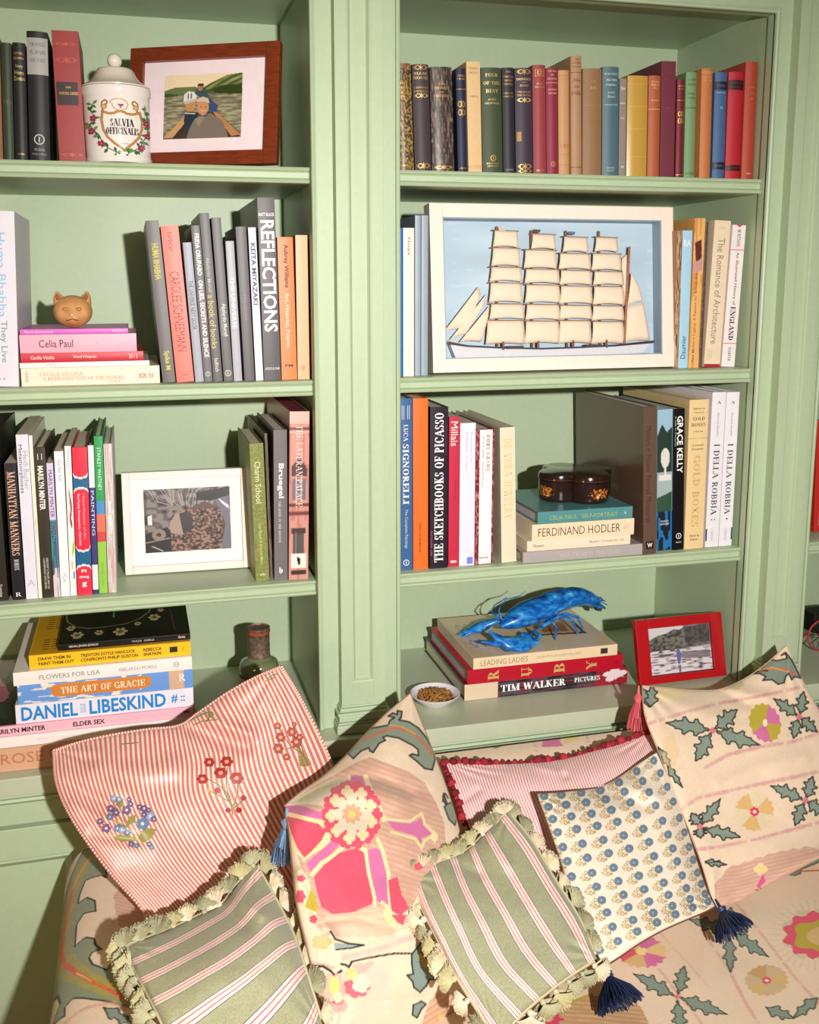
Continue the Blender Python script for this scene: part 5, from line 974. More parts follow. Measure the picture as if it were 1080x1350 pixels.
for i, pts in enumerate(([(712, 828, .125), (728, 818, .105), (734, 828, .098), (732, 845, .096)], [(718, 822, .135), (738, 812, .118), (755, 818, .112), (762, 832, .112)], [(726, 818, .145), (745, 809, .13), (762, 814, .126), (770, 828, .126)], [(704, 832, .118), (712, 838, .10), (708, 848, .090), (702, 853, .085)],
                     [(690, 812, .165), (684, 800, .185), (680, 800, .20), (676, 806, .205)], [(700, 806, .175), (700, 795, .195), (694, 798, .21), (690, 804, .215)])):
    P4 = [A(*q) for q in pts]; P4[-1][2] = .0015
    MB().tube(P4, [.0042, .0036, .003, .0016], 8).build('leg', LB, lob, smooth=True)
for s in (-1, 1):
    MB().ball(tuple(cc[1]+np.array([s*.006-.002, -.004*s, .0115])), .0024, 10, 8).build('eye', mat((16, 20, 40), .2), lob, smooth='all')

for c_ in lob.children:
    for v_ in c_.data.vertices: v_.co.z = max(v_.co.z, .0003)

# cover prints on the lying books
def dark_cover(label_root, T, x0, x1, y0, y1, func, nx, ny):
    """print on the upper board (local x = T) of a lying book, u along the spine from head, v from spine to fore-edge"""
    X, Y = np.meshgrid(np.linspace(0, 100, nx), np.linspace(0, 100, ny)); p = Paint(X, Y, (30, 30, 30)); func(p)
    H = label_root.dimensions[2] if False else max(v.co.z for v in label_root.data.vertices)
    P = np.stack([np.full_like(X, T+.0003), y0+(y1-y0)*(1-Y/100), H-(x0+(x1-x0)*X/100)], -1)
    me = grid_mesh('cover_print', P, nx, ny, vmat(.22, 0, .5, .3)); set_print(me, p.lin()); return link('cover_print', me, label_root)
def necklace(p):
    p.fill((26, 22, 20)); g = (196, 184, 130)
    pts = [(0, 20), (2, 42), (9, 58), (20, 66), (34, 66), (50, 62), (62, 50), (70, 32), (72, 10)]
    p.line(pts, 1.2, g)
    for i, (x, y, r) in enumerate(((6, 62, 5), (12, 82, 7), (29, 80, 5), (46, 82, 8), (60, 64, 4), (74, 50, 7), (80, 30, 4), (84, 12, 6), (92, 8, 4))):
        p.disc(x, y, r*.55, r, g, lob=6, amp=.35); p.disc(x, y, r*.3, r*.55, (90, 110, 70) if i % 2 else (150, 90, 80)); p.disc(x, y+r*.9, r*.25, r*.4, g)
    p.line([(40, 10), (40, 40)], 2, (110, 150, 100)); p.line([(42, 12), (46, 12)], 1.4, (110, 150, 100)); p.line([(42, 24), (45, 24)], 1.4, (110, 150, 100)); p.line([(88, 30), (90, 90)], .8, (120, 110, 90))
dark_cover(JB, .0110-.0004, .004, .212, .004, .196, necklace, 200, 110)
def ylet(p):
    p.fill((214, 160, 24)); k = (60, 44, 20)
    for i, x in enumerate((7, 13, 19)): 
        for j in range(7): p.line([(x, 14+j*5), (x+3, 14+j*5)], 1.6, k)
        for j in range(5): p.line([(x, 70+j*5), (x+3, 70+j*5)], 1.6, k)
dark_cover(YB, .0240-.0004, .002, .258, .002, .226, ylet, 120, 80)
def elder(p):
    p.fill((40, 34, 36)); p.poly([(0, 0), (60, 0), (40, 30), (55, 60), (20, 70), (0, 60)], (206, 130, 160)); p.poly([(10, 10), (30, 16), (24, 44), (8, 40)], (60, 40, 50)); p.poly([(0, 74), (50, 70), (60, 90), (0, 92)], (20, 66, 52)); p.poly([(30, 40), (60, 44), (50, 66), (34, 64)], (170, 90, 110))
EB = [o for o in bpy.data.objects if o.get('label', '').startswith('pink book lettered in black')][0]
dark_cover(EB, .0170-.0004, .002, .12, .004, .30, elder, 60, 90)
def ladies(p):
    p.fill((222, 198, 162)); k = (110, 96, 80)
    for y in (20, 60):
        for x in (8, 14, 20): p.line([(x, y), (x+3, y+8), (x, y+18), (x-2, y+8), (x, y)], .8, k)
    p.poly([(55, 20), (92, 26), (90, 70), (50, 64)], (60, 50, 44)); p.poly([(57, 23), (90, 29), (88, 66), (52, 61)], (196, 160, 130)); p.poly([(60, 40), (84, 34), (80, 60), (62, 58)], (150, 84, 60))
LBK = [o for o in bpy.data.objects if o.get('label', '').startswith('cream book directly under the lobster')][0]
dark_cover(LBK, .0225-.0004, .003, .298, .003, .232, ladies, 120, 90)
# ------------------------------------------------------------------ sofa and cushions
CREAM = (229, 205, 179)
def cr_mat(n, m):
    """Catmull-Rom weights: n control points sampled at m places"""
    Wm = np.zeros((m, n)); t = np.linspace(0, n-1, m)
    for i, x in enumerate(t):
        k = min(int(x), n-2); f = x-k
        w4 = [-.5*f+f*f-.5*f**3, 1-2.5*f*f+1.5*f**3, .5*f+2*f*f-1.5*f**3, -.5*f*f+.5*f**3]
        for j, ww in zip((k-1, k, k+1, k+2), w4):
            if j < 0: Wm[i, 0] += 2*ww; Wm[i, 1] -= ww
            elif j > n-1: Wm[i, n-1] += 2*ww; Wm[i, n-2] -= ww
            else: Wm[i, j] += ww
    return Wm
CAMS = CAM
def cushion(name, label, net, yc, puff, nu, nv, painter=None, material=None, folds=(), thick=.05, pw=.55, wr=.0016, seed=1, group=None, pinch=.25):
    """net: rows of control points (picture coordinates of the cloth face), yc: depth of the corners TL TR BL BR.
    The face bulges towards the room, the back away from it."""
    net = np.array(net, float); R_, C_ = net.shape[:2]
    Wv, Wu = cr_mat(R_, nv), cr_mat(C_, nu); XY = np.einsum('vr,rcd,uc->vud', Wv, net, Wu)
    u, v = np.meshgrid(np.linspace(0, 1, nu), np.linspace(0, 1, nv))
    Y = (1-u)*(1-v)*yc[0]+u*(1-v)*yc[1]+(1-u)*v*yc[2]+u*v*yc[3]
    d = _F+_R*((XY[..., 0]-CPX)/CF)[..., None]-_U*((XY[..., 1]-CPY)/CF)[..., None]
    B = CAMS+d*((Y-CAMS[1])/d[..., 1])[..., None]; un = d/np.linalg.norm(d, axis=-1, keepdims=True)
    prof = (np.sin(PI*np.clip(u, 0, 1))*np.sin(PI*np.clip(v, 0, 1)))**pw
    X_, Y_ = XY[..., 0].ravel(), XY[..., 1].ravel()
    h = (noise2(X_+500, Y_+300, 44, seed)-.5)*wr*5.0+(noise2(X_+500, Y_+300, 15, seed+1)-.5)*wr*1.0
    h = h.reshape(u.shape)
    for cu, cv in ((0, 0), (1, 0), (0, 1), (1, 1)):   # gathers running out of the corners
        a = np.arctan2(np.abs(v-cv)+1e-6, np.abs(u-cu)+1e-6); r = np.hypot(u-cu, v-cv)
        h += pinch*.011*np.sin(a*14+seed+cu*2+cv)*np.exp(-((r-.13)/.11)**2)
    for (pts, wd, ht) in folds:
        pts = np.array(pts, float); best = np.full(u.shape, 1e9)
        for i in range(len(pts)-1):
            q, r = pts[i], pts[i+1]; dd = r-q; L = dd@dd; t = np.clip(((XY[..., 0]-q[0])*dd[0]+(XY[..., 1]-q[1])*dd[1])/L, 0, 1)
            best = np.minimum(best, np.hypot(XY[..., 0]-q[0]-t*dd[0], XY[..., 1]-q[1]-t*dd[1]))
        h += 1.7*ht*np.exp(-(best/wd)**2)
    edge = np.minimum(1, prof*2.2)
    Pf = B-un*(puff*prof+h*edge)[..., None]
    k = 6; iu = np.unique(np.r_[0:nu:k, nu-1]); iv = np.unique(np.r_[0:nv:k, nv-1])
    Pb = (B+un*(thick*prof)[..., None])[np.ix_(iv, iu)]
    V = [Pf.reshape(-1, 3)]; idx = np.arange(nu*nv).reshape(nv, nu)
    q1_ = np.stack([idx[:-1, :-1], idx[:-1, 1:], idx[1:, 1:], idx[1:, :-1]], -1).reshape(-1, 4)[:, ::-1]
    bi = np.zeros((len(iv), len(iu)), int)-1
    bi[0, :] = idx[0, iu]; bi[-1, :] = idx[-1, iu]; bi[:, 0] = idx[iv, 0]; bi[:, -1] = idx[iv, -1]
    m = bi < 0; bi[m] = nu*nv+np.arange(m.sum()); V.append(Pb[m])
    q2_ = np.stack([bi[:-1, :-1], bi[:-1, 1:], bi[1:, 1:], bi[1:, :-1]], -1).reshape(-1, 4)
    V = np.concatenate(V); me = bpy.data.meshes.new(name); fast_mesh(me, V, np.concatenate([q1_, q2_]))
    me.materials.append(material or vmat(.8, .35, .2)); me.shade_smooth()
    n = len(V); UV = np.zeros((n, 3)); UV[:nu*nv, 0] = u.ravel(); UV[:nu*nv, 1] = v.ravel(); uu, vv = np.meshgrid(u[0, iu], v[iv, 0]); UV[nu*nv:, 0] = uu[m]; UV[nu*nv:, 1] = vv[m]
    at = me.attributes.new('cloth', 'FLOAT_VECTOR', 'POINT'); at.data.foreach_set('vector', UV.astype(np.float32).ravel())
    if painter:
        p = Paint(XY[..., 0], XY[..., 1], CREAM); painter(p); c = p.lin(); c[:, 3] = p.A
        c = np.concatenate([c, np.tile([*lin(CREAM), 0.0], (n-len(c), 1))]); set_print(me, c)
    o = link(name, me); tag(o, label, 'pillow', group)
    o['net'] = 0; del o['net']
    return o, Pf, XY, un
def edge_path(Pf, side, a=0.0, b=1.0, n=60):
    nv, nu = Pf.shape[:2]; L = {'t': Pf[0, :], 'b': Pf[-1, :], 'l': Pf[:, 0], 'r': Pf[:, -1]}[side]
    t = np.linspace(a, b, n)*(len(L)-1); i = np.clip(t.astype(int), 0, len(L)-2); f = (t-i)[:, None]
    return L[i]*(1-f)+L[i+1]*f

# ---- suzani motifs
SG, OUT = (126, 142, 128), (44, 44, 42)
def leaf(p, b, t, w, hooks=3, seed=0, fill=SG, out=1.9):
    b = np.array(b, float); t = np.array(t, float); d = t-b; L = np.hypot(*d); d /= L; n = np.array([-d[1], d[0]])
    prof = {3: [(0, .0), (.06, .16), (.13, .13), (.17, .42), (.26, .62), (.30, 1.0), (.36, .95), (.38, .55), (.47, .50), (.53, .74), (.58, 1.05), (.63, .96), (.64, .56), (.74, .44), (.80, .50), (.83, .30), (.93, .12), (1, 0)],
            2: [(0, .0), (.08, .2), (.18, .5), (.3, 1.0), (.38, .96), (.42, .5), (.56, .55), (.64, .85), (.7, .8), (.72, .42), (.86, .25), (1, 0)]}[hooks]
    sft = .05 if seed % 2 else -.03
    up = [b+d*L*a+n*w*h for a, h in prof]; dn = [b+d*L*min(1, max(0, a+sft*(0 < a < 1)))-n*w*h*(.92) for a, h in prof[::-1]]
    P = np.array(up+dn[1:-1]); p.poly(P, fill); p.poly(P*.0+P, (150, 164, 150), .35, hatch=(.6+seed, 7, .6)); p.line(list(P)+[P[0]], out, OUT)
def cross(p, c, tips, w, hooks=3):
    c = np.array(c, float)
    for i, t in enumerate(tips):
        t = np.array(t, float); leaf(p, c+(t-c)*.07, t, w, hooks, i)
    p.disc(c[0], c[1], 3.5, 3.5, (216, 120, 130), lob=4, amp=.3)
def flower(p, c, rx, ry, cols, core, n=6, ang=0.0, rot=0.0, cr=.22):
    for i in range(n):
        a0 = ang+2*PI*i/n; a1 = ang+2*PI*(i+1)/n; ts = np.linspace(a0, a1, 13)
        rr = 1+.06*np.cos(12*(ts-a0)/(a1-a0)*PI/2*1.0)
        x = rx*rr*np.cos(ts); y = ry*rr*np.sin(ts); cc, ss = math.cos(rot), math.sin(rot)
        P = [(c[0], c[1])]+[(c[0]+cc*a-ss*b, c[1]+ss*a+cc*b) for a, b in zip(x, y)]
        p.poly(P, cols[i % len(cols)])
    if core:
        p.disc(c[0], c[1], rx*cr, ry*cr, core[0], lob=7, amp=.2); p.disc(c[0], c[1], rx*cr*.4, ry*cr*.4, core[1])
def ribbon(p, pts, w=4.5, c=(208, 158, 152)):
    pts = np.array(pts, float); seg = np.r_[0, np.cumsum(np.hypot(*np.diff(pts, axis=0).T))]; L = seg[-1]; r = np.random.RandomState(int(L)+7); s = 0
    while s < L:
        e = min(L, s+3+r.rand()*4); q = [np.array([np.interp(z, seg, pts[:, 0]), np.interp(z, seg, pts[:, 1])]) for z in (s, e)]
        if r.rand() > .12: p.line(q, w*(.75+.4*r.rand()), c, .45+.45*r.rand())
        s = e+.8
    dd = pts[-1]-pts[0]; n = np.array([-dd[1], dd[0]])/np.hypot(*dd)*w*.62
    for sg in (-1, 1): p.line(list(pts+n*sg), .5, c, .5)
def cloth_grain(p):
    n = noise2(p.X, p.Y, 3, 3); p.C *= (1+.025*(n-.5))[:, None]
PINK, MAG, OLV, TAN, DUST = (218, 84, 106), (208, 112, 160), (184, 164, 60), (212, 178, 122), (202, 156, 136)

# ---- sofa
sofa = empty('sofa', (.3, -.5, -.65), 'sofa upholstered in cream embroidery-print linen with sage leaves, in front of the cupboards', 'sofa')
def to_plan(pts, z): return np.array([atZ(x, y, z)[:2]*1000 for x, y in pts])
class PlanPaint(Paint):
    """Paint whose motif points are converted to plan millimetres at height z"""
    def __init__(s, X, Y, bg, z, sc): Paint.__init__(s, X, Y, bg); s.z = z; s.sc = sc
    def poly(s, pts, c, a=1.0, hatch=None): Paint.poly(s, to_plan(pts, s.z), c, a, hatch)
    def line(s, pts, w, c, a=1.0): Paint.line(s, to_plan(pts, s.z), w*s.sc, c, a)
    def disc(s, cx, cy, rx, ry, c, a=1.0, lob=0, amp=.15, ph=0):
        th = np.linspace(0, 2*PI, 49)[:-1]; k = 1+amp*np.cos(lob*th+ph) if lob else 1.0
        s.poly(np.c_[cx+rx*k*np.cos(th), cy+ry*k*np.sin(th)], c, a)
ZS = -.20; ZA = -.085; SX0, SX1 = -.585, 1.62
def seat_print(p):
    ribbon(p, [(815, 1222), (870, 1278), (920, 1340), (930, 1356)], 5, (214, 164, 148)); ribbon(p, [(868, 1226), (900, 1260), (935, 1300)], 3, (224, 178, 164)); ribbon(p, [(925, 1225), (960, 1275), (985, 1325), (1000, 1350)], 5, (214, 164, 148)); ribbon(p, [(970, 1190), (1010, 1240), (1050, 1290), (1085, 1330)], 5, (214, 164, 148))
    cross(p, (893, 1312), [(835, 1284), (903, 1272), (959, 1337), (899, 1362)], 10); cross(p, (962, 1228), [(908, 1211), (964, 1196), (1014, 1262), (963, 1281)], 9)
    flower(p, (846, 1255), 33, 21, [MAG, TAN, PINK, TAN, MAG, (226, 196, 140)], ((236, 214, 150), (226, 160, 150)), 6, .3); p.disc(846, 1255, 7, 5, (236, 214, 150), lob=6)
    flower(p, (1011, 1292), 28, 20, [(206, 178, 140), TAN, (206, 178, 140), (200, 158, 104), (206, 178, 140), TAN], ((216, 70, 100), (246, 226, 210)), 6, .5)
    for k in range(36): a = k*PI/18; p.line([(1075+44*math.cos(a), 1233+34*math.sin(a)), (1075+60*math.cos(a), 1233+46*math.sin(a))], 3, (206, 190, 158), .6)
    p.disc(1078, 1232, 46, 34, (206, 190, 158), .8, lob=9, amp=.08); p.disc(1078, 1233, 44, 30, PINK, lob=11, amp=.1); p.disc(1080, 1234, 33, 21, OLV, lob=5, amp=.12); p.disc(1088, 1235, 24, 13, TAN)
    leaf(p, (960, 1164), (1092, 1130), 15, 2, 1, (112, 136, 118)); p.line([(985, 1158), (1030, 1150), (1090, 1146)], 4, (196, 90, 50)); p.line([(985, 1155), (1030, 1147), (1090, 1142)], 1.2, (214, 176, 60))
    p.poly([(730, 1340), (748, 1322), (780, 1312), (820, 1314), (845, 1325), (855, 1345), (858, 1370), (720, 1370)], (188, 144, 100), hatch=(1.2, 9, .35)); p.line([(728, 1370), (730, 1345), (748, 1322), (780, 1310)], 6, OLV); p.poly([(700, 1300), (740, 1290), (730, 1320), (700, 1330)], (222, 178, 150), .6)
    p.disc(722, 1343, 20, 8, (206, 64, 96), lob=7); p.disc(722, 1343, 7, 3, TAN); leaf(p, (802, 1282), (812, 1296), 4, 2, 0); leaf(p, (1010, 1328), (1046, 1344), 9, 2, 1); leaf(p, (1078, 1316), (1046, 1344), 9, 2, 0); p.disc(1005, 1207, 16, 10, (220, 206, 178), .8, lob=5)
    cloth_grain(p)
def quilt(name, P, nu, nv, painter, parent, units=None):
    me = grid_mesh(name, P, nu, nv, vmat(.8, .35, .2)); p = painter; set_print(me, p.lin()); return link(name, me, parent)
# seat cushion: a solid with a softly domed, finely divided top
def soft_box(name, x0, x1, y0, y1, z0, z1, r, m):
    return MB().box(x0, x1, y0, y1, z0, z1).build(name, m, sofa, smooth=True, bevel=r)
CRM = mat(CREAM, .8, 'cloth')
so = Vector((.3, -.5, -.65))
def shift(o): o.matrix_parent_inverse = Matrix.Translation(-so); return o
shift(soft_box('base', SX0 + .02, SX1, -.92, -.10, -.60, -.33, .012, CRM))
for fx in (-.52, 1.5):
    for fy in (-.86, -.16): shift(MB().tube([(fx, fy, -.66), (fx, fy, -.59)], [.018, .026], 14).build('foot', mat((70, 44, 28), .4, 'wood'), sofa, smooth=True))
nu, nv = 520, 400; X, Yq = np.meshgrid(np.linspace(-.02, .70, nu), np.linspace(-.14, -.70, nv))
def dome(x, y): return ZS - .03*np.clip((np.abs(y+.5)-.3)/.2, 0, 1)**2 - .03*np.clip((-.30-x)/.05, 0, 1)**2+.004*(noise2(x.ravel()*1000, y.ravel()*1000, 110, 9).reshape(x.shape)-.5)*2
p = PlanPaint(X*1000, Yq*1000, CREAM, ZS, 1.05); seat_print(p)
ZQ = dome(X, Yq); P = np.stack([X, Yq, ZQ], -1)
sc_ = shift(MB().box(-.345, SX1-.02, -.90, -.135, -.328, ZS-.034).build('seat_cushion', CRM, sofa, bevel=.01))
o = quilt('seat_cover', P, nu, nv, p, sofa); shift(o)
for xa_, xb_, ya_, yb_ in ((.70, SX1-.02, -.14, -.78), (-.34, -.02, -.14, -.78), (-.02, .70, -.70, -.78)):
    X2, Y2 = np.meshgrid(np.linspace(xa_, xb_, 30), np.linspace(ya_, yb_, 30)); me = grid_mesh('seat_cover', np.stack([X2, Y2, dome(X2, Y2)], -1), 30, 30, CRM); shift(link('seat_cover', me, sofa))
# back: low roll just below the counter
def back_print(p):
    sgn = [(600, 975), (1080, 915)]
    leaf(p, (608, 972), (652, 962), 7, 2, 0); leaf(p, (628, 984), (700, 972), 14, 2, 1); p.disc(668, 978, 10, 9, (226, 190, 110), lob=6, amp=.3); p.disc(668, 979, 3, 3, PINK); p.line([(686, 984), (692, 972), (698, 974), (697, 981)], 1.4, OUT)
    p.poly([(716, 980), (736, 978), (742, 990), (714, 992)], MAG); p.poly([(732, 968), (756, 964), (748, 976), (738, 975)], PINK); p.poly([(710, 972), (728, 968), (734, 978), (718, 980)], (226, 200, 130)); p.poly([(742, 976), (766, 968), (764, 982), (744, 988)], (226, 200, 130)); ribbon(p, [(700, 978), (708, 996)], 4); ribbon(p, [(770, 965), (776, 985)], 4)
    leaf(p, (800, 962), (832, 952), 8, 2, 0); p.disc(588, 990, 5, 3, PINK); p.disc(600, 992, 8, 4, TAN, .7)
    leaf(p, (1066, 925), (1090, 934), 8, 2, 0); p.disc(1078, 950, 12, 14, MAG, lob=6); p.disc(880, 950, 12, 10, TAN, lob=5)
nu, nv = 500, 60; s = np.linspace(0, 1, nv); X, S = np.meshgrid(np.linspace(-.545, SX1, nu), s)
ang = S*PI*.62; Yb = -.080-.045*np.sin(ang)-.02*S; Zb = -.052+.018*np.cos(ang)-.05*np.clip(S-.5, 0, 1)
Pb = np.stack([X, Yb, Zb], -1)
p = PlanPaint(X*1000, Yb*1000, CREAM, -.045, 1.05); back_print(p)
shift(quilt('back_roll', Pb, nu, nv, p, sofa))
shift(soft_box('back_rest', -.545, SX1, -.134, -.056, -.60, -.085, .008, CRM))
# left arm, rounded
def arm_print(p):
    lf = [(104, 1120), (92, 1113), (108, 1107), (118, 1112), (128, 1122), (136, 1138), (141, 1152), (130, 1152), (118, 1150), (110, 1160), (102, 1180), (112, 1176), (124, 1182), (126, 1196), (118, 1202), (108, 1198), (100, 1206), (99, 1232), (112, 1230), (124, 1234), (127, 1242), (134, 1250), (122, 1254), (118, 1264), (126, 1270), (142, 1278), (150, 1268), (160, 1286), (172, 1300), (178, 1318), (174, 1328), (160, 1326), (130, 1316), (98, 1306), (88, 1308), (84, 1320), (72, 1320), (64, 1312), (72, 1300), (78, 1292), (74, 1280), (66, 1272), (54, 1290), (48, 1302), (52, 1280), (60, 1262), (64, 1246), (62, 1230), (56, 1240), (50, 1262), (58, 1212), (66, 1192), (70, 1176), (62, 1190), (68, 1160), (78, 1152), (86, 1134), (94, 1124), (86, 1134)]
    lf = [(x*1.0+0, y) for x, y in lf]
    g = [(110, 1109), (122, 1112), (134, 1124), (141, 1140), (140, 1156), (134, 1152), (112, 1152), (104, 1168), (102, 1178), (114, 1176), (125, 1184), (126, 1198), (110, 1196), (100, 1206), (98, 1234), (112, 1229), (124, 1234), (126, 1243), (134, 1250), (121, 1252), (117, 1258), (122, 1268), (141, 1278), (148, 1268), (166, 1270), (170, 1290), (177, 1318), (174, 1329), (150, 1322), (120, 1314), (96, 1304), (84, 1308), (84, 1320), (64, 1312), (78, 1296), (74, 1280), (67, 1271), (56, 1290), (50, 1300), (46, 1300), (54, 1262), (62, 1228), (62, 1196), (70, 1176), (72, 1160), (84, 1140), (94, 1126)]
    p.poly([(80, 1100), (96, 1088), (120, 1090), (128, 1108), (108, 1108), (90, 1120)], (214, 170, 152), .8, hatch=(.5, 8, .4))
    p.poly(g, (140, 146, 112)); p.poly(g, (128, 140, 124), .5, hatch=(2.0, 9, .7)); p.line(g+[g[0]], 2.6, OUT)
    rib = [(118, 1125), (104, 1138), (94, 1152), (86, 1178), (81, 1200), (79, 1226), (83, 1246), (100, 1272), (120, 1290), (140, 1302), (164, 1316)]
    p.line(rib, 22, (186, 160, 56), .38); p.line(rib[:3], 4, (226, 150, 80)); p.line(rib[2:], 5.5, (216, 88, 44)); p.line(rib[7:9], 2.5, (236, 180, 150))
    for i in range(2, 10):
        x, y = rib[i]
        for s_ in (-1, 1): p.line([(x, y), (x+s_*13, y-7+3*s_), (x+s_*16, y+3)], 1.8, (182, 156, 40), .8)
    p.poly([(150, 1180), (162, 1166), (185, 1190), (190, 1215), (165, 1245), (158, 1225), (152, 1200)], (206, 160, 140), hatch=(1, 7, .4))
    ribbon(p, [(60, 1350), (80, 1332), (110, 1324), (150, 1322), (180, 1340), (190, 1350)], 5, (214, 160, 146)); leaf(p, (136, 1327), (176, 1352), 9, 2, 1); p.disc(86, 1352, 20, 12, (206, 140, 150), lob=7); p.disc(104, 1354, 8, 8, OLV, lob=5)
    leaf(p, (44, 1370), (48, 1336), 6, 2, 1); cloth_grain(p)
nu, nv = 260, 420; t, Yq = np.meshgrid(np.linspace(0, 1, nu), np.linspace(-.12, -.95, nv))
a = PI*(1-t)*1.0; xc = -.487; rx = .102; Xa = xc+np.sign(np.cos(a))*rx*np.abs(np.cos(a))**.72; Za = ZA-.13+.13*np.abs(np.sin(a))**.62
Za = Za-.022*np.clip((-.62-Yq)/.3, 0, 1)**2
p = PlanPaint(Xa*1000, Yq*1000, CREAM, ZA, 1.05); arm_print(p)
o = shift(quilt('arm_cover', np.stack([Xa, Yq, Za], -1), nu, nv, p, sofa))
shift(MB().prism([(xc-rx+.004, -.60), (xc+rx-.004, -.60), (xc+rx-.004, -.21), (xc+rx*.72, -.14), (xc, -.115), (xc-rx*.72, -.14), (xc-rx+.004, -.21)], 'y', -.945, -.095).build('arm', CRM, sofa, smooth=True, bevel=.004))

# ---- fabrics with woven stripes
def stripe_fabric(kind):
    m = bpy.data.materials.new('striped_fabric'); m.use_nodes = True; nt = m.node_tree; N = nt.nodes; L = nt.links; b = N['Principled BSDF']
    b.inputs['Roughness'].default_value = .45 if kind == 'satin' else .85; b.inputs['Specular IOR Level'].default_value = .45 if kind == 'satin' else .15; b.inputs['Sheen Weight'].default_value = .2
    at = N.new('ShaderNodeAttribute'); at.attribute_name = 'cloth'; sp = N.new('ShaderNodeSeparateXYZ'); L.new(at.outputs['Vector'], sp.inputs[0])
    def ma(op, a, c=None):
        n = N.new('ShaderNodeMath'); n.operation = op
        for i, x in enumerate((a, c)):
            if x is None: continue
            if isinstance(x, (int, float)): n.inputs[i].default_value = x
            else: L.new(x, n.inputs[i])
        return n.outputs[0]
    U_, V_ = sp.outputs[0], sp.outputs[1]
    if kind in ('satin', 'ticking'):
        k = 56 if kind == 'satin' else 82
        f = ma('FRACT', ma('MULTIPLY', U_, k)); stops = [(0, (190, 92, 82)), (.06, (190, 92, 82)), (.13, (240, 214, 204)), (.34, (240, 214, 204)), (.41, (208, 118, 106)), (.47, (208, 118, 106)), (.56, (190, 92, 82))] if False else \
            ([(0, (202, 112, 98)), (.46, (202, 112, 98)), (.54, (236, 210, 200)), (.93, (236, 210, 200)), (1, (202, 112, 98))] if kind == 'satin' else [(0, (214, 136, 142)), (.34, (214, 136, 142)), (.45, (240, 218, 212)), (.9, (240, 218, 212)), (1, (214, 136, 142))])
    else:
        if kind == 'green_v': q = ma('MULTIPLY', ma('SUBTRACT', U_, .03-.5*.183), 1/.183)
        else:
            o1 = ma('SUBTRACT', .20, ma('MULTIPLY', U_, .15)); sp1 = ma('SUBTRACT', .21, ma('MULTIPLY', U_, .04)); q = ma('ADD', ma('DIVIDE', ma('SUBTRACT', V_, o1), sp1), .5)
        f = ma('FRACT', ma('ADD', q, 8)); G_, NV, PW, RD = (160, 160, 128), (78, 90, 112), (238, 214, 204), (208, 84, 86)
        stops = [(0, G_), (.318, G_), (.322, NV), (.338, NV), (.342, PW), (.418, PW), (.422, RD), (.446, RD), (.45, PW), (.548, PW), (.552, RD), (.576, RD), (.58, PW), (.656, PW), (.66, NV), (.676, NV), (.68, G_), (1, G_)]
    cr = N.new('ShaderNodeValToRGB'); e = cr.color_ramp.elements
    while len(e) < len(stops): e.new(.5)
    for i, (ps, c) in enumerate(stops): e[i].position = ps; e[i].color = (*lin(c), 1)
    L.new(f, cr.inputs[0]); col = cr.outputs[0]
    tc = N.new('ShaderNodeTexCoord'); n1 = N.new('ShaderNodeTexNoise'); n1.inputs['Scale'].default_value = 420; L.new(tc.outputs['Object'], n1.inputs['Vector'])
    mr = N.new('ShaderNodeMapRange'); amt = .05 if kind in ('satin', 'ticking') else .10
    mr.inputs['From Min'].default_value = .35; mr.inputs['From Max'].default_value = .65; mr.inputs['To Min'].default_value = 1-amt; mr.inputs['To Max'].default_value = 1+amt; L.new(n1.outputs['Fac'], mr.inputs['Value'])
    mx = N.new('ShaderNodeMix'); mx.data_type = 'RGBA'; mx.blend_type = 'MULTIPLY'; mx.inputs['Factor'].default_value = 1; L.new(col, mx.inputs['A']); L.new(mr.outputs[0], mx.inputs['B']); col = mx.outputs['Result']
    if kind == 'satin':   # embroidery stored on the mesh: alpha of the print chooses thread over cloth
        pa = N.new('ShaderNodeAttribute'); pa.attribute_name = 'print'; m2 = N.new('ShaderNodeMix'); m2.data_type = 'RGBA'; L.new(pa.outputs['Alpha'], m2.inputs['Factor']); L.new(col, m2.inputs['A']); L.new(pa.outputs['Color'], m2.inputs['B']); col = m2.outputs['Result']
    L.new(col, b.inputs['Base Color'])
    bp = N.new('ShaderNodeBump'); bp.inputs['Strength'].default_value = .3; bp.inputs['Distance'].default_value = .0005; L.new(n1.outputs['Fac'], bp.inputs['Height']); L.new(bp.outputs[0], b.inputs['Normal'])
    return m

def piping(o, Pf, sides, m, r=.0022, name='piping'):
    for s_ in sides:
        pts = edge_path(Pf, s_, 0, 1, 60); MB().tube(pts, r, 7).build(name, m, o, smooth=True)

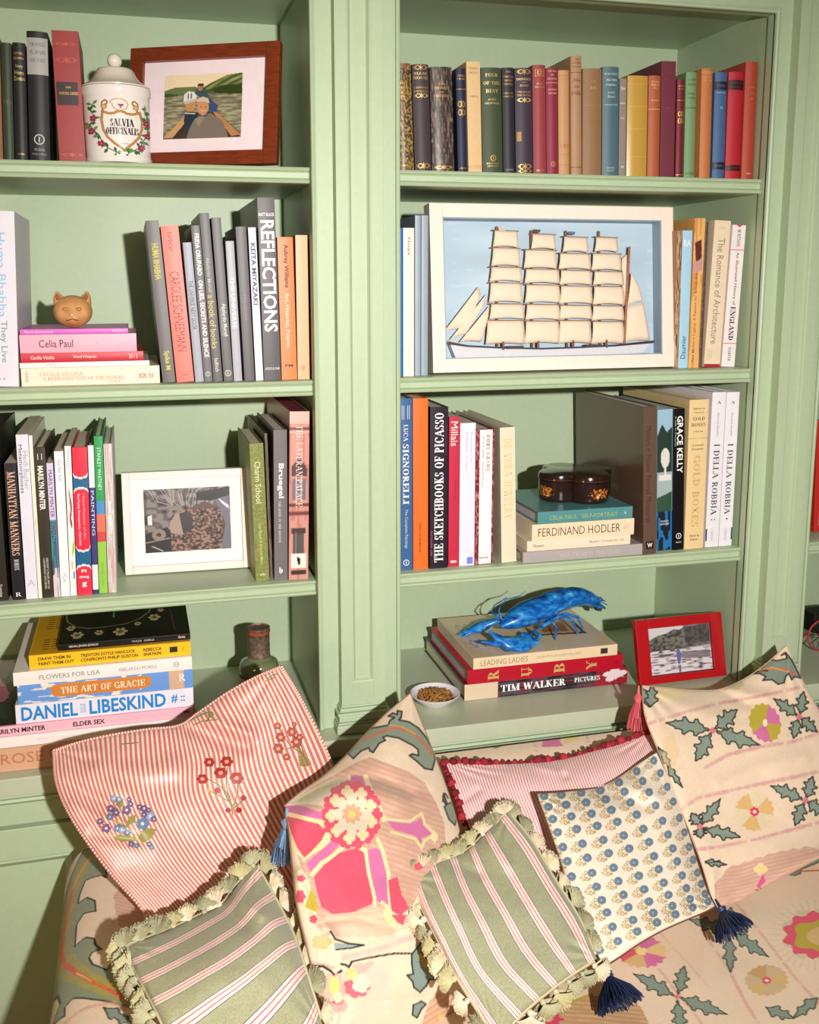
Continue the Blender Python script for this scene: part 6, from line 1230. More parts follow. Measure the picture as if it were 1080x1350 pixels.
# P1: satin ticking with embroidered sprays
def spray(p, kind, pts):
    if kind == 'blue':
        st, lf, bl, bl2, pu = (128, 116, 66), (146, 138, 70), (92, 130, 176), (136, 160, 196), (112, 84, 130)
        p.line([(162, 1068), (164, 1082), (172, 1096), (182, 1110), (189, 1122)], 2, st)
        for L_ in ([(164, 1087), (150, 1081), (158, 1091), (168, 1091)], [(166, 1090), (170, 1077), (179, 1074), (178, 1084)], [(148, 1104), (158, 1100), (176, 1104), (182, 1108), (160, 1110)], [(182, 1106), (186, 1096), (196, 1092), (207, 1093), (200, 1105), (190, 1111)], [(152, 1060), (162, 1053), (164, 1062), (158, 1065)]): p.poly(L_, lf); p.line(L_+[L_[0]], .8, (110, 104, 60))
        r = np.random.RandomState(1)
        for k, (x, y, c, q) in enumerate([(150, 1053, bl2, 4), (157, 1054, bl2, 3), (146, 1066, pu, 4), (153, 1071, pu, 4), (145, 1077, bl, 3.6), (167, 1068, pu, 5), (172, 1060, pu, 3), (170, 1054, pu, 2.5), (132, 1083, pu, 3.5), (140, 1092, pu, 5), (134, 1088, (170, 90, 110), 3), (155, 1092, bl, 4), (161, 1094, bl2, 4), (188, 1086, bl, 6.5), (198, 1076, bl2, 5.5), (203, 1080, pu, 3), (190, 1066, pu, 4), (184, 1064, pu, 3), (196, 1068, pu, 2.5), (190, 1074, pu, 3), (173, 1113, pu, 3), (180, 1115, bl, 2.5), (197, 1113, pu, 3), (200, 1117, bl, 2.5), (168, 1098, bl, 3)]):
            p.disc(x, y, q+.9, q+.9, (74, 66, 104), .9, lob=5, amp=.16); p.disc(x, y, q, q, c, lob=5, amp=.16); p.disc(x, y, q*.35, q*.35, (230, 214, 190))
    elif kind == 'red':
        st, rd, ol = (122, 106, 60), (166, 38, 42), (124, 112, 56)
        for q in ([(307, 1074), (303, 1050), (290, 1036), (276, 1028)], [(306, 1062), (296, 1046), (290, 1024)], [(308, 1062), (314, 1044), (313, 1030)], [(308, 1066), (320, 1056), (322, 1052)], [(304, 1058), (284, 1046), (274, 1042)], [(302, 1050), (298, 1034), (300, 1012)]): p.line(q, 2.2, st)
        for (x, y, q) in ((276, 1005, 6), (299, 1004, 7), (291, 1019, 7.5), (267, 1027, 6.5), (312, 1026, 8), (287, 1042, 3.5), (321, 1052, 3.2), (315, 1068, 3.5), (301, 1068, 3)):
            p.disc(x, y, q+.9, q*.85+.9, (110, 24, 30), .9, lob=6, amp=.12); p.disc(x, y, q, q*.85, rd, lob=6, amp=.12); p.disc(x, y, q*.4, q*.35, (226, 160, 120)) if q > 5 else None
        for k in range(24): x, y = 284+(k*7) % 34, 1030+(k*11) % 36; p.line([(x, y), (x+3, y-3)], 1.2, ol)
        p.disc(275, 1042, 2.5, 2.5, (226, 160, 60))
    else:
        st, rd, ol = (120, 106, 56), (172, 80, 70), (104, 92, 46)
        for q in ([(405, 1006), (398, 994), (384, 984), (374, 972), (372, 962)], [(404, 1004), (396, 988), (390, 974), (386, 962)], [(400, 998), (392, 984), (376, 988)], [(406, 1008), (400, 992), (396, 978)]): p.line(q, 2.2, st)
        for (x, y, q) in ((366, 957, 4), (385, 965, 5.5), (391, 978, 6), (370, 972, 5.5), (367, 987, 6), (378, 998, 4), (388, 955, 2.5), (395, 972, 4)): p.disc(x, y, q+.8, q+.8, (120, 50, 44), .9, lob=6, amp=.12); p.disc(x, y, q, q, rd, lob=6, amp=.12); p.disc(x, y, q*.4, q*.4, (220, 170, 130))
        for k in range(18): a = -.4-1.6*k/18; p.line([(406-k*.6, 1010), (406+14*math.cos(a)-8, 1012+20*math.sin(a)+4)], 1.5, ol if k % 2 else (156, 138, 80))
def p1(p):
    spray(p, 'blue', 0); spray(p, 'red', 0); spray(p, 'pink', 0); k = (96, 88, 44)
    for q in ([(250, 950), (262, 944), (276, 938)], [(255, 956), (268, 950), (286, 949)], [(272, 952), (280, 940)], [(352, 895), (360, 890), (366, 888)], [(350, 898), (362, 893)], [(160, 981), (172, 980), (182, 979)]): p.line(q, 2, k)
    p.disc(278, 942, 4, 4, (150, 134, 70), lob=5)
N1 = [[(71, 990), (105, 979), (150, 969), (195, 962), (236, 957), (262, 940), (300, 914), (338, 893), (371, 879)],
      [(76, 1035), (115, 1030), (155, 1022), (200, 1014), (245, 1005), (285, 988), (325, 965), (362, 945), (400, 928)],
      [(98, 1083), (135, 1080), (172, 1073), (210, 1065), (250, 1055), (294, 1040), (338, 1022), (382, 1005), (437, 1006)],
      [(146, 1150), (178, 1146), (210, 1140), (246, 1131), (285, 1120), (327, 1105), (370, 1090), (415, 1076), (455, 1068)],
      [(200, 1214), (230, 1210), (262, 1204), (296, 1196), (332, 1185), (370, 1171), (410, 1156), (448, 1140), (482, 1128)],
      [(270, 1330), (298, 1322), (328, 1312), (358, 1302), (388, 1290), (418, 1275), (448, 1260), (478, 1245), (505, 1225)]]
SAT = stripe_fabric('satin')
P1, F1, XY1, _ = cushion('throw_pillow', 'red and white striped pillow embroidered with blue and red flower sprays', N1, (-.17, -.13, -.43, -.25), .045, 460, 440, p1, SAT,
    folds=[([(250, 958), (268, 965), (300, 978), (325, 985)], 9, -.008), ([(262, 940), (285, 952), (330, 968)], 8, .006), ([(80, 1010), (120, 1030), (165, 1045)], 14, .006), ([(95, 1060), (130, 1078), (160, 1084)], 7, .004), ([(120, 1100), (150, 1105), (180, 1108)], 8, -.004), ([(90, 1030), (120, 1050), (150, 1062)], 6, -.004), ([(130, 1010), (180, 1020), (230, 1012)], 16, .006)], seed=3, pw=.5, wr=.0018, thick=.028)
PIPM = mat((238, 206, 196), .6, 'cloth'); PIPR = mat((200, 110, 98), .6, 'cloth')
for s_ in 'tlr':
    pts = edge_path(F1, s_, 0, 1, 181); w_, r_m = MB(), MB()
    for i in range(0, 180, 2): (w_).tube(pts[i:i+2], .0028, 7); r_m.tube(pts[i+1:i+3], .0028, 7)
    a_ = w_.build('piping', PIPM, P1, smooth=True); b_ = r_m.build('piping_stripe', PIPR, a_, smooth=True); a_['kind'] = 'stuff'; b_['kind'] = 'stuff'

# tassels
def thread_mat(c, c2): 
    m = mat(c, .55, 'cloth', spec=.4); return m
def tassel(parent, top, d, L, c, cd, spread=.35, head=.0085, name='tassel', n=64, seed=1):
    """hanging tassel: cord loop, bound head, skirt of threads"""
    o = link(name, None, parent); top = Vector(top); d = Vector(d).normalized(); s = d.orthogonal().normalized(); q = d.cross(s); r_ = random.Random(seed)
    m, md = mat(c, .5, 'cloth', spec=.5), mat(cd, .5, 'cloth', spec=.5)
    h0_ = top; h1_ = top+d*L*.12; h2_ = top+d*L*.34
    MB().tube([top-d*L*.12, h1_], .0022, 7).build('tassel', m, parent, smooth=True) if False else None
    bpy.data.objects.remove(o)
    hd_ = MB().tube([tuple(top-d*.006), tuple(top), tuple(h1_), tuple(h1_+d*.004), tuple(h1_+d*L*.07), tuple(h2_-d*L*.04), tuple(h2_), tuple(h2_+d*L*.05)], [.0015, .0022, .0026, head*.75, head, head*.8, head*.62, head*.95], 16).build(name, m, parent, smooth=True)
    MB().tube([tuple(h2_-d*.0022), tuple(h2_), tuple(h2_+d*.0022)], [head*.72, head*.86, head*.72], 14).build('binding', md, hd_, smooth=True)
    for tone in (0, 1):
        sk = MB()
        for k in range(n):
            a = 2*PI*k/n+tone*.05; rr = math.sqrt(r_.random()) if k % 3 else 1.0; e = L*(.58+.08*r_.random()); dr = s*math.cos(a)+q*math.sin(a)
            b0 = h2_+dr*head*.8*rr; b1 = h2_+d*e*.5+dr*(head*.9+L*spread*.32)*rr; b2 = h2_+d*e+dr*(head*.8+L*spread*.5)*rr+s*r_.gauss(0, .001)+q*r_.gauss(0, .001)
            sk.tube([tuple(b0), tuple(b1), tuple(b2)], .0008, 4, False)
        so_ = sk.build('skirt', m if tone else md, hd_, smooth=True); so_['kind'] = 'stuff'
    return hd_

# P2 / P4 green striped cushions with tufted fringe
GV, GH = stripe_fabric('green_v'), stripe_fabric('green_h')
def tuft_mesh(c, seed):
    """fan of cut cotton threads tied at its foot: a ribbed shell with a ragged rim"""
    r_ = random.Random(seed); m = MB(); m.ball((0, 0, 0), .0038, 8, 6); N = 44; K = 5; vs = []; fs = []
    spread = 1.15
    for side in (0, 1):
        i0 = len(vs)
        for k in range(N):
            a = -spread+2*spread*k/(N-1); rib = (k % 2)*.0019; L = .0166+.0028*r_.random()-(.0016 if k % 2 else 0)
            for j in range(K):
                t = j/(K-1); th = (.0026+.0052*math.sin(PI*min(1, t*.62+.12))*(math.cos(a*.9)*.5+.6)) - rib*t
                vs.append((math.sin(a)*L*t, (-1 if side else 1)*th*(1 if t < .95 else .82), math.cos(a)*L*t))
        for k in range(N-1):
            for j in range(K-1):
                q = (i0+k*K+j, i0+k*K+j+1, i0+(k+1)*K+j+1, i0+(k+1)*K+j); fs.append(q if side else q[::-1])
    h = N*K
    for k in range(N-1): fs.append((k*K+K-1, (k+1)*K+K-1, h+(k+1)*K+K-1, h+k*K+K-1))
    m.add(vs, fs)
    for k in range(26):
        a = -spread+2*spread*r_.random(); d = Vector((math.sin(a), r_.gauss(0, .25), math.cos(a))).normalized(); m.tube([tuple(d*.012), tuple(d*(.0185+.002*r_.random()))], [.0009, .0005], 4)
    return m.mesh('tuft', mat(c, .8, 'cloth'))
TUFTS = [tuft_mesh(c, i) for i, c in enumerate(((228, 218, 190), (178, 174, 142), (208, 200, 158), (226, 214, 190), (192, 188, 154)))]
def fringe(o, Pf, XY, side, a, b, n, out, seed=0, tuck=.004):
    """tufts along one edge; out: direction in the picture plane that points off the cushion"""
    pts = edge_path(Pf, side, a, b, n); r_ = random.Random(seed)
    od = (Vector(_R)*out[0]-Vector(_U)*out[1]).normalized(); vw = Vector(-_F)
    cord = MB().tube(edge_path(Pf, side, a, b, 40), .0026, 7).build('fringe_cord', mat((196, 188, 150), .8, 'cloth'), o, smooth=True)
    for i, p_ in enumerate(pts):
        c = Vector(p_)+vw*(tuck+.003*r_.random())+od*(.004 if tuck > 0 else -.003); t = link('tuft', TUFTS[(i*2+seed+r_.randrange(2)) % 5], o)
        z = (od+Vector((r_.gauss(0, .28), r_.gauss(0, .2), r_.gauss(0, .28)))).normalized(); y = (vw-z*vw.dot(z)).normalized(); x = y.cross(z); s_ = .9+.35*r_.random()
        Mx = Matrix.Identity(4)
        for k in range(3): Mx[k][0], Mx[k][1], Mx[k][2], Mx[k][3] = x[k]*s_, y[k]*s_, z[k]*s_, c[k]
        t.matrix_world = Mx
# P3 suzani centre
def p3(p):
    T2 = (222, 186, 160); YL = (240, 212, 160)
    p.poly([(376, 1062), (410, 1038), (440, 1022), (470, 1005), (488, 998), (510, 1006), (540, 1018), (560, 1032), (576, 1060), (586, 1085), (588, 1115), (570, 1150), (540, 1200), (420, 1215), (390, 1120)], DUST, hatch=(1.9, 7, .3))
    p.poly([(376, 1062), (412, 1040), (440, 1026), (466, 1024), (470, 1050), (430, 1062), (400, 1060)], (214, 200, 170)); p.line([(395, 1056), (420, 1040), (446, 1034)], 4, (190, 186, 120), .6)
    # pale border of the shield, then the red and magenta panels
    p.poly([(377, 1066), (430, 1082), (450, 1092), (440, 1110), (400, 1134), (386, 1120)], YL); p.poly([(378, 1076), (396, 1080), (420, 1086), (430, 1096), (424, 1108), (402, 1132), (392, 1118), (384, 1098)], PINK)
    p.poly([(376, 1062), (396, 1062), (432, 1074), (434, 1082), (410, 1078), (378, 1070)], MAG)
    p.poly([(404, 1138), (440, 1106), (450, 1110), (440, 1122), (412, 1152), (408, 1148)], MAG); p.line([(400, 1134), (436, 1104)], 4, YL); p.line([(412, 1152), (424, 1138), (446, 1124), (455, 1112), (470, 1116), (482, 1122)], 6, YL)
    p.poly([(414, 1156), (428, 1140), (448, 1124), (470, 1118), (480, 1124), (484, 1150), (494, 1180), (490, 1192), (462, 1204), (440, 1206), (424, 1196), (418, 1176)], PINK)
    p.poly([(496, 1118), (504, 1122), (510, 1150), (514, 1180), (512, 1196), (494, 1186), (488, 1150), (480, 1122)], MAG); p.line([(482, 1120), (486, 1150), (494, 1184), (494, 1194)], 5, YL); p.line([(498, 1106), (504, 1120), (512, 1150), (514, 1184), (516, 1200), (504, 1190)], 5.5, YL)
    p.poly([(463, 1022), (480, 1023), (486, 1048), (470, 1044), (462, 1036)], MAG); p.line([(460, 1024), (460, 1044)], 4, YL); p.line([(482, 1024), (490, 1048), (500, 1066), (506, 1080)], 7, YL)
    p.poly([(510, 1082), (540, 1086), (550, 1082), (558, 1078), (558, 1088), (570, 1100), (556, 1104), (556, 1114), (548, 1102), (520, 1094)], MAG); p.line([(508, 1080), (540, 1083), (556, 1072), (560, 1086), (574, 1100), (560, 1108), (556, 1118), (548, 1106), (516, 1097)], 3.5, YL)
    p.poly([(572, 1094), (578, 1102), (574, 1112), (566, 1104)], YL)
    # rosette
    for k in range(14): a = 2*PI*k/14; p.disc(464+31*math.cos(a), 1074+36*math.sin(a), 8.5, 9, PINK, lob=5, amp=.2)
    p.disc(464, 1074, 32, 36, PINK, lob=12, amp=.06)
    for k in range(9): a = 2*PI*k/9+.3; p.disc(464+27*math.cos(a), 1074+31*math.sin(a), 6.5, 7, (232, 206, 160), lob=4, amp=.25)
    p.disc(464, 1074, 22, 25, (216, 202, 176), lob=8, amp=.2); p.disc(464, 1073, 11, 11, (214, 160, 130), lob=9, amp=.25); p.disc(464, 1074, 5, 5, (236, 196, 120), lob=5)
    p.poly([(512, 1160), (524, 1156), (530, 1180), (540, 1196), (528, 1208), (516, 1200)], PINK); p.poly([(545, 1140), (558, 1134), (560, 1144), (548, 1148)], PINK)
    p.poly([(396, 1142), (408, 1160), (412, 1190), (420, 1210), (404, 1204), (388, 1150)], (222, 200, 168)); p.poly([(410, 1172), (416, 1180), (420, 1204), (402, 1196)], OLV); p.disc(397, 1158, 5, 4, PINK, lob=5); p.disc(396, 1182, 6, 8, PINK, lob=6); p.disc(413, 1212, 5, 5, PINK, lob=5)
    # lower ground: scalloped band, ribbons and blooms
    sc1 = [(430, 1206), (470, 1202), (500, 1194), (535, 1210), (545, 1222), (520, 1230)]+[(520-10*i, 1236-3*(i % 2)+(i*.2)) for i in range(9)]+[(436, 1228), (426, 1216)]
    p.poly(sc1, (224, 184, 160), .9, hatch=(1.5, 6, .3)); p.poly([(505, 1200), (514, 1196), (524, 1214), (520, 1224), (508, 1214)], YL); p.poly([(516, 1206), (536, 1206), (532, 1220), (524, 1216)], PINK)
    p.poly([(440, 1243), (460, 1244), (478, 1246), (460, 1250), (442, 1252)], (150, 164, 156)); p.line([(436, 1228), (442, 1238), (460, 1244), (480, 1246)], 2.7, OUT); p.line([(480, 1246), (462, 1250), (443, 1252)], 2.2, OUT); p.disc(424, 1242, 12, 9, TAN, .9, lob=5)
    ribbon(p, [(448, 1264), (480, 1256), (515, 1246), (545, 1234)], 7, (228, 180, 172)); ribbon(p, [(408, 1268), (440, 1276)], 4)
    p.line([(412, 1274), (426, 1274), (436, 1280), (441, 1286), (450, 1280)], 3.5, OUT); p.line([(450, 1271), (456, 1272), (460, 1275), (464, 1268)], 3.1, OUT); p.line([(464, 1268), (490, 1262), (520, 1257), (545, 1257)], 2.7, OUT)
    g = [(543, 1258), (556, 1242), (572, 1240), (562, 1246), (556, 1256), (566, 1266), (578, 1282), (578, 1290), (566, 1292), (562, 1300), (554, 1308), (546, 1302), (544, 1294), (537, 1286), (545, 1284), (543, 1270)]
    p.poly(g, (126, 144, 138)); p.poly([(550, 1258), (560, 1256), (566, 1276), (556, 1274)], (180, 168, 90)); p.line(g+[g[0]], 2.5, OUT)
    p.poly([(545, 1325), (556, 1320), (562, 1324), (556, 1330), (550, 1342), (544, 1338)], (126, 144, 138)); p.line([(545, 1325), (556, 1320), (562, 1324), (556, 1330), (550, 1342), (544, 1338), (545, 1325)], 2.3, OUT)
    p.disc(484, 1290, 26, 20, (226, 170, 166), .8, lob=9); p.disc(500, 1300, 22, 30, (210, 206, 184), .8); p.disc(470, 1302, 16, 12, (222, 96, 116), .9, lob=7); p.disc(476, 1296, 11, 12, (216, 214, 190), lob=5); p.disc(464, 1284, 7, 8, (226, 204, 130))
    p.disc(440, 1306, 14, 22, (224, 176, 160), .8, lob=6); p.disc(446, 1326, 12, 8, (216, 80, 106), lob=7); p.disc(441, 1300, 7, 12, (236, 206, 120)); p.disc(446, 1315, 6, 8, (222, 214, 180)); p.disc(470, 1335, 34, 16, (208, 206, 184), .7, lob=7)
    p.poly([(556, 1350), (566, 1320), (580, 1304), (600, 1310), (620, 1350), (600, 1370)], (196, 150, 120), hatch=(1, 7, .4)); p.poly([(578, 1336), (590, 1344), (596, 1360), (582, 1356)], (206, 186, 90))
    # leaf near the tip
    gl = [(455, 990), (470, 970), (490, 960), (512, 956), (514, 950), (520, 946), (512, 944), (518, 940), (524, 942), (524, 937), (530, 938), (529, 946), (526, 949), (540, 952), (552, 960), (562, 972), (570, 986), (574, 1000), (572, 1008), (570, 1015), (560, 1013), (550, 1004), (540, 996), (544, 994), (552, 996), (551, 988), (545, 983), (526, 973), (510, 970), (505, 972), (508, 976), (500, 980), (492, 992), (488, 990), (486, 986), (476, 990), (466, 1000)]
    p.poly(gl, (134, 146, 128)); p.line(gl+[gl[0]], 2.4, OUT); p.line([(480, 975), (500, 966), (520, 959), (540, 964), (556, 976), (570, 994)], 3.2, (204, 106, 76)); p.line([(512, 956), (530, 958), (548, 968)], 2, (214, 170, 70), .8)
    g2 = [(585, 1046), (584, 1056), (589, 1060), (586, 1064), (592, 1080), (600, 1088), (604, 1070), (594, 1058), (590, 1060)]
    p.poly(g2, (134, 146, 128)); p.line(g2+[g2[0]], 2.1, OUT); p.line([(588, 1062), (584, 1050), (587, 1046), (591, 1052)], 2.2, OUT)
    cloth_grain(p)
N3 = [[(375, 1062), (398, 1043), (425, 1024), (452, 1000), (478, 972), (508, 942), (541, 914)],
      [(381, 1098), (410, 1076), (440, 1056), (470, 1035), (502, 1012), (532, 990), (566, 978)],
      [(385, 1140), (418, 1122), (452, 1104), (486, 1086), (520, 1068), (552, 1052), (590, 1042)],
      [(392, 1195), (430, 1182), (468, 1168), (504, 1154), (540, 1140), (575, 1126), (610, 1110)],
      [(408, 1262), (448, 1252), (488, 1242), (526, 1230), (562, 1218), (598, 1206), (632, 1195)],
      [(440, 1385), (478, 1378), (515, 1370), (552, 1360), (588, 1346), (622, 1330), (652, 1312)]]
P3, F3, XY3, _ = cushion('throw_pillow', 'tall cream embroidery-print pillow with a large pink rosette and magenta arms', N3, (-.36, -.125, -.57, -.46), .06, 300, 420, p3, None,
    folds=[([(376, 1066), (405, 1046), (440, 1028), (470, 1024), (505, 1030), (540, 1046)], 7, -.006), ([(385, 1085), (430, 1052), (470, 1044), (520, 1054)], 20, .010), ([(392, 1150), (405, 1185), (420, 1215), (440, 1235)], 7, .006), ([(398, 1165), (412, 1200), (430, 1228)], 5, -.006), ([(420, 1215), (470, 1208), (520, 1222)], 8, -.005), ([(480, 1016), (520, 1030), (560, 1045)], 10, -.004), ([(465, 990), (440, 1010)], 6, .004), ([(450, 1330), (500, 1322), (560, 1318)], 8, -.003)], seed=8, pw=.5, thick=.03, wr=.0022, group=None)
piping(P3, F3, 'tlr', mat((150, 110, 84), .8, 'cloth'), .0012, 'seam')
tassel(P3, F3[2, 0]+np.array([.001, -.016, 0]), (.02, -.12, -1), .068, (126, 156, 192), (80, 110, 150), seed=2, spread=.5, n=80, head=.0095)
# P5 fine ticking with red pompom trim
N5 = [[(586, 1005), (640, 1007), (693, 1006), (740, 1001), (785, 989), (822, 978), (856, 966)], [(600, 1040), (652, 1044), (704, 1042), (752, 1036), (798, 1024), (836, 1012), (874, 1005)],
      [(618, 1092), (672, 1096), (724, 1092), (772, 1084), (818, 1074), (858, 1064), (896, 1058)], [(648, 1185), (700, 1186), (750, 1180), (796, 1172), (842, 1162), (886, 1152), (930, 1140)]]
P5, F5, XY5, _ = cushion('throw_pillow', 'pink and white fine-striped pillow trimmed with crimson pompoms, behind the blue flowered one', N5, (-.165, -.165, -.33, -.33), .03, 160, 120, None, stripe_fabric('ticking'), seed=14,
    folds=[([(700, 1003), (715, 1012), (740, 1016)], 6, .004), ([(725, 1000), (733, 1010), (745, 1024)], 5, -.004), ([(598, 1062), (612, 1055), (630, 1042)], 5, -.004)], pw=.5)
pm = [MB().ball((0, 0, 0), .0055, 9, 6).mesh('pompom', mat(c, .8, 'cloth'), smooth='all') for c in ((142, 24, 42), (112, 14, 30), (168, 40, 54))]
for me in pm:
    rr = np.random.RandomState(len(me.name))
    for v_ in me.vertices: v_.co *= 1+.35*(rr.rand()-.5)
r_ = random.Random(4)
for side, n_, out in (('t', 40, (0, -1)), ('l', 20, (-1, .3))):
    MB().tube(edge_path(F5, side, 0, 1, 50), .0022, 7).build('pompom_cord', mat((150, 24, 42), .8, 'cloth'), P5, smooth=True)
    for i, q in enumerate(edge_path(F5, side, 0.01, .99, n_)):
        od = np.array(_R)*out[0]-np.array(_U)*out[1]; c = q+od*(.0015+.003*r_.random())-_F*.002*r_.random()
        t = link('pompom', pm[i % 3], P5); t.location = c; s_ = .6+.95*r_.random()**1.6; t.scale = (s_, s_, s_*.9); t.rotation_euler = (r_.random()*3, r_.random()*3, 0)
# P7 suzani right
def p7(p):
    ribbon(p, [(852, 955), (900, 940), (945, 928), (985, 921), (1015, 915), (1060, 905)], 4.5); ribbon(p, [(930, 1012), (960, 995), (1000, 985), (1045, 978), (1085, 965)], 5); ribbon(p, [(900, 1066), (920, 1052), (960, 1043), (1000, 1034), (1050, 1024), (1100, 1012)], 5); ribbon(p, [(905, 1122), (950, 1116), (1000, 1106), (1050, 1092), (1120, 1074)], 5)
    cross(p, (940, 963), [(878, 953), (972, 936), (1002, 982), (917, 1003)], 11.5); cross(p, (1054, 945), [(1020, 921), (1060, 912), (1078, 965), (1046, 973)], 8.5); cross(p, (923, 1090), [(950, 1053), (976, 1104), (924, 1105), (912, 1072)], 9); cross(p, (1062, 1055), [(1016, 1036), (1072, 1024), (1092, 1074), (1048, 1088)], 9.5)
    flower(p, (1009, 953), 20, 26, [MAG, OLV, MAG, OLV, OLV], None, 5, -.9, -.35); p.disc(1009, 953, 3, 5, (240, 220, 190))
    flower(p, (995, 1070), 25, 25, [(222, 204, 168), (216, 176, 116)], ((216, 60, 90), (246, 226, 214)), 6, .2); p.disc(882, 913, 19, 9, (226, 206, 158), .8, lob=6)
    leaf(p, (846, 906), (856, 932), 9, 2, 1); leaf(p, (858, 932), (860, 902), 9, 2, 0)
    g = [(990, 888), (1004, 884), (1012, 884), (1000, 880), (1012, 868), (1024, 871), (1038, 868), (1036, 862), (1030, 864), (1036, 860), (1044, 870), (1052, 886), (1056, 894), (1048, 892), (1044, 896), (1040, 888), (1036, 892), (1034, 900), (1026, 902), (1018, 896), (1006, 897), (1010, 892), (1002, 888)]
    p.poly(g, (122, 138, 122)); p.line(g+[g[0]], 2.2, OUT); p.line([(1000, 880), (1016, 882), (1034, 882), (1050, 890)], 3, (200, 104, 66)); p.line([(1002, 884), (1018, 880), (1040, 886)], 1.2, (226, 190, 110))
    p.disc(968, 902, 12, 7, (190, 180, 140), .7, lob=5); p.disc(956, 905, 6, 5, (220, 180, 140), .8)
    leaf(p, (868, 985), (884, 1012), 6, 2, 1); leaf(p, (880, 1010), (900, 1038), 5, 2, 0); p.disc(884, 990, 10, 22, (222, 190, 140), .5, lob=5); p.disc(850, 948, 3, 5, PINK)
    p.poly([(944, 1195), (942, 1165), (952, 1156)]+[(958+8*i, 1146-2.6*i-(3 if i % 2 else 0)+max(0, i-8)*1.2) for i in range(15)]+[(1110, 1130), (1120, 1180), (1000, 1210)], (206, 160, 142), hatch=(1.35, 5, .3))
    p.disc(1003, 1146, 8, 7, (236, 210, 150), lob=4, amp=.2); p.poly([(1006, 1152), (1010, 1162), (1000, 1172), (998, 1168)], (212, 90, 140)); p.line([(996, 1173), (1002, 1174), (1003, 1171)], 1.2, OUT)
    leaf(p, (930, 1136), (958, 1140), 5, 2, 0); p.line([(930, 1138), (950, 1136)], 1.3, OUT); cloth_grain(p)
N7 = [[(847, 904), (880, 907), (915, 910), (948, 909), (978, 897), (1008, 877), (1037, 851)], [(851, 945), (885, 952), (922, 958), (960, 956), (998, 945), (1036, 932), (1070, 918)], [(872, 1000), (908, 1012), (948, 1018), (988, 1014), (1028, 1002), (1068, 990), (1105, 975)],
      [(898, 1070), (934, 1082), (974, 1086), (1016, 1080), (1058, 1068), (1100, 1052), (1140, 1035)], [(922, 1130), (958, 1140), (996, 1136), (1038, 1122), (1080, 1108), (1122, 1092), (1165, 1076)], [(943, 1198), (970, 1190), (1000, 1174), (1040, 1152), (1082, 1130), (1130, 1110), (1185, 1092)]]
P7, F7, XY7, _ = cushion('throw_pillow', 'large cream embroidery-print pillow with leafy crosses and rosettes, at the right end of the sofa', N7, (-.13, -.10, -.41, -.34), .045, 270, 300, p7, None,
    folds=[([(950, 908), (965, 918), (985, 928)], 7, -.004), ([(960, 902), (985, 915), (1010, 918)], 8, .004), ([(905, 930), (945, 945)], 14, .004), ([(950, 1035), (1000, 1012), (1060, 998)], 10, .003)], seed=22, thick=.028, pw=.5)
piping(P7, F7, 'tlb', mat((196, 160, 126), .8, 'cloth'), .0012, 'seam')
tassel(P7, F7[3, 2]+np.array([-.014, -.008, .002]), (-.05, -.1, -1), .075, (222, 104, 112), (196, 70, 84), seed=5, spread=.3)
# P6 blue sprigs
def p6(p): 
    p.fill((236, 222, 204))
N6 = [[(707, 1046), (732, 1045), (760, 1042), (788, 1038), (815, 1025), (840, 1008), (866, 991)], [(721, 1084), (748, 1080), (777, 1076), (806, 1070), (834, 1058), (861, 1044), (888, 1040)], [(737, 1130), (766, 1125), (796, 1119), (826, 1112), (855, 1102), (882, 1092), (906, 1092)],
      [(751, 1178), (781, 1172), (812, 1164), (842, 1156), (871, 1146), (897, 1136), (920, 1138)], [(768, 1222), (798, 1214), (828, 1206), (858, 1197), (886, 1187), (911, 1178), (932, 1172)], [(791, 1278), (816, 1262), (842, 1244), (870, 1228), (896, 1216), (920, 1206), (944, 1196)]]
def p6(p):
    p.fill((232, 218, 200)); bl, bd, ol = (112, 132, 148), (92, 112, 132), (174, 148, 100)
    net = np.array(N6); Wv, Wu = cr_mat(6, 241), cr_mat(7, 241); G_ = np.einsum('vr,rcd,uc->vud', Wv, net, Wu)
    for j in range(13):
        for i in range(8):
            u = (i+.12)/6.6; v = (j+.42)/12.3
            if not (0 <= u <= 1 and 0 <= v <= 1): continue
            x, y = G_[int(v*240), int(u*240)]; sq = 1-.3*max(0, u-.55)*2
            def D(dx, dy, rx, ry, c, al=1.0, **k): p.disc(x+dx*sq, y+dy-.12*dx, rx*sq, ry, c, al, **k)
            D(5.6, -2.2, 5.8, 5.6, bl, lob=9, amp=.06); D(6.2, -2.6, 4.4, 4.2, bd, .55, lob=7, amp=.1); D(5.2, -2.2, 1.3, 1.2, (176, 190, 196), .8)
            p.line([(x+2*sq, y+1), (x-4*sq, y+3), (x-10*sq, y+5)], 1.0, ol, .8)
            for dx, dy, rx, ry in ((-2.6, -3.6, 2.4, 2.8), (-5.6, -.4, 2.6, 2.2), (-1.6, 5.6, 2.8, 2.8), (2.6, 5.4, 1.8, 2.2), (-6.6, 5.6, 2.2, 1.9), (-9.2, 2.2, 1.4, 1.2)): D(dx, dy, rx, ry, ol, .85)
            for dx, dy in ((-2.6, -3.4), (-5.6, -.2), (-1.6, 5.6), (-6.6, 5.6)): D(dx, dy, 1.1, 1.3, (232, 220, 196), .9)
    cloth_grain(p)
P6, F6, XY6, _ = cushion('throw_pillow', 'ivory pillow printed with small blue flowers and hung with two navy tassels', N6, (-.28, -.23, -.52, -.45), .04, 250, 290, p6, None,
    folds=[([(790, 1040), (815, 1050), (850, 1062)], 9, -.004), ([(815, 1026), (838, 1040), (868, 1052)], 9, .004)], seed=31, thick=.045, pw=.5)
piping(P6, F6, 'tlrb', mat((104, 66, 46), .8, 'cloth'), .0017)
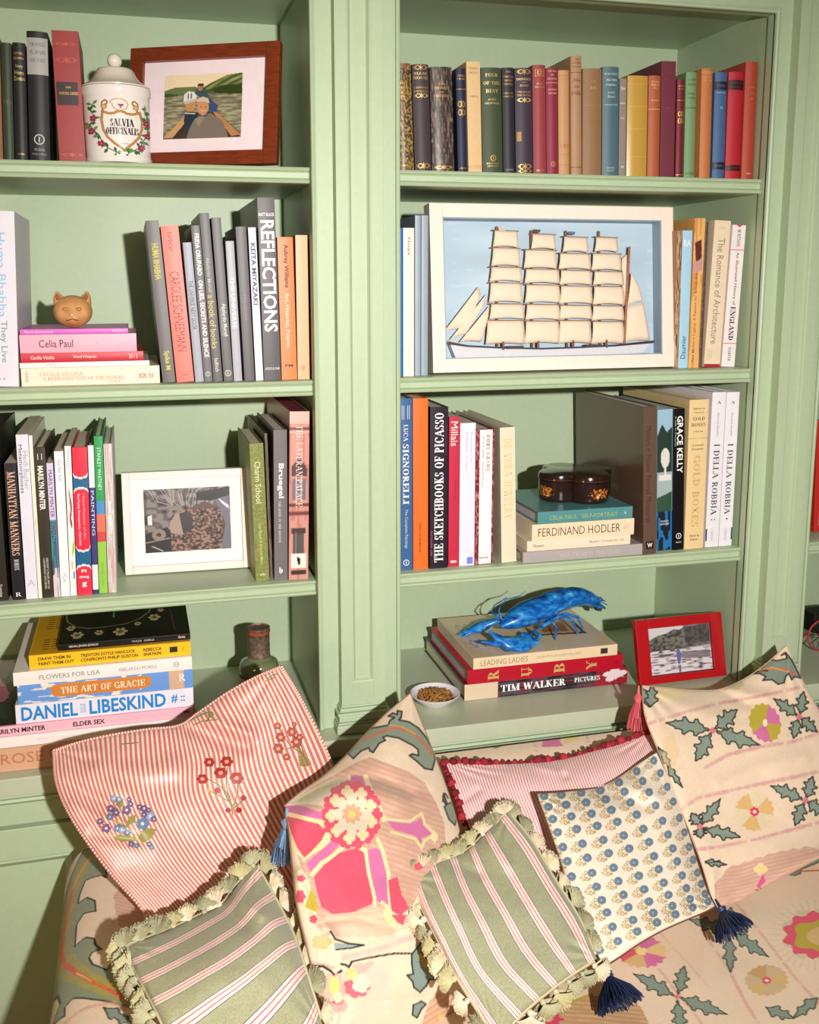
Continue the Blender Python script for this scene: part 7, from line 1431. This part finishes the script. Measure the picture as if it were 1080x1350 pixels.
NAV, NAD = (30, 46, 86), (18, 28, 56)
tassel(P6, F6[-2, 1]+np.array([.004, -.002, .006]), (.10, -1, -.62), .056, NAV, NAD, spread=.95, seed=9, n=90, head=.0075)
tassel(P6, F6[-2, -2]+np.array([.002, -.002, .008]), (.12, -1, -.55), .048, NAV, NAD, spread=1.0, seed=12, n=90, head=.008)
# P4 centre green
N4 = [[(542, 1156), (575, 1138), (612, 1123), (640, 1098), (669, 1069)], [(556, 1196), (592, 1180), (628, 1164), (664, 1140), (702, 1110)], [(577, 1238), (612, 1224), (652, 1208), (692, 1188), (732, 1160)],
      [(605, 1292), (640, 1280), (682, 1262), (724, 1240), (764, 1211)], [(655, 1372), (690, 1335), (722, 1308), (755, 1284), (787, 1264)]]
P4, F4, XY4, _ = cushion('throw_pillow', 'sage green pillow with red-striped white bands and tufted fringe, beside the blue-flowered pillow', N4, (-.42, -.31, -.61, -.54), .045, 200, 200, None, GV, seed=40, thick=.04, pw=.45,
    folds=[([(592, 1130), (606, 1142), (630, 1152)], 8, -.004), ([(640, 1098), (650, 1120), (670, 1140)], 9, .004)])
fringe(P4, F4, XY4, 't', .0, .97, 9, (-.5, -1), 1); fringe(P4, F4, XY4, 'l', .03, .93, 10, (-1, .25), 2); fringe(P4, F4, XY4, 'b', .04, .96, 8, (.45, 1), 3); fringe(P4, F4, XY4, 'r', .05, .95, 8, (.8, -.4), 4, -.024)
# P2 left green
N2 = [[(167, 1246), (197, 1235), (230, 1222), (262, 1207), (292, 1192), (314, 1164), (338, 1140)], [(176, 1275), (208, 1264), (244, 1250), (280, 1234), (314, 1216), (340, 1194), (364, 1186)], [(192, 1305), (226, 1294), (262, 1280), (300, 1265), (336, 1247), (366, 1232), (387, 1232)],
      [(212, 1345), (248, 1334), (284, 1322), (322, 1308), (356, 1294), (386, 1282), (404, 1282)], [(240, 1410), (278, 1404), (316, 1396), (352, 1386), (386, 1376), (412, 1366), (428, 1360)]]
P2, F2, XY2, _ = cushion('throw_pillow', 'sage green pillow with red and white stripes and tufted fringe, leaning on the left arm', N2, (-.47, -.38, -.64, -.60), .05, 220, 200, None, GH, seed=50, thick=.04, pw=.45,
    folds=[([(290, 1192), (305, 1206), (320, 1222)], 8, -.006), ([(300, 1170), (320, 1190), (345, 1205)], 9, .006)])
fringe(P2, F2, XY2, 't', .02, .98, 10, (-.4, -1), 6); fringe(P2, F2, XY2, 'l', .04, .8, 8, (-1, .2), 7); fringe(P2, F2, XY2, 'r', .05, .95, 8, (1, -.3), 8, -.018)

# ---- repeats share a group
def group_of(o):
    if o['category'] == 'pillow': return 'throw pillows on the sofa'
    if o['category'] == 'picture frame': return 'framed pictures on the shelves'
    if o['category'] != 'book': return None
    x, y, z = o.matrix_world.translation; flat = abs(o.matrix_world.to_euler()[1]) > 1
    side = 'left' if x < XA else 'right'
    if flat: return {True: 'books stacked on the counter', False: 'books stacked on the shelves'}[z < .25] + ', ' + side + ' bay'
    lv = 'top' if z > .9 else ('second' if z > .6 else 'third')
    return 'books standing on the ' + lv + ' ' + side + ' shelf'
bpy.context.view_layer.update()
for o in bpy.data.objects:
    if o.parent is None and 'category' in o:
        g = group_of(o)
        if g: o['group'] = g
